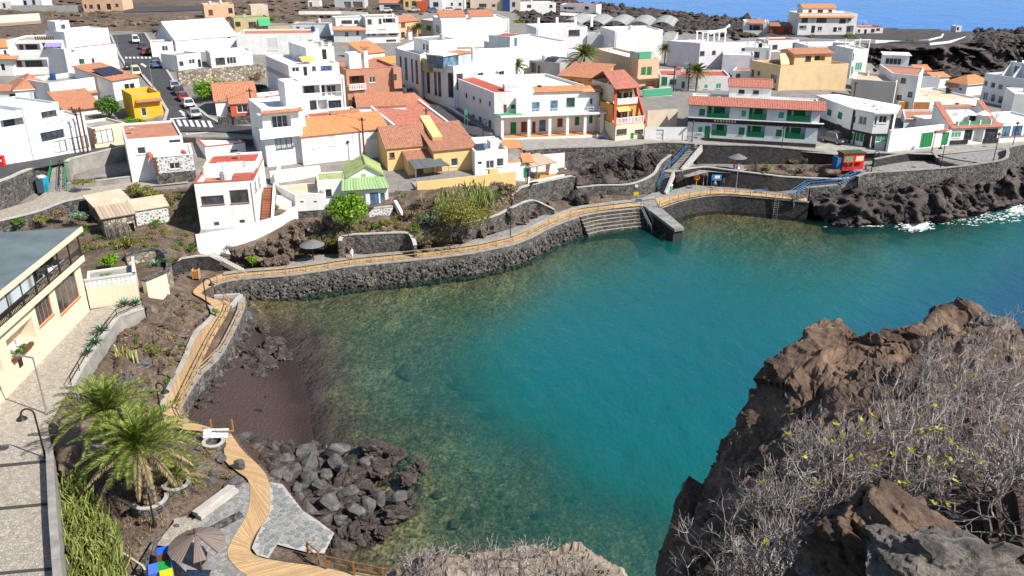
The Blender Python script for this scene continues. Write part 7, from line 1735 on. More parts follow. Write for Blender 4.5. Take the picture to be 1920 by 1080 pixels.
def boulder(px,py,z,wpx,hpx,label,group,mat,kind='b',i=0,rz=0.0,name='boulder'):
 P=G(px,py,z);s=ppm(P);a=wpx/s/2;c=max(0.18,hpx/s/2*0.95)
 o=add(name,rock_mesh(kind,i % (6 if kind == 'b' else 4),mat),None,P+Vector((0,0,c*0.15)))
 o.scale=(a,(a+c)/2*0.95,c);o.rotation_euler=(R.uniform(-.2,.2),R.uniform(-.2,.2),rz)
 return tag(o,label, 'rock',group)
gl = 'pale grey boulder in the heap beside the crazy-paved terrace';gg = 'grey boulders beside the terrace'
for i,(x,y,w,h) in enumerate(((458,826,44,32),(489,845,26,18),(503,856,24,18),(519,893,48,30),(500,888,18,14),(535,862,34,20),(552,883,36,26),(575,846,48,28),(581,872,40,40),(579,905,42,34),(629,846,50,32),(629,868,46,26),(613,890,26,20),(556,918,28,20),(583,960,42,26),(619,949,44,38),(712,938,44,26),(747,934,38,22),(667,960,46,34),(638,975,34,24),(540,895,30,22),(600,915,38,28),(655,925,40,28),(690,950,42,30),(610,980,36,26),(560,935,34,24),(640,880,38,26),(685,870,40,28))):
 boulder(x,y,0.5,w*1.18,h*1.2,gl,gg,M_BOULD, 'b',i,i*1.3)
for i,(x,y,w,h) in enumerate(((700,842,62,34),(742,856,52,34),(786,882,44,28),(706,880,66,40),(667,890,46,30),(642,904,48,30),(680,915,50,30),(745,965,66,40),(719,1000,40,26),(658,1006,70,48),(690,985,50,34),(655,935,40,26),(765,900,48,26),(630,1020,50,34),(600,930,40,26),(770,935,40,22))):
 boulder(x,y,0.15,w,h, 'jagged brown lava rock at the water edge below the crazy paving', 'brown lava rocks at the water edge',M_BOULD2, 'r',i,i*0.9, 'lava_rock')
for i,(x,y,w,h) in enumerate(((478,672,60,42),(508,655,58,40),(530,668,44,30),(500,690,50,38),(487,705,34,26),(520,645,40,24),(470,690,40,30))):
 boulder(x,y,0.35,w,h, 'jagged brown outcrop rock in the middle of the dark beach', 'outcrop on the dark beach',M_BOULD2, 'r',i+1,i*1.1, 'lava_rock')
for i,(x,y,w,h,z) in enumerate(((442,655,44,32,.7),(425,692,38,26,.9),(466,616,36,26,.4),(455,642,34,24,.5),(474,590,26,20,.3),(410,722,36,24,1.0),(388,750,34,22,1.1),(494,620,34,22,.3),(450,638,28,18,.5),(489,772,30,16,.5),(444,612,26,24,.8),(459,598,20,18,.5),(462,574,20,18,.5),(394,736,30,18,1.0),(404,704,26,18,1.0),(418,680,22,16,1),(378,764,26,18,1.2),(402,756,26,14,1.0),(500,745,10,6,.5),(430,650,18,12,.7))):
 boulder(x,y,z,w,h, 'single dark rock on the beach sand near the stone wall', 'rocks on the beach',M_BOULD2, 'r',i,i*0.7, 'beach_rock')
for i,(x,y,w,h,z) in enumerate(((1012,965,26,18,-1.2),(880,965,46,20,-1.0),(850,985,34,20,-.9),(955,948,16,10,-1.4),(905,735,70,34,-1.9),(1022,716,50,28,-2.2),(1050,745,54,28,-2.1),(1060,800,40,24,-2.1),(1148,800,50,24,-2.3),(930,770,50,24,-1.7),(780,960,40,24,-0.8),(820,930,30,20,-0.9),(930,1010,40,22,-1.2),(1080,930,30,16,-1.6),(760,700,50,20,-1.3),(860,720,40,18,-1.8),(842,800,14,8,-1.5),(965,990,14,8,-1.4),(940,930,12,8,-1.4))):
 boulder(x,y,z,w,h, 'brown weed-covered rock under the clear water of the bay', 'rocks under the water',M_WARM, 'b',i,i*0.8, 'sunken_rock')
for i,(x,y,w,h) in enumerate(((376,878,36,24),(405,892,40,24),(440,905,44,26),(450,870,30,18),(395,905,32,22),(415,860,26,18),(374,842,28,18),(210,930,24,22),(330,990,30,18),(300,905,22,16))):
 boulder(x,y,3.1,w,h, 'rounded grey garden boulder beside the winding boardwalk and palms', 'boulders in the palm garden',M_BOULD, 'b',i+2,i*1.9, 'garden_boulder')
for i,(x,y,w,h,z) in enumerate(((400,486,22,14,3.6),(425,484,24,16,3.4),(445,478,26,18,3.8),(465,474,26,20,4.0),(490,464,28,20,4.4),(512,456,28,22,4.6),(535,446,26,24,5.0),(552,432,24,24,5.2),(570,425,26,26,5.4),(480,492,20,18,2.8),(500,497,24,22,2.8),(517,492,22,20,2.9),(534,490,22,22,2.9),(545,478,20,22,3.2),(512,472,26,20,3.8),(488,474,22,18,3.8),(530,460,26,24,4.4),(640,482,18,16,2.8),(652,466,20,20,3.2),(560,445,28,28,4.8),(590,430,30,30,5.2),(615,420,26,30,5.6),(830,443,24,22,3.3),(850,447,22,22,3.0),(866,448,18,18,3.0),(920,432,24,22,3.0),(905,440,20,18,2.9),(985,412,20,14,3.2),(790,458,20,14,3.2),(800,466,22,14,3.0),(958,405,24,24,4.0),(1005,402,16,12,3.0),(780,440,18,14,4.2))):
 boulder(x,y,z,w,h, 'brown volcanic boulder on the bank above the promenade', 'boulders on the promenade bank',M_WARM, 'r',i,i*0.77, 'bank_boulder')
for i,(x,y,w,h,z) in enumerate(((1120,325,34,34,5.4),(1145,320,36,40,5.6),(1175,312,34,40,6.0),(1200,305,34,40,6.4),(1225,300,26,30,6.6),(1095,335,30,30,4.9),(1160,332,26,20,5.0),(1075,372,24,30,3.0),(1086,380,20,24,2.8),(1096,376,22,24,3.0),(1268,345,26,24,3.0),(1280,338,22,20,3.4),(925,478,22,18,0.8),(940,476,24,22,0.9),(958,472,24,22,0.9),(972,470,20,18,0.8),(905,484,18,12,0.6),(1535,395,34,28,0.8),(1560,405,40,30,0.6),(1590,412,40,26,0.5),(1575,420,36,18,0.2),(1620,400,44,34,1.2),(1660,405,44,34,0.9),(1690,398,40,34,1.2),(1725,402,40,30,0.9),(1760,395,44,34,1.0),(1800,388,44,36,1.2),(1835,380,40,36,1.4),(1870,365,40,36,1.6),(1905,352,44,36,1.6),(1640,375,44,36,2.4),(1700,368,40,34,2.8),(1780,355,44,40,3.0),(1850,340,44,40,3.2),(1545,375,36,24,2.2),(1590,385,40,30,1.8))):
 boulder(x,y,z,w,h, 'black lava crag rock at the foot of the sea walls', 'black lava crags along the sea walls',M_BLACK, 'r',i,i*1.37, 'lava_crag')
for i,(x,y,w,h,z,m_) in enumerate(((285,612,90,44,4.9,M_WARM),(325,628,60,40,4.2,M_WARM),(262,690,50,30,4.6,M_BOULD),(300,692,50,34,3.9,M_WARM),(238,722,40,30,4.6,M_BOULD),(335,598,54,36,4.2,M_WARM),(250,650,44,28,5.2,M_WARM),(318,575,50,30,4.8,M_WARM),(345,560,34,24,4.0,M_WARM),(275,735,40,26,3.8,M_BOULD),(370,600,30,22,3.0,M_BOULD),(300,655,56,34,4.4,M_WARM))):
 boulder(x,y,z-0.3,w,h, 'broken rock slab on the slope between pavement and walkway', 'rock slabs on the walkway slope',m_, 'r',i,i*0.6, 'rock_slab')
def scatter(name,spots,mat,label=None,base=SMALL):
 V,F_,k=[],[],0
 for (p,s,i) in spots:
  v,f=base[i % len(base)]
  a=R.uniform(0,6.28);ca,sa=math.cos(a),math.sin(a)
  sc=np.array([s*R.uniform(.8,1.3),s*R.uniform(.8,1.3),s*R.uniform(.6,1.1)])
  w=v*sc;w=np.c_[w[:,0]*ca-w[:,1]*sa,w[:,0]*sa+w[:,1]*ca,w[:,2]]+np.array(p)
  V.append(w);F_.append(f+k);k+=len(v)
 me=np_mesh(name,np.concatenate(V),np.concatenate(F_),mat,smooth=False)
 return tag(add(name,me),kind='stuff')
def pts_in(poly,n,zoff=0.0,seed=1,zf=None):
 rs=random.Random(seed);xs=[p[0] for p in poly];ys=[p[1] for p in poly];out=[]
 cand=[(rs.uniform(min(xs),max(xs)),rs.uniform(min(ys),max(ys))) for _ in range(n*4)]
 ok=in_poly(np.array([c[0] for c in cand]),np.array([c[1] for c in cand]),poly)
 pm=np.zeros(len(cand),bool);cx_,cy_=np.array([c[0] for c in cand]),np.array([c[1] for c in cand])
 for pl,k_ in PADS: pm |= (poly_dist(cx_,cy_,pl,True)<15) | in_poly(np.array([c[0] for c in cand]),np.array([c[1] for c in cand]),pl)
 for tp_,lw_ in FACES: pm |= in_poly(cx_,cy_,[(x,y-2) for x,y,z in tp_]+[(x,y+5) for x,y,z in lw_[::-1]])
 bay_=in_poly(np.array([c[0] for c in cand]),np.array([c[1] for c in cand]),BAY)
 cand=[c for c,o,p,b in zip(cand,ok,pm,bay_) if o and not p and (zf is not None or not b)][:n]
 zz=(land_f if zf is None else zf)(np.array([c[0] for c in cand]),np.array([c[1] for c in cand]))
 return [G(c[0],c[1],float(z)+zoff) for c,z in zip(cand,zz)]
sp=[(p,R.uniform(0.12,0.5)*(1 if R.random()<.85 else 1.9),i) for i,p in enumerate(pts_in([(225,592),(345,555),(420,500),(545,445),(640,440),(640,470),(560,490),(400,520),(400,580),(305,770),(210,760)],650,0,5)+pts_in([(560,400),(640,420),(780,430),(960,345),(1040,395),(975,440),(870,462),(780,470),(600,470),(545,445)],500,0,6))]
scatter('slope_rocks',sp,M_WARM)
scatter('lava_bank',[(p,R.uniform(0.2,0.9),i) for i,p in enumerate(pts_in([(1066,288),(1270,278),(1235,325),(1100,345),(1070,330)],300,0,7))],M_BLACK)
sp=[(p,R.uniform(0.2,0.8)*(1 if R.random()<.85 else 1.8),i) for i,p in enumerate(pts_in([(1505,372),(1560,345),(1628,335),(1772,322),(1890,306),(1900,285),(2100,270),(2100,400),(1830,402),(1700,418),(1560,426)],900,0,8))]
scatter('lava_rubble',sp,M_BLACK)
sp=[(p,R.uniform(0.5,1.7)*(1 if R.random()<.9 else 1.7),i) for i,p in enumerate(pts_in([(960,24),(1060,0),(1200,14),(1330,30),(1480,44),(1700,56),(2000,56),(2000,140),(1720,150),(1640,125),(1625,85),(1500,70),(1380,72),(1260,56),(1000,50)],2200,-0.1,9))]
scatter('lava_field',sp,M_BLACK)
sp=[(p,R.uniform(0.3,1.2),i) for i,p in enumerate(pts_in([(-200,0),(940,0),(700,30),(640,32),(520,45),(380,40),(330,60),(215,58),(120,58),(0,66),(-200,80)],380,-0.15,10))]
scatter('hillside_rocks',sp,M_WARM)
sp=[]
for i in range(1800):
 k=R.randrange(len(SWL)-1);p=SWL[k].lerp(SWL[k+1],R.random());f=R.random()**0.8
 n=SWN[k];z=1.7-f*2.2;sp.append((p+n*(0.15+f*0.95)+Vector((0,0,z-p.z)),R.uniform(0.13,0.3),i))
o=scatter('rubble_facing',sp,mat_rock('basalt_rubble',(0.015,0.014,0.015),(0.075,0.07,0.066),(0.24,0.22,0.195),1.2,0.8,0.15));o.parent=sea_wall;o.location=-Vector(sea_wall.location)
sp=[]
for i in range(420):
 k=R.randrange(len(BWL)-1);p=BWL[k].lerp(BWL[k+1],R.random());f=R.random()
 sp.append((p-BWN[k]*(0.15+f*0.8)+Vector((0,0,1.3-f*1.2-p.z)),R.uniform(0.12,0.32),i))
o=scatter('rubble_facing',sp,MATS['basalt_rubble'] if 'basalt_rubble' in MATS else M_BLACK);o.parent=bw_wall;o.location=-Vector(bw_wall.location)
sp=[(p,R.uniform(0.12,0.55),i) for i,p in enumerate(pts_in([(440,812),(505,890),(530,908),(567,955),(628,1000),(605,1040),(700,1030),(780,940),(800,880),(720,830),(560,830),(470,820)],520,0,12,sea_f))]
scatter('shore_cobbles',sp,M_BOULD2)
M_FOAM=mat_plain('sea_foam',(0.80,0.82,0.82),0.7,0,0.1,4.0)
sp=[]
rs=random.Random(4)
for cx,cy,sx,sy,n in ((1718,424,26,9,700),(1700,413,34,5,260),(1760,410,44,3,180),(1840,402,26,4,110),(1908,392,16,12,420),(1620,424,40,2,60),(1800,414,60,9,120),(1880,408,40,9,120)):
 for _ in range(n):
  x,y=rs.gauss(cx,sx*0.5),rs.gauss(cy,sy*0.5);p=G(x,y,0.0);sp.append((p,0.03+0.16*rs.random()**2.2,_))
V,F_=[],[]
for p,s,i in sp:
 k=len(V);m_=7;a0=rs.uniform(0,6);
 V+=[(p.x+math.cos(a0+6.283*j/m_)*s*rs.uniform(.5,1.5)*1.6,p.y+math.sin(a0+6.283*j/m_)*s*rs.uniform(.4,1.2),0.012+0.0002*(i % 50)) for j in range(m_)];F_+=[(k,k+j,k+j+1) for j in range(1,m_-1)]
tag(add('surf_foam',np_mesh('surf_foam',V,F_,M_FOAM,False)),kind='stuff')
# ------------------------------------------------------------------ plants
LM={'green': mat_leaf('leaf_green',(0.055,0.15,0.018),(0.16,0.30,0.03)), 'dark': mat_leaf('leaf_dark',(0.018,0.055,0.014),(0.05,0.11,0.025)), 'bright': mat_leaf('leaf_bright',(0.12,0.26,0.012),(0.27,0.42,0.03)),
 'yel': mat_leaf('leaf_yellow_green',(0.17,0.17,0.03),(0.34,0.32,0.08)), 'dry': mat_leaf('leaf_dry',(0.17,0.11,0.055),(0.33,0.25,0.14),0.1), 'grey': mat_leaf('leaf_grey',(0.17,0.15,0.13),(0.34,0.31,0.27),0.1),
 'palm': mat_leaf('palm_leaflet',(0.085,0.13,0.016),(0.30,0.34,0.06),0.2), 'agave': mat_leaf('agave_leaf',(0.12,0.22,0.14),(0.26,0.38,0.26),0.05), 'cact': mat_leaf('cactus_stem',(0.13,0.165,0.03),(0.33,0.36,0.12),0.0), 'cream': mat_leaf('cream_cactus',(0.34,0.34,0.10),(0.55,0.52,0.24),0.0), 'straw': mat_leaf('dead_frond',(0.28,0.20,0.11),(0.46,0.36,0.22),0.15)}
M_BARK=mat_rock('bark',(0.05,0.035,0.025),(0.14,0.10,0.07),(0.26,0.2,0.14),3.0,0.8,0.05)
M_PTRUNK=mat_rock('palm_trunk',(0.10,0.07,0.04),(0.26,0.19,0.12),(0.44,0.35,0.24),4.0,1.0,0.08)
def leaf_cloud(c,rx,ry,rz,n,ls,seed,clumps=9,hollow=0.35):
 rs=np.random.RandomState(seed)
 cc=rs.normal(size=(clumps,3));cc /= np.linalg.norm(cc,axis=1)[:,None];cc *= rs.uniform(0.35,0.8,(clumps,1));cc[:,2]=np.abs(cc[:,2])*0.9-0.15
 k=rs.randint(0,clumps,n)
 d=rs.normal(size=(n,3));d /= np.linalg.norm(d,axis=1)[:,None]
 rad=rs.uniform(hollow,1.0,(n,1))**0.5
 p=cc[k]+d*rad*rs.uniform(0.28,0.5,(clumps,1))[k]
 p=p*np.array([rx,ry,rz])+np.array(c)
 nrm=d+rs.normal(size=(n,3))*0.6+np.array([0,0,0.4]);nrm /= np.linalg.norm(nrm,axis=1)[:,None]
 t=np.cross(nrm,rs.normal(size=(n,3)));t /= np.linalg.norm(t,axis=1)[:,None];b=np.cross(nrm,t)
 s=ls*rs.uniform(0.6,1.4,(n,1))
 V=np.stack([p-t*s*0.5,p+b*s*0.32+nrm*s*0.08,p+t*s*0.6,p-b*s*0.32+nrm*s*0.08],1).reshape(-1,3)
 F_=np.arange(4*n).reshape(n,4)
 return V,F_
def bush(px,py,z,rpx,hpx,kind,label,name='bush',n=700,ls=None,group=None,trunk=0.0,depth=1.0,cat='bush',clumps=10):
 P=G(px,py,z);s=ppm(P);r,h=rpx/s,hpx/s
 t=thing(name,label,cat,P,group)
 sd=int(px*7+py*3) % 9973
 V,F_=leaf_cloud((0,0,trunk+h*0.5),r,r*depth,h*0.62,n,ls or max(0.10,r*0.16),sd,clumps)
 add('crown' if trunk else 'foliage',np_mesh('foliage',V,F_,LM[kind],False),t)
 mb=MB();rs=random.Random(sd)
 for k in range(4 if not trunk else 6):
  a=rs.uniform(0,6.28);top=Vector((math.cos(a)*r*0.6,math.sin(a)*r*0.6,trunk+h*rs.uniform(.4,.8)))
  mb.tube([Vector((0,0,-0.2)),Vector((0,0,trunk*0.8+0.05)),top.lerp(Vector((0,0,trunk)),0.5)+Vector((0,0,0.1*h)),top],[max(0.05,r*0.07),max(0.04,r*0.06),r*0.035+0.01,0.012],5)
 mb.obj('trunk' if trunk else 'stems',M_BARK,t,local=True)
 return t
def palm_mesh(R_,nf,nl,seed,droop=1.0,wl=0.075,low=-0.45):
 rs=random.Random(seed);mb=MB();dead=MB();rach=MB()
 for i in range(nf):
  f=i/nf;az=i*2.39996+rs.uniform(-.2,.2);el=1.35-f*(1.35-low)+rs.uniform(-.12,.12)
  L=R_*(0.75+0.4*min(1,f*2))*rs.uniform(.88,1.1);pts=[];p=Vector((0,0,0));e=el;S_=9
  for k in range(S_+1):
   pts.append(p.copy());p=p+Vector((math.cos(az)*math.cos(e),math.sin(az)*math.cos(e),math.sin(e)))*(L/S_);e -= droop*(0.03+0.17*k/S_)
  isd=f>0.80;tgt=dead if isd else mb
  rach.tube(pts,[0.045*(1-k/(S_+2)) for k in range(S_+1)],4)
  for k in range(nl):
   u=0.12+0.88*k/nl;q=u*S_;j=min(S_-1,int(q));base=pts[j].lerp(pts[j+1],q-j);tg=(pts[j+1]-pts[j]).normalized()
   sd_=tg.cross(Vector((0,0,1)))
   sd_=sd_.normalized() if sd_.length>1e-3 else Vector((math.sin(az),-math.cos(az),0));up=sd_.cross(tg)
   ll=R_*0.17*math.sin(math.pi*min(0.98,0.15+u*0.83))**0.6*rs.uniform(.85,1.1)*(0.7 if isd else 1)
   for sg in (-1,1):
    d=(sd_*sg*0.8+tg*0.65+up*(0.45 if not isd else -0.5)+Vector((rs.uniform(-.12,.12),rs.uniform(-.12,.12),rs.uniform(-.12,.12)))).normalized()
    tip=base+d*ll-Vector((0,0,ll*0.12));w=tg*(wl*0.5*R_/3)
    mid=base+d*ll*0.5+Vector((0,0,ll*0.03))
    tgt.face([base-w*0.6,mid-w,tip,mid+w])
 return mb,dead,rach
def palm(P,hgt,R_,nf,nl,label,seed,rt=0.28,name='palm_tree',group=None,droop=1.0,rz=0.0,lean=(0,0),wl=0.075):
 t=thing(name,label, 'palm',P,group,rz)
 mb=MB();n_=max(6,int(hgt/0.22));pts=[];rr_=[]
 for k in range(n_+1):
  f=k/n_;pts.append(Vector((lean[0]*f*f,lean[1]*f*f,-0.3+f*(hgt+0.3))));rr_.append(rt*(1.15-0.35*f+0.28*max(0,f-0.8)*5*0.4)*(1.08 if k % 2 else 0.93))
 mb.tube(pts,rr_,12);tr=mb.obj('trunk',M_PTRUNK,t,local=True)
 top=pts[-1]
 st_=MB();rs=random.Random(seed)
 for k in range(int(40*min(1.5,hgt/2))):
  f=rs.uniform(0.25,1.0);a=rs.uniform(0,6.28);c=Vector((lean[0]*f*f,lean[1]*f*f,f*hgt));r0=rt*(1.15-0.35*f)*0.9;d=Vector((math.cos(a),math.sin(a),0))
  st_.tube([c+d*r0,c+d*(r0+0.13)+Vector((0,0,0.16))],[0.07,0.035],4)
 st_.obj('frond_stubs',M_PTRUNK,tr,local=True).__setitem__('kind', 'stuff')
 g,d_,ra=palm_mesh(R_,nf,nl,seed,droop,wl)
 for m_,nm,mt in ((g, 'crown',LM['palm']),(d_, 'dead_fronds',LM['straw']),(ra, 'frond_ribs',LM['palm'])):
  o=m_.obj(nm,mt,t,local=True);o.location=top;o['kind'] = 'stuff'
 return t
Pp=G(283,946,3.5);palm(Pp,zat(Pp,830)-3.5-0.2,3.7,64,40, 'large feathery palm with a thick stubbled trunk beside the curved stone planter',3,0.42)
Pp=G(222,885,4.3);palm(Pp,zat(Pp,768)-4.3,3.4,54,38, 'second large feathery palm behind the thick-trunked palm',8,0.36)
Pp=G(334,915,3.2);palm(Pp,1.2,2.3,34,24, 'small stocky palm with dry lower fronds in a round stone planter',5,0.36,droop=0.8)
pt=palm(G(1094,150,10.6),5.4,3.4,56,22, 'tall street palm above the orange-walled house',21,0.25,wl=0.17)
for (x,y,z,s,lab) in ((968,160,11.2,0.72,'small street palm beside the grey unfinished house'),(1305,172,9.2,0.78,'bushy palm in front of the green-shuttered cottages'),(786,76,13.3,0.62,'little palm between the orange house and the beige house'),(1246,118,11.0,0.6,'half hidden palm beside the bright white block')):
 copy_tree(pt,G(x,y,z),x*0.3,s,lab)
bush(655,432,5.2,46,62,'bright','round bright green tree on the basalt planter below the green-roofed house','tree',2600,0.34,trunk=0.7,cat='tree',clumps=22)
bush(473,496,3.0,13,17,'bright','small bright green bush beside the garden steps',n=500,ls=0.2)
bush(400,190,12.2,44,44,'bright','large spreading bright green bush beside the parked cars','bush',2200,0.4,clumps=20)
bush(488,172,12.3,20,16,'dark','dark clipped hedge ball beside the white apartment house',n=900,ls=0.25)
bush(478,152,12.6,16,16,'dry','dry thorny bush under the flat-roofed white cottage',n=500)
bush(208,226,11.4,28,40,'green','leafy round tree between the terracotta slope and the garage','tree',1800,0.35,trunk=0.6,cat='tree',clumps=18)
bush(252,240,11.7,22,20,'bright','bright green bush in front of the yellow house',n=1000,ls=0.25)
bush(282,240,11.7,12,12,'yel','flowering yellow-green bush behind the plank fence',n=400);bush(232,262,10.9,8,10,'yel','small weed clump beside the beige garage',n=200)
for i,(x,y,r_,h_,k_,lab) in enumerate(((262,366,22,24,'yel','broad olive shrub on the bank below the spotted stone house'),(290,374,22,20,'yel','low olive shrub beside the shed with the beige roof'),(312,378,16,16,'dry','brown dry shrub beside the white house wall'))): bush(x,y,7.4,r_,h_,k_,lab,n=900,ls=0.2)
for x,y,z,r_,h_,k_,lab in ((240,470,5.8,22,26,'yel','feathery yellow-green shrub behind the agave hollow'),(285,474,5.2,22,20,'yel','wide yellowish shrub on the garden terrace'),(318,478,5.0,18,16,'yel','thin yellowish shrub next to the rubble garden wall'),(212,498,6.6,28,22,'bright','lush bright green shrub beside the cream terrace'),(200,524,7.9,20,12,'bright','low green plant on the cream terrace roof'),(30,422,7.0,18,14,'green','green shrub behind the grey restaurant roof'),(78,414,7.2,18,10,'yel','low yellow-green shrub below the cobbled path'),(110,408,7.0,18,14,'dry','brown shrub below the cobbled path'),(148,412,6.8,18,18,'agave','grey-green shrub beside the beige shed'),
 (155,345,8.9,22,8,'yel','row of yellow weeds under the tall concrete wall'),(285,664,4.6,16,20,'yel','olive spiny shrub on the rock slope'),(300,545,5.0,14,14,'dry','dry thorn bush on the rocky bank above the walkway'),(345,590,3.6,14,12,'dry','dry shrub beside the lamp and walkway'),(404,590,2.9,8,14,'bright','green tuft at the foot of the crook lamp'),(310,640,4.0,18,12,'dry','grey-brown scrub on the rock slope'),
 (947,366,5.6,20,24,'dry','brown dry shrub below the white cube house'),(925,352,6.2,14,18,'grey','grey scrub beside the white cube house'),(778,440,4.8,14,16,'green','small green shrub on the boulder bank'),(812,425,5.4,16,22,'agave','spiky pale green plant below the cactus bank'),(1438,324,4.9,13,16,'cact','round yellow-green spurge on the red soil'),(1510,305,5.2,10,12,'cact','small round spurge beside the notice column'),(1474,320,4.9,12,10,'grey','grey dry shrub on the red soil slope'),(1500,322,4.9,14,14,'grey','larger grey dry shrub on the red soil slope'),(1487,306,5.2,12,8,'dry','brown dry shrub below the street wall'),(1320,330,4.8,8,6,'dry','tiny dry shrub above the quay wall'),
 (1715,203,7.4,14,10,'bright','green shrubs on the orange plank shed'),(1710,80,9.8,12,6,'yel','yellow-green bush on the shore road verge'),(1595,74,9.2,18,10,'yel','bushy hedge in front of the seafront house'),(1520,72,9.2,10,8,'dry','brown bush in front of the seafront house'),(1400,66,9.2,14,6,'yel','low hedge in front of the white bungalow'),(1330,40,8.0,10,5,'bright','bright green weed patch in the lava field'),(1130,20,9.5,10,6,'yel','yellow-green bush beside the house at the sea edge'),(975,44,12.6,12,8,'yel','yellow bush below the long white house'),(13,10,16.8,18,16,'green','green tree on the hill beside the cut-off white house'),(508,38,15.2,10,8,'bright','bright shrub next to the olive beige house'),(545,378,5.9,7,20,'green','slim green shrub in the white courtyard corner'),(505,372,6.6,8,8,'yel','yellow flower pot plant on the courtyard stairs'),(518,392,6.2,7,8,'yel','yellow-green pot plant beside the outside stair'),(880,12,14.4,8,8,'green','small tree beside the beige block on the skyline'),(840,10,14.5,6,6,'dark','dark street tree in front of the white two-window house'),(1232,160,9.6,12,14,'green','green shrub in front of the pink-beige house'),(1210,168,9.5,10,8,'green','low garden shrub behind the green screen'),(1055,140,10.8,10,12,'dark','dark tree beside the tall street palm'),(1036,176,10.4,8,10,'green','green shrub beside the orange-walled house')):
 bush(x,y,z,r_,h_,k_,lab,n=int(260+r_*22))
def agave(P,r,label,seed,n=26,name='agave',group=None,kind='agave'):
 rs=random.Random(seed);mb=MB()
 for i in range(n):
  az=i*2.39996;el=1.25-1.15*i/n;L=r*rs.uniform(.85,1.1);p=Vector((0,0,0.05));e=el;pts=[]
  for k in range(5): pts.append(p.copy());p=p+Vector((math.cos(az)*math.cos(e),math.sin(az)*math.cos(e),math.sin(e)))*L/4;e -= 0.12
  s_=Vector((-math.sin(az),math.cos(az),0));w=[0.5,1,0.85,0.5,0.03]
  for k in range(4):
   a,b=pts[k],pts[k+1];wa,wb=s_*w[k]*r*0.13,s_*w[k+1]*r*0.13;upv=Vector((0,0,r*0.04))
   mb.face([a-wa+upv,a,b,b-wb+upv]);mb.face([a,a+wa+upv,b+wb+upv,b])
 t=thing(name,label, 'plant',P,group)
 mb.obj('leaves',LM[kind],t,local=True)['kind'] = 'stuff'
 m2=MB();m2.lathe([(r*0.16,-0.2),(r*0.18,0.1),(r*0.08,0.2)],(0,0,0),8);m2.obj('stem',M_BARK,t,local=True)
 return t
for i,(x,y,z,r,lab) in enumerate(((233,572,6.6,0.85,'blue-green agave rosette beside the cream terrace wall'),(254,570,6.6,0.8,'second blue-green agave rosette near the garden doorway'),(291,500,5.8,0.95,'pale agave in the rounded stone hollow'),(190,622,6.7,1.0,'largest agave rosette on the pavement edge wall'),(179,645,6.7,0.95,'agave rosette below the largest one on the edge wall'),(166,662,6.7,0.7,'small dark agave at the end of the edge wall'),(806,418,5.6,1.2,'large agave on the bank beside the cactus mass'),(820,404,6.2,1.0,'upper agave on the bank beside the cactus mass'))): agave(G(x,y,z),r,lab,i)
def fingers(name,label,spots,hmin,hmax,rad,kind,group=None,spread=0.25,seg=4,lean=(0,0),cat='cactus'):
 c=sum((Vector(p) for p in spots),Vector())/len(spots)
 t=thing(name,label,cat,c,group);mb=MB();rs=random.Random(len(spots)+int(c.x*10))
 for p in spots:
  h=rs.uniform(hmin,hmax);d=Vector((rs.gauss(lean[0],spread),rs.gauss(lean[1],spread),1)).normalized();q=Vector(p)-c;b=Vector((rs.gauss(0,.1),rs.gauss(0,.1),0))
  pts=[q+d*h*k/seg+b*math.sin(math.pi*k/seg)*0.6*h for k in range(seg+1)]
  mb.tube(pts,[rad*(1.0 if k<seg else 0.5) for k in range(seg+1)],5,True)
 mb.obj('stems',LM[kind],t,local=True)['kind'] = 'stuff'
 return t
ZH=lambda x,y: 4.55
def hedge_spots(poly,n,seed,zf):
 rs=random.Random(seed);xs=[p[0] for p in poly];ys=[p[1] for p in poly];out=[]
 while len(out)<n:
  x,y=rs.uniform(min(xs),max(xs)),rs.uniform(min(ys),max(ys))
  if in_poly(np.array([x]),np.array([y]),poly)[0]: out.append(G(x,y,zf(x,y)))
 return out
HZ=lambda x,y: 5.0-(x-110)*0.009
for i,poly in enumerate(([(112,905),(165,915),(175,950),(112,955)],[(114,955),(185,950),(205,990),(116,1005)],[(118,1005),(215,992),(232,1035),(122,1050)],[(124,1050),(232,1036),(236,1090),(128,1100)],[(128,1100),(236,1090),(240,1160),(134,1160)])):
 fingers('candelabra_spurge', 'dense yellow-green finger cactus in the hedge along the ramp wall',hedge_spots(poly,230,i,HZ),0.6,1.7,0.042, 'cact', 'finger cactus hedge along the ramp',0.36,lean=(-0.05,0.1))
fingers('candelabra_spurge', 'tall columnar cactus mass crowning the bank below the yellow house',hedge_spots([(808,395),(830,368),(880,356),(918,362),(928,384),(890,402),(830,408)],300,11,lambda x,y: 6.3),0.8,2.0,0.08, 'cact',None,0.2)
bush(858,432,5.2,58,62,'yel','broad yellow-green spurge bush under the columnar cactus mass',n=3600,ls=0.22,clumps=26);bush(900,420,5.3,30,34,'yel','dry-tipped spurge bush next to the columnar cactus mass',n=1200,ls=0.2)
fingers('candelabra_spurge', 'slim columnar cactus on the slope above the quay',[G(1438+dx,300,5.0) for dx in (-6,-4,-2,0,2,4,6,-5,3,1)]+[G(1436+dx,302,5.0) for dx in (-5,-1,3,7)],1.2,2.4,0.12, 'cact',None,0.05)
fingers('column_cactus', 'pale cream column cactus row on the rock slope',hedge_spots([(218,668),(262,676),(262,684),(220,680)],26,5,lambda x,y: 4.9),0.7,1.5,0.07, 'cream',None,0.06)
fingers('twig_fence', 'brushwood screen of grey sticks in front of the corrugated shed',hedge_spots([(204,452),(246,446),(246,450),(205,457)],90,6,lambda x,y: 5.5),1.8,2.6,0.03, 'grey',None,0.05,cat='fence')
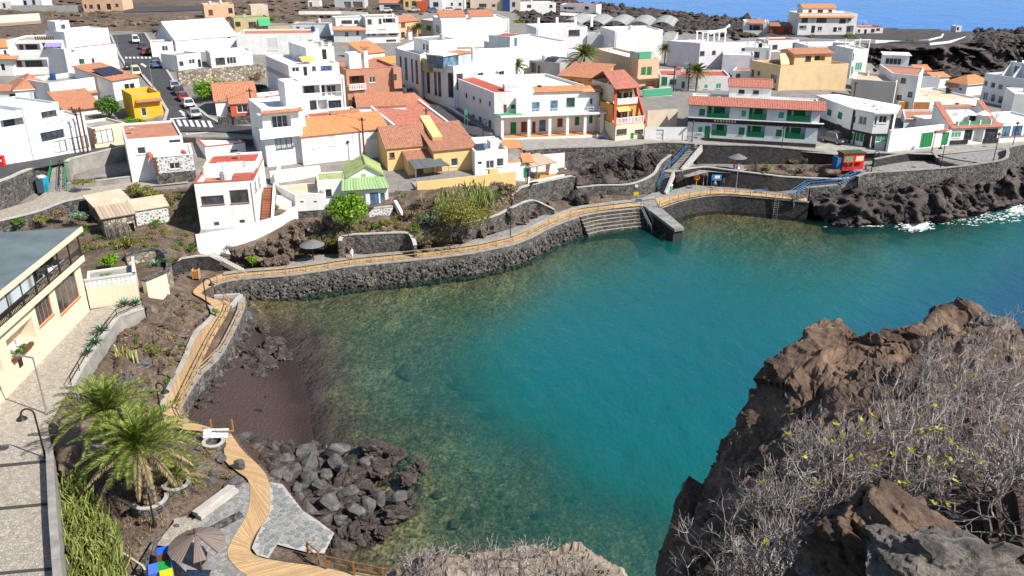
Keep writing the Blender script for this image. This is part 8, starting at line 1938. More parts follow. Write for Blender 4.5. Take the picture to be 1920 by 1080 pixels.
def tufts(name,poly,n,seed,kind,s0=0.12,s1=0.4):
 V,F_,k=[],[],0;rs=random.Random(seed)
 for p in pts_in(poly,n,0.05,seed):
  m_=rs.randrange(5,10)
  for j in range(m_):
   a=rs.uniform(0,6.28);L=rs.uniform(s0,s1);b=p+Vector((rs.gauss(0,.12),rs.gauss(0,.12),0));d=Vector((math.cos(a)*0.6,math.sin(a)*0.6,1)).normalized();w=Vector((-math.sin(a),math.cos(a),0))*0.03
   V+=[b-w,b+w,b+d*L];F_.append((k,k+1,k+2));k+=3
 return tag(add(name,np_mesh(name,V,F_,LM[kind],False)),kind='stuff')
tufts('dry_grass',[(225,592),(345,555),(420,500),(545,445),(640,440),(640,470),(560,490),(400,520),(400,580),(305,770),(210,760)],420,1, 'dry');tufts('dry_grass',[(560,400),(780,400),(960,345),(1040,395),(975,440),(870,462),(780,470),(600,470)],420,2, 'dry');tufts('weeds',[(110,382),(400,345),(380,470),(330,500),(150,470)],420,3, 'yel');tufts('garden_weeds',[(200,860),(300,780),(440,820),(450,900),(300,1000),(240,1100),(230,980)],260,4, 'dry');tufts('hillside_scrub',[(-200,0),(940,0),(700,30),(520,45),(380,40),(330,60),(215,58),(0,66)],700,5, 'dry',0.4,1.2)

def scrub(name,poly,n,seed,kind,r0,r1):
 rs=random.Random(seed);V,F_,k=[],[],0
 for i,p in enumerate(pts_in(poly,n,0.3,seed)):
  r=rs.uniform(r0,r1);v,f=leaf_cloud(p,r,r,r*0.7,int(90+120*r),0.14,seed*100+i,5);V.append(v);F_.append(f+k);k+=len(v)
 if V: tag(add(name,np_mesh(name,np.concatenate(V),np.concatenate(F_),LM[kind],False)),kind='stuff')
BK1=[(225,592),(345,555),(420,500),(545,445),(640,440),(640,470),(560,490),(400,520),(400,580),(305,770),(210,760)];BK2=[(560,400),(780,400),(960,345),(1040,395),(975,440),(870,462),(780,470),(600,470)];GD=[(130,385),(380,345),(375,470),(330,500),(150,470)];BK3=[(1050,290),(1230,282),(1215,330),(1100,345)]
for i,(poly,n,kind,r0,r1) in enumerate((([(-200,4),(940,4),(700,28),(520,42),(380,38),(330,56),(215,54),(0,62)],90, 'dark',.6,1.6),([(-200,4),(940,4),(700,28),(520,42),(380,38),(330,56),(215,54),(0,62)],90, 'dry',.6,1.8),(BK1,34, 'dry',.3,.8),(BK1,22, 'grey',.25,.6),(BK1,26, 'yel',.25,.7),(BK1,18, 'green',.25,.6),(BK2,50, 'dry',.4,1.0),(BK2,40, 'yel',.4,1.0),(BK2,26, 'green',.4,.9),(GD,50, 'yel',.4,1.0),(GD,40, 'green',.4,1.0),(GD,20, 'dry',.3,.8),(BK3,12, 'dry',.3,.6),(BK3,10, 'grey',.3,.6),([(200,860),(300,790),(430,830),(445,890),(300,1000),(240,1090),(235,980)],16, 'dry',.2,.5),([(1390,300),(1560,300),(1560,325),(1420,320)],14, 'dry',.25,.6))): scrub('low_scrub',poly,n,200+i,kind,r0,r1)

for x,y,z,r_,h_,k_,lab in ((720,425,5.3,16,14,'yel','yellowish weeds on top of the planter terrace'),(748,428,5.2,14,12,'dry','dry weeds at the end of the planter terrace'),(770,405,5.8,16,14,'dry','brown thorn bush below the yellow garden wall'),(790,385,6.3,16,16,'dry','dry bush under the yellow garden wall'),(752,372,6.6,12,12,'green','green shrub beside the white sloping parapet'),(700,428,5.3,12,12,'green','green shrub behind the planter wall'),(975,372,5.6,14,12,'dry','dry bush beside the terrace basalt wall'),(600,432,5.2,14,12,'dry','brown bush under the dark footing wall'),(430,470,4.3,12,10,'grey','grey shrub below the white terrace wall'),(905,395,5.6,16,14,'dry','brown shrub above the winding basalt wall')): bush(x,y,z,r_,h_,k_,lab,n=500)

c_,e_,w_,fb=FLOWER;V,F_=leaf_cloud((0,0,0),w_,0.3,0.35,260,0.16,5,9)
an=math.atan2(e_.t.y,e_.t.x);V=np.c_[V[:,0]*math.cos(an)-V[:,1]*math.sin(an),V[:,0]*math.sin(an)+V[:,1]*math.cos(an),V[:,2]]+np.array(c_-wloc(fb));add('flowers',np_mesh('flowers',V,F_,LM['green'],False),fb)['kind'] = 'stuff'
# ------------------------------------------------------------------ lamps, poles, vehicles, street things
def lamp(px,py,z,h,label,arm=(0.0,-1.0),name='street_lamp',kind='crook',mat=None):
 P=G(px,py,z);t=thing(name,label, 'lamp',P);mat=mat or IRON;a=Vector((arm[0],arm[1],0)).normalized()
 mb=MB();pts=[Vector((0,0,-0.4)),Vector((0,0,h*0.5)),Vector((0,0,h*0.86))]
 if kind == 'crook':
  for k in range(1,8): an=math.pi*k/7;pts.append(Vector((0,0,h*0.86))+a*(0.42*(1-math.cos(an)))+Vector((0,0,0.45*math.sin(an))))
 elif kind == 'arm': pts+=[Vector((0,0,h))]
 else: pts+=[Vector((0,0,h*0.95))]
 mb.tube(pts,[0.085]+[0.06]*(len(pts)-1),8);mb.obj('pole',mat,t,local=True)
 m2=MB()
 if kind == 'crook': c=pts[-1];m2.lathe([(0.36,-0.32),(0.30,-0.22),(0.13,-0.08),(0.06,0.06)],c,12)
 elif kind == 'arm': m2.bar(Vector((0,0,h)),Vector((0,0,h+0.1))+a*1.1,0.12,0.1);m2.box(Vector((0,0,h+0.1))+a*1.2,(0.3,0.3,0.1))
 else: m2.lathe([(0.08,h*0.93),(0.34,h*0.95),(0.05,h*1.03)],(0,0,0),10)
 m2.obj('lamp_shade',mat,t,local=True)
 m3=MB();m3.lathe([(0.16,-0.1),(0.16,0.1),(0.09,0.35),(0.085,0.5)],(0,0,0),8);m3.obj('base',mat,t,local=True)
lamp(389,580,2.6,3.7,'black crook lamp at the corner of walkway and promenade',(1,0));lamp(305,790,2.8,3.8,'black crook lamp between the palms and the walkway',(0.8,-0.3));lamp(86,860,6.5,4.2,'black crook lamp beside the stepped ramp',(-1,-0.2));lamp(290,985,3.2,3.0,'short black lamp with flat round head in front of the thick palm',kind='post')
lamp(1633,324,5.5,3.6,'black crook lamp beside the red kiosk',(0.6,-0.6));lamp(1763,316,5.6,4.2,'black crook lamp on the plaza edge',(-0.8,-0.3));lamp(1862,303,6.4,4.6,'thin dark pole lamp near the end of the plaza',kind='post');lamp(1897,280,6.7,4.6,'dark pole lamp beside the house with blue windows',kind='post');lamp(1747,284,6.8,3.4,'dark pole lamp in front of the green gate',kind='post')
lamp(1297,266,7.5,3.6,'black lantern post at the top of the blue-railed stairs',kind='post');lamp(1465,281,7.1,3.8,'black lantern post in front of the long apartment house',kind='post');lamp(1379,362,2.6,4.2,'pale pole on the quay beside the notice board',kind='post',mat=M('METAL'));lamp(1413,352,2.7,4.0,'dark pole against the terrace wall',kind='post');lamp(957,445,2.6,4.0,'dark lantern post beside the boulder bank',kind='post');lamp(655,306,8.4,3.4,'black lantern post in front of the long white house',kind='post');lamp(906,258,8.9,3.2,'black crook lamp beside the porch house',(0.5,-0.5))
lamp(88,776,6.5,4.8,'pale grey lamp pole beside the restaurant',(-1,0.2),kind='arm',mat=M('METAL'));lamp(287,165,13.2,4.5,'tall pale street lamp beside the solar panel house',(1,0.2),kind='arm',mat=M('METAL'));lamp(223,98,14.1,4.5,'pale street lamp beside the tall white house',(1,0.2),kind='arm',mat=M('METAL'))
M_POLE=mat_plain('wood_pole',(0.12,0.045,0.03),0.85,0,0.3,3.0)
def upole(px,py,z,h,label,lean=(0,0)):
 P=G(px,py,z);t=thing('utility_pole',label, 'pole',P);mb=MB();mb.tube([(0,0,-0.5),(lean[0],lean[1],h)],[0.15,0.11],8);mb.obj('pole',M_POLE,t,local=True)
 m2=MB();m2.bar((lean[0]-0.5,lean[1],h-0.4),(lean[0]+0.5,lean[1],h-0.4),0.08,0.1)
 for k in (-0.45,-0.15,0.15,0.45): m2.lathe([(0.05,0),(0.06,0.1),(0.03,0.16)],(lean[0]+k,lean[1],h-0.35),6)
 m2.obj('crossarm',M_POLE,t,local=True);return P+Vector((lean[0],lean[1],h-0.2))
A1=upole(158,290,10.5,6.6,'upright brown utility pole of the pair beside the annex');A2=upole(166,288,10.5,6.8,'second brown utility pole of the pair beside the annex');upole(173,278,10.5,6.4,'leaning brown strut pole beside the garage',(-1.4,-1.0))
A3=upole(476,240,11.8,6.2,'dark utility pole beside the red painted annex');A4=upole(684,302,8.6,6.6,'slim dark utility pole in front of the long white house');A5=upole(801,258,9.3,4.8,'dark utility pole on the brick-red roof');A6=upole(1262,172,9.4,5.5,'utility pole beside the green-shuttered cottages');A7=upole(1290,170,9.3,5.8,'second utility pole beside the green-shuttered cottages');A8=upole(1598,200,8,5.0,'pole in the bare yard beside the tan block')
def wire(a,b,sag,label):
 mb=MB();a,b=Vector(a),Vector(b);pts=[a.lerp(b,k/12)-Vector((0,0,sag*4*(k/12)*(1-k/12))) for k in range(13)];mb.tube(pts,0.022,4,False)
 thing_mesh('power_line',mb,M('IRON'),label, 'cable')
wire(A1,PD(-40,268,A1.y-6),0.6, 'black cable from the pole pair towards the loggia house');wire(A2,PD(-40,300,A1.y-14),0.7, 'lower black cable crossing the pale blue houses');wire(A3,A4,0.6, 'black cable between the annex pole and the long house pole');wire(A3,G(400,190,16),0.3, 'black cable over the terracotta gabled house');wire(A6,A7,0.2, 'short cable between the two cottage poles')
# ---- cars
def car(P,rz,col,label,L=4.1,W_=1.72,Hc=1.48,van=False,group='cars parked along the street'):
 t=thing('parked_car',label, 'car',P,group,rz)
 cm=mat_plain('car_paint_%.2f_%.2f_%.2f' % col,col,0.28,0.1,0.05,1.0,0,0.6)
 hl=L/2
 body=[(-hl,.32),(-hl,.62),(-hl+.08,.80),(-hl*.62,.86),(-hl*.42,.9),(hl*.35,.95),(hl*.55,.88),(hl-.12,.74),(hl,.58),(hl,.32)]
 if van: body=[(-hl,.32),(-hl,1.0),(-hl+.05,1.05),(hl*.55,1.05),(hl-.1,.95),(hl,.7),(hl,.32)]
 def loft(prof,w0,w1=None):
  mb=MB();w1=w1 or w0;zmin=min(z for x,z in prof);zmax=max(z for x,z in prof)
  wz=lambda z: w0+(w1-w0)*(z-zmin)/(zmax-zmin)
  for (x0,z0),(x1,z1) in zip(prof[:-1],prof[1:]): mb.face([(x0,wz(z0)/2,z0),(x1,wz(z1)/2,z1),(x1,-wz(z1)/2,z1),(x0,-wz(z0)/2,z0)])
  mb.face([(prof[-1][0],w0/2,prof[-1][1]),(prof[0][0],w0/2,prof[0][1]),(prof[0][0],-w0/2,prof[0][1]),(prof[-1][0],-w0/2,prof[-1][1])])
  for s_ in (1,-1): q=[(x,s_*wz(z)/2,z) for x,z in prof];mb.face(q if s_<0 else q[::-1])
  return mb
 loft(body,W_,W_*0.96).obj('body',cm,t,local=True)
 cb=[(-hl*.62,.86),(-hl*.36,Hc-.08),(hl*.45,Hc-.06),(hl*.62,.88)] if not van else [(-hl*.98,1.0),(-hl*.94,1.8),(hl*.45,1.82),(hl*.72,1.02)]
 gl_=loft(cb,W_*0.9,W_*0.72).obj('cabin_glass',M('GLASS'),t,local=True)
 zr=Hc-.07 if not van else 1.81
 r=MB();x0,x1=(-hl*.36,hl*.45) if not van else (-hl*.94,hl*.46);r.box(((x0+x1)/2,0,zr+.03),(x1-x0,W_*.72,.07));r.obj('roof',cm,t,local=True)
 for s_ in (1,-1):
  for xa,za,xb,zb in ((cb[0][0],cb[0][1],cb[1][0],cb[1][1]),(cb[3][0],cb[3][1],cb[2][0],cb[2][1]),(0,.9,0,zr)):
   p=MB();p.bar((xa,s_*W_*.455,za),(xb,s_*W_*.365,zb),.08,.06);p.obj('pillar',cm,t,local=True)
 for s_ in (1,-1) if van else (): v=MB();v.box((-hl*.5,s_*W_*.405,1.4),(hl*.8,.04,.72));v.obj('side_panel',cm,t,local=True)
 for sx in (-.62,.62):
  for s_ in (1,-1):
   w=MB();c=Vector((hl*sx,s_*(W_/2-.09),.31));w.tube([c-Vector((0,.1,0)),c+Vector((0,.1,0))],.31,14);wo=w.obj('wheel',mat_plain('tyre',(0.02,0.02,0.02),0.85),t,local=True)
   w=MB();w.tube([c+Vector((0,s_*.1,0)),c+Vector((0,s_*.125,0))],.19,10);w.obj('rim',M('METAL'),wo,local=True)
 for s_ in (1,-1):
  for sx,nm,mt in ((-hl-.005, 'headlight', 'FRAME'),(hl+.005, 'tail_light', 'RED')): w=MB();w.box((sx,s_*W_*.36,.62),(.06,.3,.14));w.obj(nm,M(mt),t,local=True)
 for sx in (-hl-.01,hl+.01): w=MB();w.box((sx,0,.42),(.08,W_*.9,.18));w.obj('bumper',mat_plain('black_trim',(0.03,0.03,0.03),0.6),t,local=True)
 return t
def on_street(px,py,k=None):
 return Vector(on_plane(px,py,K_STREET if k is None else k,0.03))
dS=(on_street(388,218)-on_street(312,130));aS=math.atan2(dS.y,dS.x)
dU=(on_street(292,95)-on_street(272,66));aU=math.atan2(dU.y,dU.x)
SIL,WHT,RDC,DRK,BLU,CRM=(0.45,0.47,0.50),(0.78,0.78,0.78),(0.35,0.03,0.03),(0.05,0.05,0.06),(0.05,0.12,0.28),(0.70,0.62,0.38)
for x,y,c,lab in ((366,219,SIL,'silver car parked lowest in the row near the zebra crossing'),(354,200,WHT,'white car parked second above the crossing'),(344,187,RDC,'red and white car parked in the row beside the green bush'),(336,176,DRK,'dark car parked in the row between red and silver cars'),(328,166,SIL,'silver car parked highest in the lower row')): car(on_street(x,y),aS+math.pi*0,c,lab)
car(on_street(293,126),aS,BLU, 'blue car parked in the shade beside the white wall');car(on_street(244,128),aU+math.pi,DRK, 'dark blue car parked against the tall white house');car(on_street(256,141),aS,CRM, 'cream van parked above the solar panel house',van=True,L=4.4);car(on_street(273,102),aU,RDC, 'dark red car parked above the upper crossing');car(on_street(268,91),aU,DRK, 'dark car parked behind the white van');car(on_street(255,80),aU,WHT, 'white van heading up the street',van=True,L=4.8)
km=K_MID;d_=Vector(on_plane(846,222,km))-Vector(on_plane(770,180,km));car(Vector(on_plane(765,178,km,0.03)),math.atan2(d_.y,d_.x),SIL, 'silver estate car on the lane beside the slit-window wing',group='cars in the lanes');car(Vector(on_plane(750,172,km,0.03)),math.atan2(d_.y,d_.x),BLU, 'blue car half hidden behind the salmon house',group='cars in the lanes')
q0,q1=G(1541,262,7.2),G(1584,272,7.15);car((q0+q1)/2+Vector((0,0,0.02)),math.atan2((q1-q0).y,(q1-q0).x)+math.pi,(0.13,0.12,0.11), 'dark grey off-road car parked in the alley beside the corner house',4.5,1.85,1.8,group='cars in the lanes')
for i,(x,y,c,lab) in enumerate(((725,22,WHT,'white car parked on the skyline road'),(748,21,DRK,'black car parked before the yellow skyline house'),(777,21,SIL,'silver car parked under the yellow skyline house'),(811,22,BLU,'blue car on the skyline road'),(842,21,SIL,'grey car before the white skyline house'),(859,24,RDC,'red car behind the huge white gable'),(878,24,(0.05,0.12,0.09),'dark green car behind the huge white gable'),(900,22,BLU,'blue car beside the beige skyline block'),(138,19,RDC,'dark red car beside the pinkish skyline house'))): car(GP(x,y,0.35),0.1*i,c,lab,group='cars on the skyline road')
# ---- parasols, kiosk, signs
M_THATCH=mat_slats('grey_thatch',(0.17,0.165,0.165),0.2,0, 'UV',0.03,0.7);M_TH2=mat_slats('brown_thatch',(0.20,0.155,0.13),0.25,0, 'UV',0.04,0.5)
def thatch(px,py,z,r,h,label,mat,n=14,gap=()):
 P=G(px,py,z);t=thing('thatched_parasol',label, 'parasol',P);mb=MB()
 for k in range(n):
  a0,a1=6.2832*k/n,6.2832*(k+1)/n
  if k in gap: continue
  for u in range(4):
   r0,r1=r*(1-u/4),r*(1-(u+1)/4);z0,z1=h+(u/4)*r*0.5,h+((u+1)/4)*r*0.5
   mb.face([(r0*math.cos(a0),r0*math.sin(a0),z0),(r0*math.cos(a1),r0*math.sin(a1),z0),(r1*math.cos(a1),r1*math.sin(a1),z1),(r1*math.cos(a0),r1*math.sin(a0),z1)],[(a0*2,r0),(a1*2,r0),(a1*2,r1),(a0*2,r1)])
 mb.obj('canopy',mat,t,local=True)
 m2=MB();m2.tube([(0,0,-0.2),(0,0,h+r*0.5+0.35)],0.08,8);m2.obj('pole',M_POLE,t,local=True)
 for k in range(n): m3=MB();a=6.2832*k/n;m3.bar((0.05*math.cos(a),0.05*math.sin(a),h+r*0.47),(r*0.98*math.cos(a),r*0.98*math.sin(a),h-0.03),0.04,0.04);m3.obj('rib',M_POLE,t,local=True)
 return t
thatch(588,487,2.55,1.55,2.0,'grey conical parasol on the paved terrace behind the promenade railing',M_THATCH);thatch(1381,317,5.05,1.5,1.9,'grey conical parasol on the upper terrace above the quay',M_THATCH);thatch(378,1068,2.75,1.75,2.0,'brown ribbed parasol with open panels beside the winding boardwalk',M_TH2,14,(10,12));
t=thing('kiosk', 'bright red kiosk with posters and a dark green roof on the plaza', 'kiosk',G(1598,315,5.8));E_=Edge(G(1579,316,5.8),G(1618,314,5.8));RP=mat_plain('red_paint',(0.62,0.03,0.02),0.5,0,0.15,2.0)
mb=MB();E_.boxmb(mb,0,E_.L,-1.8,0,5.4,8.1);mb.obj('cabin',RP,t);mb=MB();E_.boxmb(mb,-0.15,E_.L+0.15,-1.95,0.15,8.103,8.3);mb.obj('roof',mat_plain('green_roof',(0.06,0.09,0.04),0.8,0,0.5,3.0),t)
mb=MB();E_.boxmb(mb,-0.9,-0.05,-1.6,-0.2,5.4,7.6);mb.obj('blue_locker',BLUEP,t)
for x0,y0,x1,y1,m_ in ((1584,294,1599,304,'SHGL'),(1605,293,1619,303,'CREAM'),(1586,306,1592,310,'W'),(1598,305,1601,312,'BEIGE')): mb=MB();u0,u1,a,b=E_.rect(x0,y0,x1,y1,0.04);E_.boxmb(mb,u0,u1,0.0,0.04,a,b);mb.obj('poster',M(m_),t)
mb=MB();u0,u1,a,b=E_.rect(1583,304,1620,305,0.5);E_.boxmb(mb,u0,u1,0.0,0.45,a,b+0.05);mb.obj('counter',RP,t)
t=thing('portable_toilet', 'blue and grey portable toilet cabin beside the green-railed steps', 'toilet',G(78,360,7.7));E_=Edge(G(71,361,7.7),G(91,362,7.7));
mb=MB();E_.boxmb(mb,0,1.1,-1.15,0,7.6,9.75);mb.obj('cabin',mat_plain('grey_blue_plastic',(0.10,0.15,0.21),0.5),t);mb=MB();E_.boxmb(mb,1.1,1.14,-1.1,-0.05,7.7,9.7);mb.obj('door',mat_plain('cyan_plastic',(0.01,0.30,0.52),0.5),t);mb=MB();mb.lathe([(0.72,9.75),(0.66,9.9),(0.2,10.02)],(*(E_.pt(0.55,-0.57,0))[:2],0),4);mb.obj('roof',WH,t)
t=thing('litter_bin', 'bright red bin with white mark against the loggia house', 'bin',G(5,311,11));mb=MB();mb.box((0,0,0.65),(0.7,0.6,1.3));mb.obj('body',RP,t,local=True);mb=MB();mb.box((0,0,1.36),(0.78,0.68,0.12));mb.obj('lid',RP,t,local=True);mb=MB();mb.box((0.05,-0.31,0.8),(0.3,0.02,0.3));mb.obj('emblem',WH,t,local=True)
t=thing('litter_bin', 'wooden litter bin against the dark ramp wall', 'bin',G(369,522,2.6));mb=MB();mb.box((0,0,0.55),(0.7,0.6,0.9));mb.obj('box',M('WOODO'),t,local=True)
for s_ in (-0.36,0.36): mb=MB();mb.box((s_,0,0.6),(0.07,0.62,1.2));mb.obj('post',M_RAIL,t,local=True)
t=thing('litter_bin', 'green and white bin at the foot of the blue-railed stairs', 'bin',G(1256,358,2.62));mb=MB();mb.lathe([(0.35,0),(0.42,0.9)],(0,0,0),12);mb.obj('body',M('SHGL'),t,local=True);mb=MB();mb.lathe([(0.44,0.903),(0.40,1.05),(0.1,1.12)],(0,0,0),12);mb.obj('lid',WH,t,local=True)
def board(px,py,z,w,h,up,mat,label,cat='sign',legs=True,face=None):
 P=G(px,py,z);t=thing('sign_board',label,cat,P);mb=MB();mb.box((0,0,up+h/2),(w,0.06,h));mb.obj('panel',mat,t,local=True)
 if legs:
  for s_ in (-1,1): m2=MB();m2.tube([(s_*w*0.45,0.05,-0.2),(s_*w*0.45,0.05,up+h)],0.04,6);m2.obj('leg',mat,t,local=True)
 if face: m3=MB();m3.box((face[0],-0.035,up+h*face[1]),(w*face[2],0.012,h*face[3]));m3.obj('print',WH,t,local=True)
 return t
board(1342,350,2.62,1.6,0.95,1.05,mat_plain('blue_sign',(0.03,0.22,0.50),0.5),'blue beach notice board with white map on two legs',face=(0.1,0.6,0.5,0.5));board(1322,347,2.62,0.7,0.5,1.6,WH,'small white notice on the terrace wall above the quay');board(1192,378,2.62,0.75,0.5,1.0,mat_plain('yellow_sign',(0.75,0.50,0.02),0.5),'yellow warning sign beside the timber promenade end');board(1193,356,3.4,0.45,0.45,0.4,WH,'little white sign on the curved rubble wall',legs=False);board(1197,381,2.62,1.0,0.5,0.2,BLUEP,'low blue sign beside the yellow warning sign');board(874,240,9.6,0.5,1.0,2.2,M('SHGL'),'tall green street sign beside the porch house');board(1356,351,2.62,0.35,0.8,0.7,M('FRAMEB'),'brown notice plaque beside the blue beach board')
t=thing('lifebuoy', 'orange lifebuoy on a yellow stand against the terrace wall', 'lifebuoy',G(1305,349,2.62));mb=MB();mb.tube([(0.42*math.cos(k*0.5236),-0.1,1.5+0.42*math.sin(k*0.5236)) for k in range(13)],0.12,8,False);mb.obj('ring',mat_plain('orange_plastic',(0.75,0.16,0.02),0.5),t,local=True);mb=MB();mb.tube([(0,0,-0.1),(0,0,1.5)],0.07,6);mb.box((0,0.02,1.5),(0.6,0.05,0.6));mb.obj('stand',mat_plain('yellow_post',(0.7,0.45,0.03),0.5),t,local=True)
for x,y,lab in ((1424,360,'blue sun lounger on the quay deck'),):
 t=thing('sun_lounger',lab, 'lounger',G(x,y,2.7),None,-0.1);mb=MB();mb.box((0,0,0.35),(1.3,0.6,0.06));mb.obj('seat',BLUEP,t,local=True);mb=MB();mb.bar((0.65,0,0.36),(1.2,0,0.7),0.6,0.06);mb.obj('backrest',BLUEP,t,local=True)
 for a in (-0.6,0.6):
  for b in (-0.25,0.25): mb=MB();mb.box((a,b,0.16),(0.05,0.05,0.32));mb.obj('leg',BLUEP,t,local=True)
def bin_(px,py,col,label,w=0.68,h=1.1,rz=0.4,slot=True):
 t=thing('recycling_bin',label, 'bin',G(px,py,2.75), 'recycling bins beside the brown parasol',rz);m_=mat_plain('bin_%.2f_%.2f' % col[:2],col,0.45,0,0.08);mb=MB();mb.prism([(-w/2,-w/2),(w/2,-w/2),(w/2,w/2),(-w/2,w/2)],0.05,h);mb.obj('body',m_,t,local=True)
 mb=MB();mb.prism([(-w*.54,-w*.54),(w*.54,-w*.54),(w*.54,w*.54),(-w*.54,w*.54)],h+0.003,[h+0.1,h+0.1,h+0.28,h+0.28]);mb.obj('lid',m_,t,local=True)
 mb=MB();mb.box((0,-w*.51,h*0.72),(w*.6,.03,.16));mb.obj('slot',WH if slot else M('IRON'),t,local=True)
bin_(296,1096,(0.06,0.14,0.52),'violet-blue recycling bin with a white lip');bin_(312,1064,(0.02,0.10,0.55),'deep blue recycling bin under the parasol edge');bin_(312,1078,(0.10,0.05,0.02),'brown topped bin between the blue bins',slot=False);bin_(314,1092,(0.01,0.25,0.05),'green recycling bin between the brown and yellow bins');bin_(318,1108,(0.62,0.45,0.02),'yellow recycling bin below the green bin')
t=thing('picnic_table', 'dark checked table under the brown parasol', 'table',G(372,1096,2.75));mb=MB();mb.box((0,0,0.74),(1.5,0.9,0.06));mb.obj('table_top',mat_plain('checked_cloth',(0.02,0.035,0.08),0.7,0,0.9,7.0),t,local=True)
for a in (-0.6,0.6):
 for b in (-0.35,0.35): mb=MB();mb.box((a,b,0.35),(0.07,0.07,0.72));mb.obj('leg',M_POLE,t,local=True)
t=thing('garden_steps', 'three curved pale stone steps below the palms', 'steps',G(370,985,2.8))
for k in range(4):
 A=catmull([G(312+k*11,1024+k*3,3.3-k*0.16),G(330+k*12,1000+k*3,3.3-k*0.16),G(346+k*10,980+k*3,3.3-k*0.16),G(348+k*9,968+k*3,3.3-k*0.16)],4);N_=side(A);mb=MB()
 for i in range(len(A)-1):
  a,b=A[i],A[i+1];q=[a+N_[i]*0.05,b+N_[i+1]*0.05,b-N_[i+1]*0.75,a-N_[i]*0.75]
  mb.face(q if (q[1]-q[0]).cross(q[2]-q[0]).z>0 else q[::-1]);mb.face([q[0]-Vector((0,0,0.5)),q[1]-Vector((0,0,0.5)),q[1],q[0]])
 mb.obj('step',M_COB,t)
def ring(px,py,z,r,a0,a1,h,label):
 c=G(px,py,z);mb=MB();n_=16;t=thing('stone_planter',label, 'planter',c)
 P1=[(r*math.cos(a0+(a1-a0)*k/n_),r*math.sin(a0+(a1-a0)*k/n_)) for k in range(n_+1)];P2=[((r-0.3)*math.cos(a0+(a1-a0)*k/n_),(r-0.3)*math.sin(a0+(a1-a0)*k/n_)) for k in range(n_+1)]
 for k in range(n_):
  mb.face([(*P1[k],-0.3),(*P1[k+1],-0.3),(*P1[k+1],h),(*P1[k],h)]);mb.face([(*P1[k],h),(*P1[k+1],h),(*P2[k+1],h),(*P2[k],h)]);mb.face([(*P2[k+1],-0.3),(*P2[k],-0.3),(*P2[k],h),(*P2[k+1],h)])
 mb.obj('wall',M('STB'),t,local=True);m2=MB()
 for k in range(n_): m2.face([(*P1[k],h+0.06),(*P1[k+1],h+0.06),(*P2[k+1],h+0.06),(*P2[k],h+0.06)]);m2.face([(*P1[k],h),(*P1[k+1],h),(*P1[k+1],h+0.06),(*P1[k],h+0.06)])
 m2.obj('coping',M('KERB'),t,local=True)
ring(283,950,3.2,1.3,-2.4,0.6,0.7,'curved stone planter wall around the thick palm trunk');ring(334,925,3.0,1.0,-2.8,0.9,0.9,'round stone planter holding the small stocky palm');ring(402,838,2.7,0.9,-3.14,3.14,0.5,'round stone planter at the bend of the walkway')
st=thing('terrace_stairs', 'two long pale stone steps beside the boardwalk below the garden boulders', 'steps',G(405,935,2.8))
for k in range(2): a,b=G(366+k*6,964+k*6,3.1-k*0.17),G(436+k*6,912+k*6,3.1-k*0.17);mb=MB();mb.bar(a,b,0.55,0.3);mb.obj('step',M('KERB'),st)
mb=MB();a,b=G(380,1000,2.9),G(452,962,2.9);mb.bar(a-Vector((0,0,.2)),b-Vector((0,0,.2)),0.5,0.5);mb.obj('retaining_block',M('STB'),st)
mb=MB();mb.bar(G(232,1038,3.4),G(268,1062,3.3),0.12,0.12);mb.bar(G(268,1062,3.3),G(290,1100,3.2),0.12,0.12);thing_mesh('dead_branch',mb,M('FRAME') if False else mat_plain('driftwood',(0.45,0.40,0.34),0.8,0,0.2,3.0), 'pale dead branch lying on the ground beside the bins', 'branch')
mb=MB();L=resample([G(262,1075,2.95),G(300,1012,3.1)],1.0)
for a,b in zip(L[:-1],L[1:]): mb.bar(a,b,0.35,0.7)
thing_mesh('low_wall',mb,M('STB'), 'low stone wall between the bins and the garden', 'wall')
t=thing('towel_rail', 'timber rail with posts above the beach', 'railing',G(405,806,2.7))
for x in (398,437): mb=MB();p=G(x,808,2.7);mb.box(p+Vector((0,0,0.5)),(0.12,0.12,1.1));mb.obj('post',M('WOODO'),t)
mb=MB();mb.bar(G(398,808,3.7),G(437,808,3.7),0.07,0.07);mb.bar(G(398,808,3.25),G(437,808,3.25),0.06,0.06);mb.obj('rail',M_RAIL,t)
M_TOW=mat_plain('printed_towel',(0.62,0.72,0.74),0.9,0,0.5,6.0)
mb=MB();a,b=G(382,804,3.78),G(429,803,3.78)
for k in range(6): p,q=a.lerp(b,k/6),a.lerp(b,(k+1)/6);f=Vector((0,-0.5,-0.55));g=Vector((0,0.3,-0.3));w_=Vector((0,0.04*math.sin(k*2),0));mb.face([p+f+w_,q+f,q,p]);mb.face([p,q,q+g,p+g+w_])
thing_mesh('beach_towel',mb,M_TOW, 'pale blue patterned beach towel hung over the timber rail', 'towel')
t=thing('plank_fence', 'little brown plank fence in front of the yellow house', 'fence',G(290,240,11.8));a,b=G(274,246,11.8),G(311,238,11.9)
for k in range(16): p=a.lerp(b,k/15);mb=MB();mb.box(p+Vector((0,0,0.55)),(0.16,0.05,1.1));mb.obj('plank',mat_plain('old_plank',(0.36,0.24,0.13),0.85,0,0.3,2.0),t)
mb=MB();mb.bar(a+Vector((0,0.05,0.8)),b+Vector((0,0.05,0.8)),0.05,0.1);mb.obj('rail',MATS['old_plank'],t)
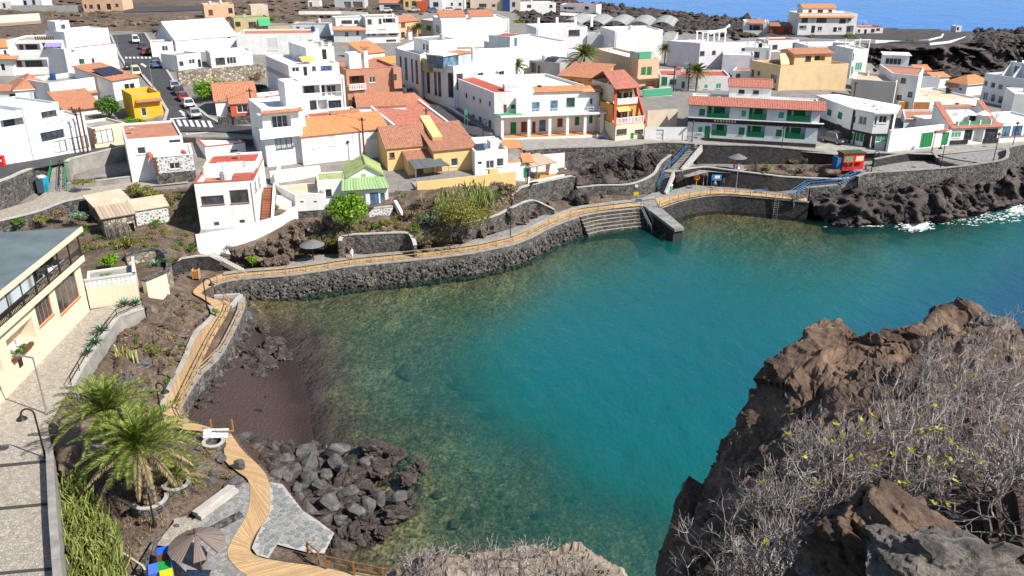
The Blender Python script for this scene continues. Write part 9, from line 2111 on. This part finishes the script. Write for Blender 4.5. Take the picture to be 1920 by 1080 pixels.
for pts,lab in (([(1480,74),(1560,77),(1640,78),(1700,80),(1740,77),(1765,71),(1768,66)], 'pale guard wall along the shore road in front of the lava'),([(1742,84),(1780,80),(1806,73),(1812,70)], 'second pale guard wall on the bend of the shore road'),([(1050,26),(1120,30),(1160,38)], 'pale wall strip beside the house at the sea edge'),([(1330,62),(1360,56),(1368,48)], 'curving pale path kerb through the lava field'),([(560,24),(640,24),(690,26)], 'pale guard wall along the hillside road')):
 L=resample([GP(x,y,1.3) for x,y in pts],2.0);mb=MB()
 for a,b in zip(L[:-1],L[1:]): mb.bar(a,b,0.5,1.0)
 thing_mesh('guard_wall',mb,M('W2'),lab, 'wall')
# ---- people
SKIN=mat_plain('skin',(0.48,0.27,0.18),0.6,0,0.08);HAIR=mat_plain('hair_dark',(0.03,0.02,0.015),0.7)
def person(P,rz,top,bottom,label,pose='walk'):
 o=thing('person',label, 'person',P,None,rz)
 J={'pel': (0,0,.95), 'che': (0,0,1.28), 'nec': (0,0,1.46), 'hea': (0,-.02,1.58), 'hd2': (0,-.02,1.72), 'shl': (-.19,0,1.4), 'shr': (.19,0,1.4), 'ell': (-.26,.06,1.13), 'elr': (.26,.02,1.13), 'hal': (-.26,-.06,.88), 'har': (.27,-.14,.9), 'hpl': (-.1,0,.9), 'hpr': (.1,0,.9), 'knl': (-.11,-.12,.5), 'knr': (.11,.06,.5), 'anl': (-.11,-.14,.08), 'anr': (.11,.26,.1), 'tol': (-.11,-.32,.04), 'tor': (.11,.1,.04)}
 if pose == 'stand': J.update(knl=(-.11,-.02,.5),knr=(.11,-.02,.5),anl=(-.11,.02,.08),anr=(.11,.02,.08),tor=(.12,-.16,.04),tol=(-.12,-.16,.04))
 if pose == 'sit': J={k: (v[0],v[1],v[2]-.45) for k,v in J.items()};J.update(knl=(-.12,-.45,.5),knr=(.12,-.45,.5),anl=(-.12,-.5,.08),anr=(.12,-.5,.08),tol=(-.12,-.68,.04),tor=(.12,-.68,.04))
 if pose == 'lie': J={k: (v[0],v[2]-.9,.16+v[1]*.3) for k,v in J.items()}
 rad={'pel': .15, 'che': .16, 'nec': .06, 'hea': .095, 'hd2': .08, 'shl': .07, 'shr': .07, 'ell': .045, 'elr': .045, 'hal': .03, 'har': .03, 'hpl': .1, 'hpr': .1, 'knl': .065, 'knr': .065, 'anl': .045, 'anr': .045, 'tol': .04, 'tor': .04}
 names=list(J);ix={k: i for i,k in enumerate(names)}
 E_=[('pel', 'che'),('che', 'nec'),('nec', 'hea'),('hea', 'hd2'),('che', 'shl'),('che', 'shr'),('shl', 'ell'),('shr', 'elr'),('ell', 'hal'),('elr', 'har'),('pel', 'hpl'),('pel', 'hpr'),('hpl', 'knl'),('hpr', 'knr'),('knl', 'anl'),('knr', 'anr'),('anl', 'tol'),('anr', 'tor')]
 me=bpy.data.meshes.new('body');me.from_pydata([J[k] for k in names],[(ix[a],ix[b]) for a,b in E_],[])
 b=add('body',me,o);sk=b.modifiers.new('skin', 'SKIN')
 for i,k in enumerate(names): me.skin_vertices[0].data[i].radius=(rad[k],rad[k]*0.85);me.skin_vertices[0].data[i].use_root=(k == 'pel')
 b.modifiers.new('sub', 'SUBSURF').levels=1
 dg=bpy.context.evaluated_depsgraph_get();ev=bpy.data.meshes.new_from_object(b.evaluated_get(dg));b.modifiers.clear();b.data=ev
 for m_ in (SKIN,top,bottom): ev.materials.append(m_)
 J3={k: Vector(v) for k,v in J.items()}
 for p in ev.polygons:
  c=p.center;near=min(J3,key=lambda k: (J3[k]-c).length);p.material_index=1 if near in ('che', 'shl', 'shr', 'ell', 'elr') else (2 if near in ('pel', 'hpl', 'hpr', 'knl', 'knr') else 0);p.use_smooth=True
 h_=MB();c=J3['hd2'];v,f=ROCKS[0]
 hm=np_mesh('hair',v*np.array([.1,.1,.09])+np.array(c+Vector((0,.025,.02))),f,HAIR);add('hair',hm,o)
 return o
WC=mat_plain('white_cloth',(0.75,0.74,0.72),0.9,0,0.1);RC=mat_plain('red_cloth',(0.5,0.03,0.04),0.9,0,0.1);BC=mat_plain('blue_cloth',(0.03,0.06,0.2),0.9,0,0.1)
person(G(661,488,2.57),1.2,WC,WC, 'person in white clothes walking on the timber promenade');person(G(1376,320,5.06),0.4,RC,BC, 'person in a red top standing under the grey upper parasol', 'stand');person(G(1586,321,5.8),2.6,RC,BC, 'person in a red top and dark trousers standing at the red kiosk', 'stand');person(G(1340,352,2.65),0.3,SKIN,BC, 'bather sitting on the quay below the blue notice board', 'sit');person(G(1622,323,5.5),0.9,BC,BC, 'person in dark clothes sitting near the kiosk lamp', 'sit')

# ---- clutter on the flat roofs: part of each house
rc=random.Random(77)
for root,I,zd in DECKS:
 xs,ys=[p.x for p in I],[p.y for p in I];ar=abs(sum(I[i].x*I[(i+1) % len(I)].y-I[(i+1) % len(I)].x*I[i].y for i in range(len(I))))/2
 if ar<22 or root['category'] in ('terrace', 'courtyard', 'sports court', 'container', 'shed') or 'rounded' in root['label']: continue
 J_=inset(I,0.7)
 for _ in range(rc.choice((0,1)) if ar<50 else rc.choice((1,2,3))):
  for _t in range(12):
   x,y=rc.uniform(min(xs),max(xs)),rc.uniform(min(ys),max(ys))
   if in_poly(np.array([x]),np.array([y]),[(p.x,p.y) for p in J_])[0]: break
  else: continue
  k=rc.choice('taavvd');mb=MB();c=Vector((x,y,zd))
  if k == 't': mb.lathe([(0.5,0.0),(0.52,1.0),(0.4,1.15),(0.15,1.22)],c,12);mb.obj('water_tank',M(rc.choice(('TANK', 'IRON', 'BLUE'))),root)
  elif k == 'a':
   h_=rc.uniform(1.6,2.6);mb.tube([c,c+Vector((0,0,h_))],0.03,5)
   for q in range(5): mb.tube([c+Vector((-.45,0,h_-.1-q*.13)),c+Vector((.45,0,h_-.1-q*.13))],0.018,4)
   mb.obj('antenna',M('METAL'),root)
  elif k == 'v': mb.box(c+Vector((0,0,.35)),(.5,.5,.7));mb.box(c+Vector((0,0,.78)),(.7,.7,.08));mb.obj('roof_vent',M('W2'),root)
  elif k == 'd':
   mb.tube([c,c+Vector((0,0,.7))],0.03,5);mb.lathe([(.02,.0),(.25,.05),(.42,.16),(.44,.17)],c+Vector((0,0,.7)),12);mb.obj('satellite_dish',M('LGREY'),root)
# ------------------------------------------------------------------ the crag in front, its bushes
M_CRAG=mat_rock('crag_rock',(0.045,0.032,0.025),(0.14,0.094,0.068),(0.31,0.21,0.145),1.1,0.9,0.10,1.6)
M_CRAG2=mat_rock('grey_crag_rock',(0.05,0.047,0.045),(0.16,0.142,0.128),(0.34,0.295,0.245),1.6,0.9,0.06,1.2)
def spline(arr,n):
 arr=np.asarray(arr,float);k=len(arr);u=np.linspace(0,k-1,n);i=np.clip(u.astype(int),0,k-2);t=(u-i)[:,None]
 p0,p1,p2,p3=arr[np.maximum(i-1,0)],arr[i],arr[i+1],arr[np.minimum(i+2,k-1)]
 return 0.5*((2*p1)+(p2-p0)*t+(2*p0-5*p1+4*p2-p3)*t*t+(3*p1-p0-3*p2+p3)*t**3)
def layers(rot,p,a,f,seed):
 out=0
 for ax,fr,am,k in ((2,1.3,1.5,1),(0,0.8,1.2,2),(2,3.7,0.45,3)):
  hs=rot[:,ax]*fr*f/0.75+1.3*fbm(p*0.55*f+3*k,4,seed+21*k);c_=np.floor(hs);fr_=hs-c_
  am_=0.35+0.65*hash3(c_.astype(np.int64) & 0xffff,(c_*7).astype(np.int64) & 0xffff,(c_*3).astype(np.int64) & 0xffff,seed+k)
  out=out+a*am*am_*(np.where(fr_<0.82,fr_/0.82,(1-fr_)/0.18)-0.5)*np.clip(0.55+0.9*vnoise(p*0.9*f+k,seed+k),0,1)
 return out
def crag(name,label,rows,nu,nv,drop,mat,a1,f1,a2,f2,seed,edge=0.35):
 """rows: polylines of (px, py, distance), first row = brink; behind it the cliff falls away to the sea."""
 RW=[spline([PD(*p)[:] for p in r],nu) for r in rows]
 S=RW[0];d=S[:,:2]/np.linalg.norm(S[:,:2],axis=1)[:,None]
 back=[]
 for k,(o,z) in enumerate(drop): q=S.copy();q[:,:2]+=d*o;q[:,2]+=z;back.append(q)
 allr=back[::-1]+RW
 grid=np.stack([spline(np.stack([r[j] for r in allr]),nv) for j in range(nu)],1)
 du=np.gradient(grid,axis=1);dv=np.gradient(grid,axis=0);nm=np.cross(du,dv);nm /= np.linalg.norm(nm,axis=2)[...,None]+1e-9
 if nm[...,2].mean()<0: nm=-nm
 p=grid.reshape(-1,3)
 rot=p@np.array([[0.82,0.3,0.48],[-0.2,0.94,-0.25],[-0.53,0.1,0.84]])
 st=rot*np.array([1.0,1.0,2.6])
 disp=a1*fbm(st*f1,6,seed,0.5,True)+a1*1.2*fbm(p*f1*0.45+9,3,seed+3)+a2*fbm(st*f2,4,seed+7,0.6,True)
 disp+=layers(rot,p,a1*0.7,f1,seed)+a1*1.0*blocks(st*np.array([1,1,0.7]),f1*1.1,seed+50)+a1*0.32*blocks(st,f1*3.4,seed+60)
 g2=grid+nm*disp.reshape(nv,nu)[...,None]
 idx=np.arange(nv*nu).reshape(nv,nu);q=np.stack([idx[:-1,:-1],idx[:-1,1:],idx[1:,1:],idx[1:,:-1]],-1).reshape(-1,4)
 me=np_mesh(name,g2.reshape(-1,3),q,mat,False)
 o=tag(add(name,me),label, 'rock')
 return o,g2,nm,len(back)
S_=[(1262,1180,9.0),(1268,1080,9.4),(1274,980,9.8),(1290,935,10),(1320,898,10),(1366,857,10),(1394,800,10.2),(1420,742,10.4),(1444,698,10.6),(1476,666,10.8),(1510,632,11.2),(1545,613,11.6),(1590,622,11.6),(1632,640,11.2),(1668,632,11.0),(1705,620,11.0),(1748,600,11.3),(1792,588,11.5),(1828,585,11.5),(1852,606,11.3),(1875,600,11.4),(1905,615,11.3),(1960,640,11),(2060,660,11),(2300,700,10.6),(2700,760,10)]
B_=[(1280,1200,5.0),(1300,1090,5.4),(1330,1025,5.9),(1365,985,6.3),(1405,948,6.6),(1440,908,7.1),(1478,868,7.7),(1515,826,8.3),(1548,785,8.9),(1580,748,9.4),(1610,716,9.9),(1640,694,10.2),(1660,690,10.2),(1682,690,10.1),(1712,684,10.1),(1748,674,10.1),(1788,660,10.2),(1828,650,10.3),(1860,650,10.3),(1888,660,10.2),(1912,662,10.2),(1940,674,10.1),(1985,690,10.0),(2070,710,9.9),(2320,750,9.6),(2720,800,9.2)]
rows=[S_,[(a[0]*.55+b[0]*.45,a[1]*.55+b[1]*.45,a[2]*.7+b[2]*.3) for a,b in zip(S_,B_)],[(a[0]*.2+b[0]*.8,a[1]*.2+b[1]*.8,a[2]*.3+b[2]*.7) for a,b in zip(S_,B_)],B_,
  [(1340,1210,4.3),(1360,1130,4.5),(1395,1070,4.8),(1430,1030,5.0),(1470,995,5.2),(1505,960,5.4),(1530,915,5.8),(1555,880,6.2),(1585,850,6.6),(1612,830,6.9),(1645,812,7.2),(1675,800,7.4),(1705,798,7.5),(1735,798,7.5),(1765,792,7.5),(1795,785,7.6),(1830,775,7.7),(1865,768,7.8),(1895,765,7.8),(1920,772,7.7),(1945,775,7.7),(1975,785,7.6),(2020,795,7.5),(2090,810,7.4),(2350,850,7.2),(2750,890,7.0)],
  [(1400,1220,3.6),(1430,1160,3.7),(1470,1110,3.9),(1510,1075,4.0),(1550,1045,4.15),(1585,1015,4.3),(1610,985,4.5),(1635,960,4.7),(1665,940,4.9),(1692,925,5.0),(1720,912,5.15),(1748,905,5.2),(1775,902,5.25),(1800,900,5.25),(1828,898,5.3),(1855,893,5.3),(1885,888,5.4),(1915,882,5.4),(1945,880,5.4),(1970,885,5.4),(1995,888,5.3),(2025,895,5.3),(2065,905,5.2),(2120,915,5.1),(2390,950,5.0),(2790,980,4.9)],
  [(1480,1300,2.7),(1510,1260,2.75),(1550,1220,2.85),(1590,1190,2.9),(1630,1165,3.0),(1665,1140,3.05),(1690,1120,3.1),(1715,1100,3.2),(1745,1085,3.25),(1770,1075,3.3),(1798,1068,3.35),(1825,1062,3.35),(1850,1060,3.4),(1875,1058,3.4),(1900,1055,3.4),(1925,1052,3.4),(1950,1050,3.45),(1980,1045,3.45),(2010,1042,3.45),(2035,1045,3.4),(2060,1050,3.4),(2090,1055,3.4),(2130,1062,3.4),(2180,1070,3.3),(2440,1090,3.2),(2830,1110,3.1)]]
crag_o,CG,CN,nb=crag('rock_crag', 'huge layered brown rock crag rising above the bay',rows,370,260,[(0.35,-0.5),(0.9,-2.0),(3.0,-14.0),(6.0,-42.0)],M_CRAG,0.16,0.75,0.035,4.0,41)
rows2=[[(660,1150,23.6),(700,1095,24.2),(742,1075,24.5),(790,1052,24.8),(835,1044,25.2),(885,1046,25.2),(935,1040,25.4),(1000,1038,25.6),(1060,1036,25.4),(1100,1048,25.0),(1135,1066,24.8),(1165,1090,24.5),(1200,1150,23.8)],
  [(690,1180,22.1),(725,1125,22.4),(765,1100,22.8),(805,1080,23.1),(845,1072,23.4),(890,1074,23.4),(938,1068,23.6),(998,1066,23.6),(1050,1066,23.4),(1088,1078,23.1),(1120,1096,22.8),(1145,1120,22.4),(1170,1170,22.1)],
  [(720,1300,18.4),(750,1260,18.6),(790,1240,18.9),(830,1220,19.2),(860,1210,19.4),(900,1205,19.6),(940,1200,19.6),(990,1200,19.6),(1030,1205,19.6),(1065,1215,19.2),(1095,1230,19.1),(1120,1260,18.7),(1140,1300,18.4)]]
M_LEDGE=mat_rock('ledge_rock',(0.08,0.062,0.048),(0.24,0.195,0.155),(0.44,0.37,0.30),0.9,0.9,0.12)
c2_o,CG2,CN2,nb2=crag('rock_ledge', 'pale rock ledge with dry scrub jutting over the shallow water',rows2,180,80,[(0.3,-0.8),(1.2,-5),(3,-22)],M_LEDGE,0.22,0.6,0.06,2.6,77)
def near_rock(px,py,Y,sx,sy,sz,seed,label,mat,rot=(0,0,0),strat=1.8):
 v,f=icorock(seed,6,0.10,0.9,facet=0.9)
 a=v@np.array([[0.8,0.36,0.48],[-0.3,0.93,-0.2],[-0.52,0.02,0.85]])
 st=a*np.array([1,1,1+strat])
 d=0.09*fbm(st*1.3+seed,6,seed,0.5,True)+layers(a*1.9,v*1.6,0.06,0.75,seed)+0.13*blocks(st,1.3,seed)+0.05*blocks(st,3.7,seed+3)+0.012*fbm(st*9,3,seed+4,0.6,True)
 v=v*(1+d)[:,None]
 o=add('foreground_rock',np_mesh('foreground_rock',v,f,mat,False),None,PD(px,py,Y));o.scale=(sx,sy,sz);o.rotation_euler=rot
 return tag(o,label, 'rock')
near_rock(1650,1050,3.15,0.42,0.4,0.36,5,'tan layered rock with a sharp ridge in front of the dry bushes',M_CRAG,(0.2,0.3,0.5));near_rock(1755,1105,2.75,0.30,0.34,0.30,9,'blue-grey grooved rock leaning against the tan layered rock',M_CRAG2,(0.1,-0.3,1.0));near_rock(1555,1120,3.0,0.24,0.24,0.20,13,'small pale rock at the foot of the tan layered rock',M_CRAG2);near_rock(1935,1010,3.6,0.42,0.4,0.26,17,'dark shaded rock under the wide tangled bush',M_CRAG)
near_rock(1862,612,11.0,0.32,0.3,0.22,19,'dark block perched on the crag brink',M_CRAG2)
for i,(x,y,r_) in enumerate(((804,1046,0.17),(829,1042,0.19),(851,1050,0.15))): near_rock(x,y,24.4,r_*1.75,r_*1.75,r_*1.75,30+i, 'rounded pale stone sitting on the rock ledge',M_CRAG2)['group'] = 'round stones on the ledge'
M_TWIG=mat_leaf('dry_twig',(0.20,0.168,0.152),(0.46,0.415,0.39),0.0,0.8)
M_SUCC=mat_leaf('yellow_leaf',(0.34,0.36,0.02),(0.62,0.56,0.06),0.3)
def twig_bush(roots,label,group,hgt,seed,thick=0.011,levels=4,leaf=0.03,up=0.9,name='dry_bush'):
 rs=random.Random(seed);c=sum(roots,Vector())/len(roots);t=thing(name,label, 'bush',c,group);mb=MB();lf=MB()
 def grow(p,d,L,r,lv):
  q=p;pts=[p];dd=d.copy()
  for k in range(2): dd=(dd+Vector((rs.gauss(0,.22),rs.gauss(0,.22),rs.gauss(0,.16)+0.05))).normalized();q=q+dd*L/2;pts.append(q)
  mb.tube(pts,[r,r*0.85,r*0.68],3,False)
  if lv==0:
   if rs.random()<leaf:
    for _ in range(rs.randrange(2,5)):
     a=rs.uniform(0,6.28);w=Vector((math.cos(a),math.sin(a),rs.uniform(.1,.9))).normalized();s_=rs.uniform(.018,.034);n_=w.cross(Vector((0,0,1))).normalized()*s_*0.4;lf.face([q,q+w*s_*0.6-n_,q+w*s_*1.3,q+w*s_*0.6+n_])
   return
  for k in range(2 if rs.random()<0.72 else 3):
   nd=(dd+Vector((rs.gauss(0,.55),rs.gauss(0,.55),rs.gauss(0.05,.35)))).normalized();grow(q,nd,L*rs.uniform(.68,.92),r*0.7,lv-1)
 for p in roots:
  for k in range(rs.choice((1,2,2))):
   d=Vector((rs.gauss(0,.5),rs.gauss(0,.5),up)).normalized();grow(p-c,d,hgt*rs.uniform(.26,.40),thick*rs.uniform(.8,1.2),levels)
 mb.obj('twigs',M_TWIG,t,local=True)['kind'] = 'stuff'
 if lf.f: lf.obj('leaves',M_SUCC,t,local=True)['kind'] = 'stuff'
nv_,nu_=CG.shape[:2]
def crag_pick(poly,n,seed,g=CG):
 rs=random.Random(seed);d=g[...,1]*CT-(g[...,2]-CH)*ST;px=960+FPX*g[...,0]/d;py=540+FPX*(-(g[...,2]-CH)*CT-g[...,1]*ST)/d
 ok=np.argwhere(in_poly(px,py,poly) & (np.arange(g.shape[0])[:,None]>nb*g.shape[0]/(len(rows)+nb)*0.8))
 if len(ok)==0: return []
 return [Vector(g[tuple(ok[rs.randrange(len(ok))])]) for _ in range(n)]
BUSHES=(([(1720,710),(1760,680),(1810,660),(1850,670),(1850,750),(1760,780),(1720,760)],22,0.55, 'pale bare bush below the highest crag tip',0.005),([(1850,660),(1990,680),(1990,800),(1860,790)],26,0.6, 'bare bush with fresh yellow leaves beside the perched dark block',0.023),([(1660,760),(1740,770),(1760,880),(1680,880),(1640,830)],22,0.5, 'dark tangled bare bush in the hollow of the crag',0.005),([(1740,770),(1990,800),(1990,960),(1840,960),(1760,900)],38,0.5, 'wide tangled bare bush beside the tan layered rock',0.009),([(1520,870),(1600,850),(1650,900),(1610,960),(1510,950)],26,0.45, 'silvery bare bush with yellow leaves beside the tan layered rock',0.027),([(1430,950),(1500,900),(1530,1000),(1460,1040),(1410,1000)],24,0.42, 'silvery bare bush spilling over the crag edge',0.005),([(1330,1080),(1420,1030),(1480,1070),(1460,1180),(1330,1160)],22,0.42, 'low bare bush hanging at the lower beside the crag',0.005),([(1840,940),(2000,930),(2000,1060),(1850,1060)],16,0.35, 'small dark bare bush beside the shaded rock',0.013),([(1600,900),(1780,890),(1830,960),(1760,990),(1620,960)],18,0.3, 'sparse bare bush with yellow leaves behind the tan layered rock',0.045))
for i,(poly,n,hg,lab,lf_) in enumerate(BUSHES):
 r_=crag_pick(poly,int(n*1.2),i)
 if r_: twig_bush(r_,lab,None,hg,i+3,0.0066,4,lf_)
nb_save=nb;nb=0
for i,(poly,lab) in enumerate((([(760,1060),(830,1050),(860,1110),(770,1120)], 'pale scrub beside the round stones on the rock ledge'),([(870,1050),(990,1040),(1000,1110),(880,1110)], 'pale tangled scrub in the middle of the rock ledge'),([(1000,1040),(1100,1050),(1130,1110),(1010,1110)], 'brown scrub on the seaward end of the rock ledge'))):
 ok=crag_pick(poly,40,i,CG2)
 if ok: twig_bush(ok,lab,None,0.9,60+i,0.019,3,0.01)
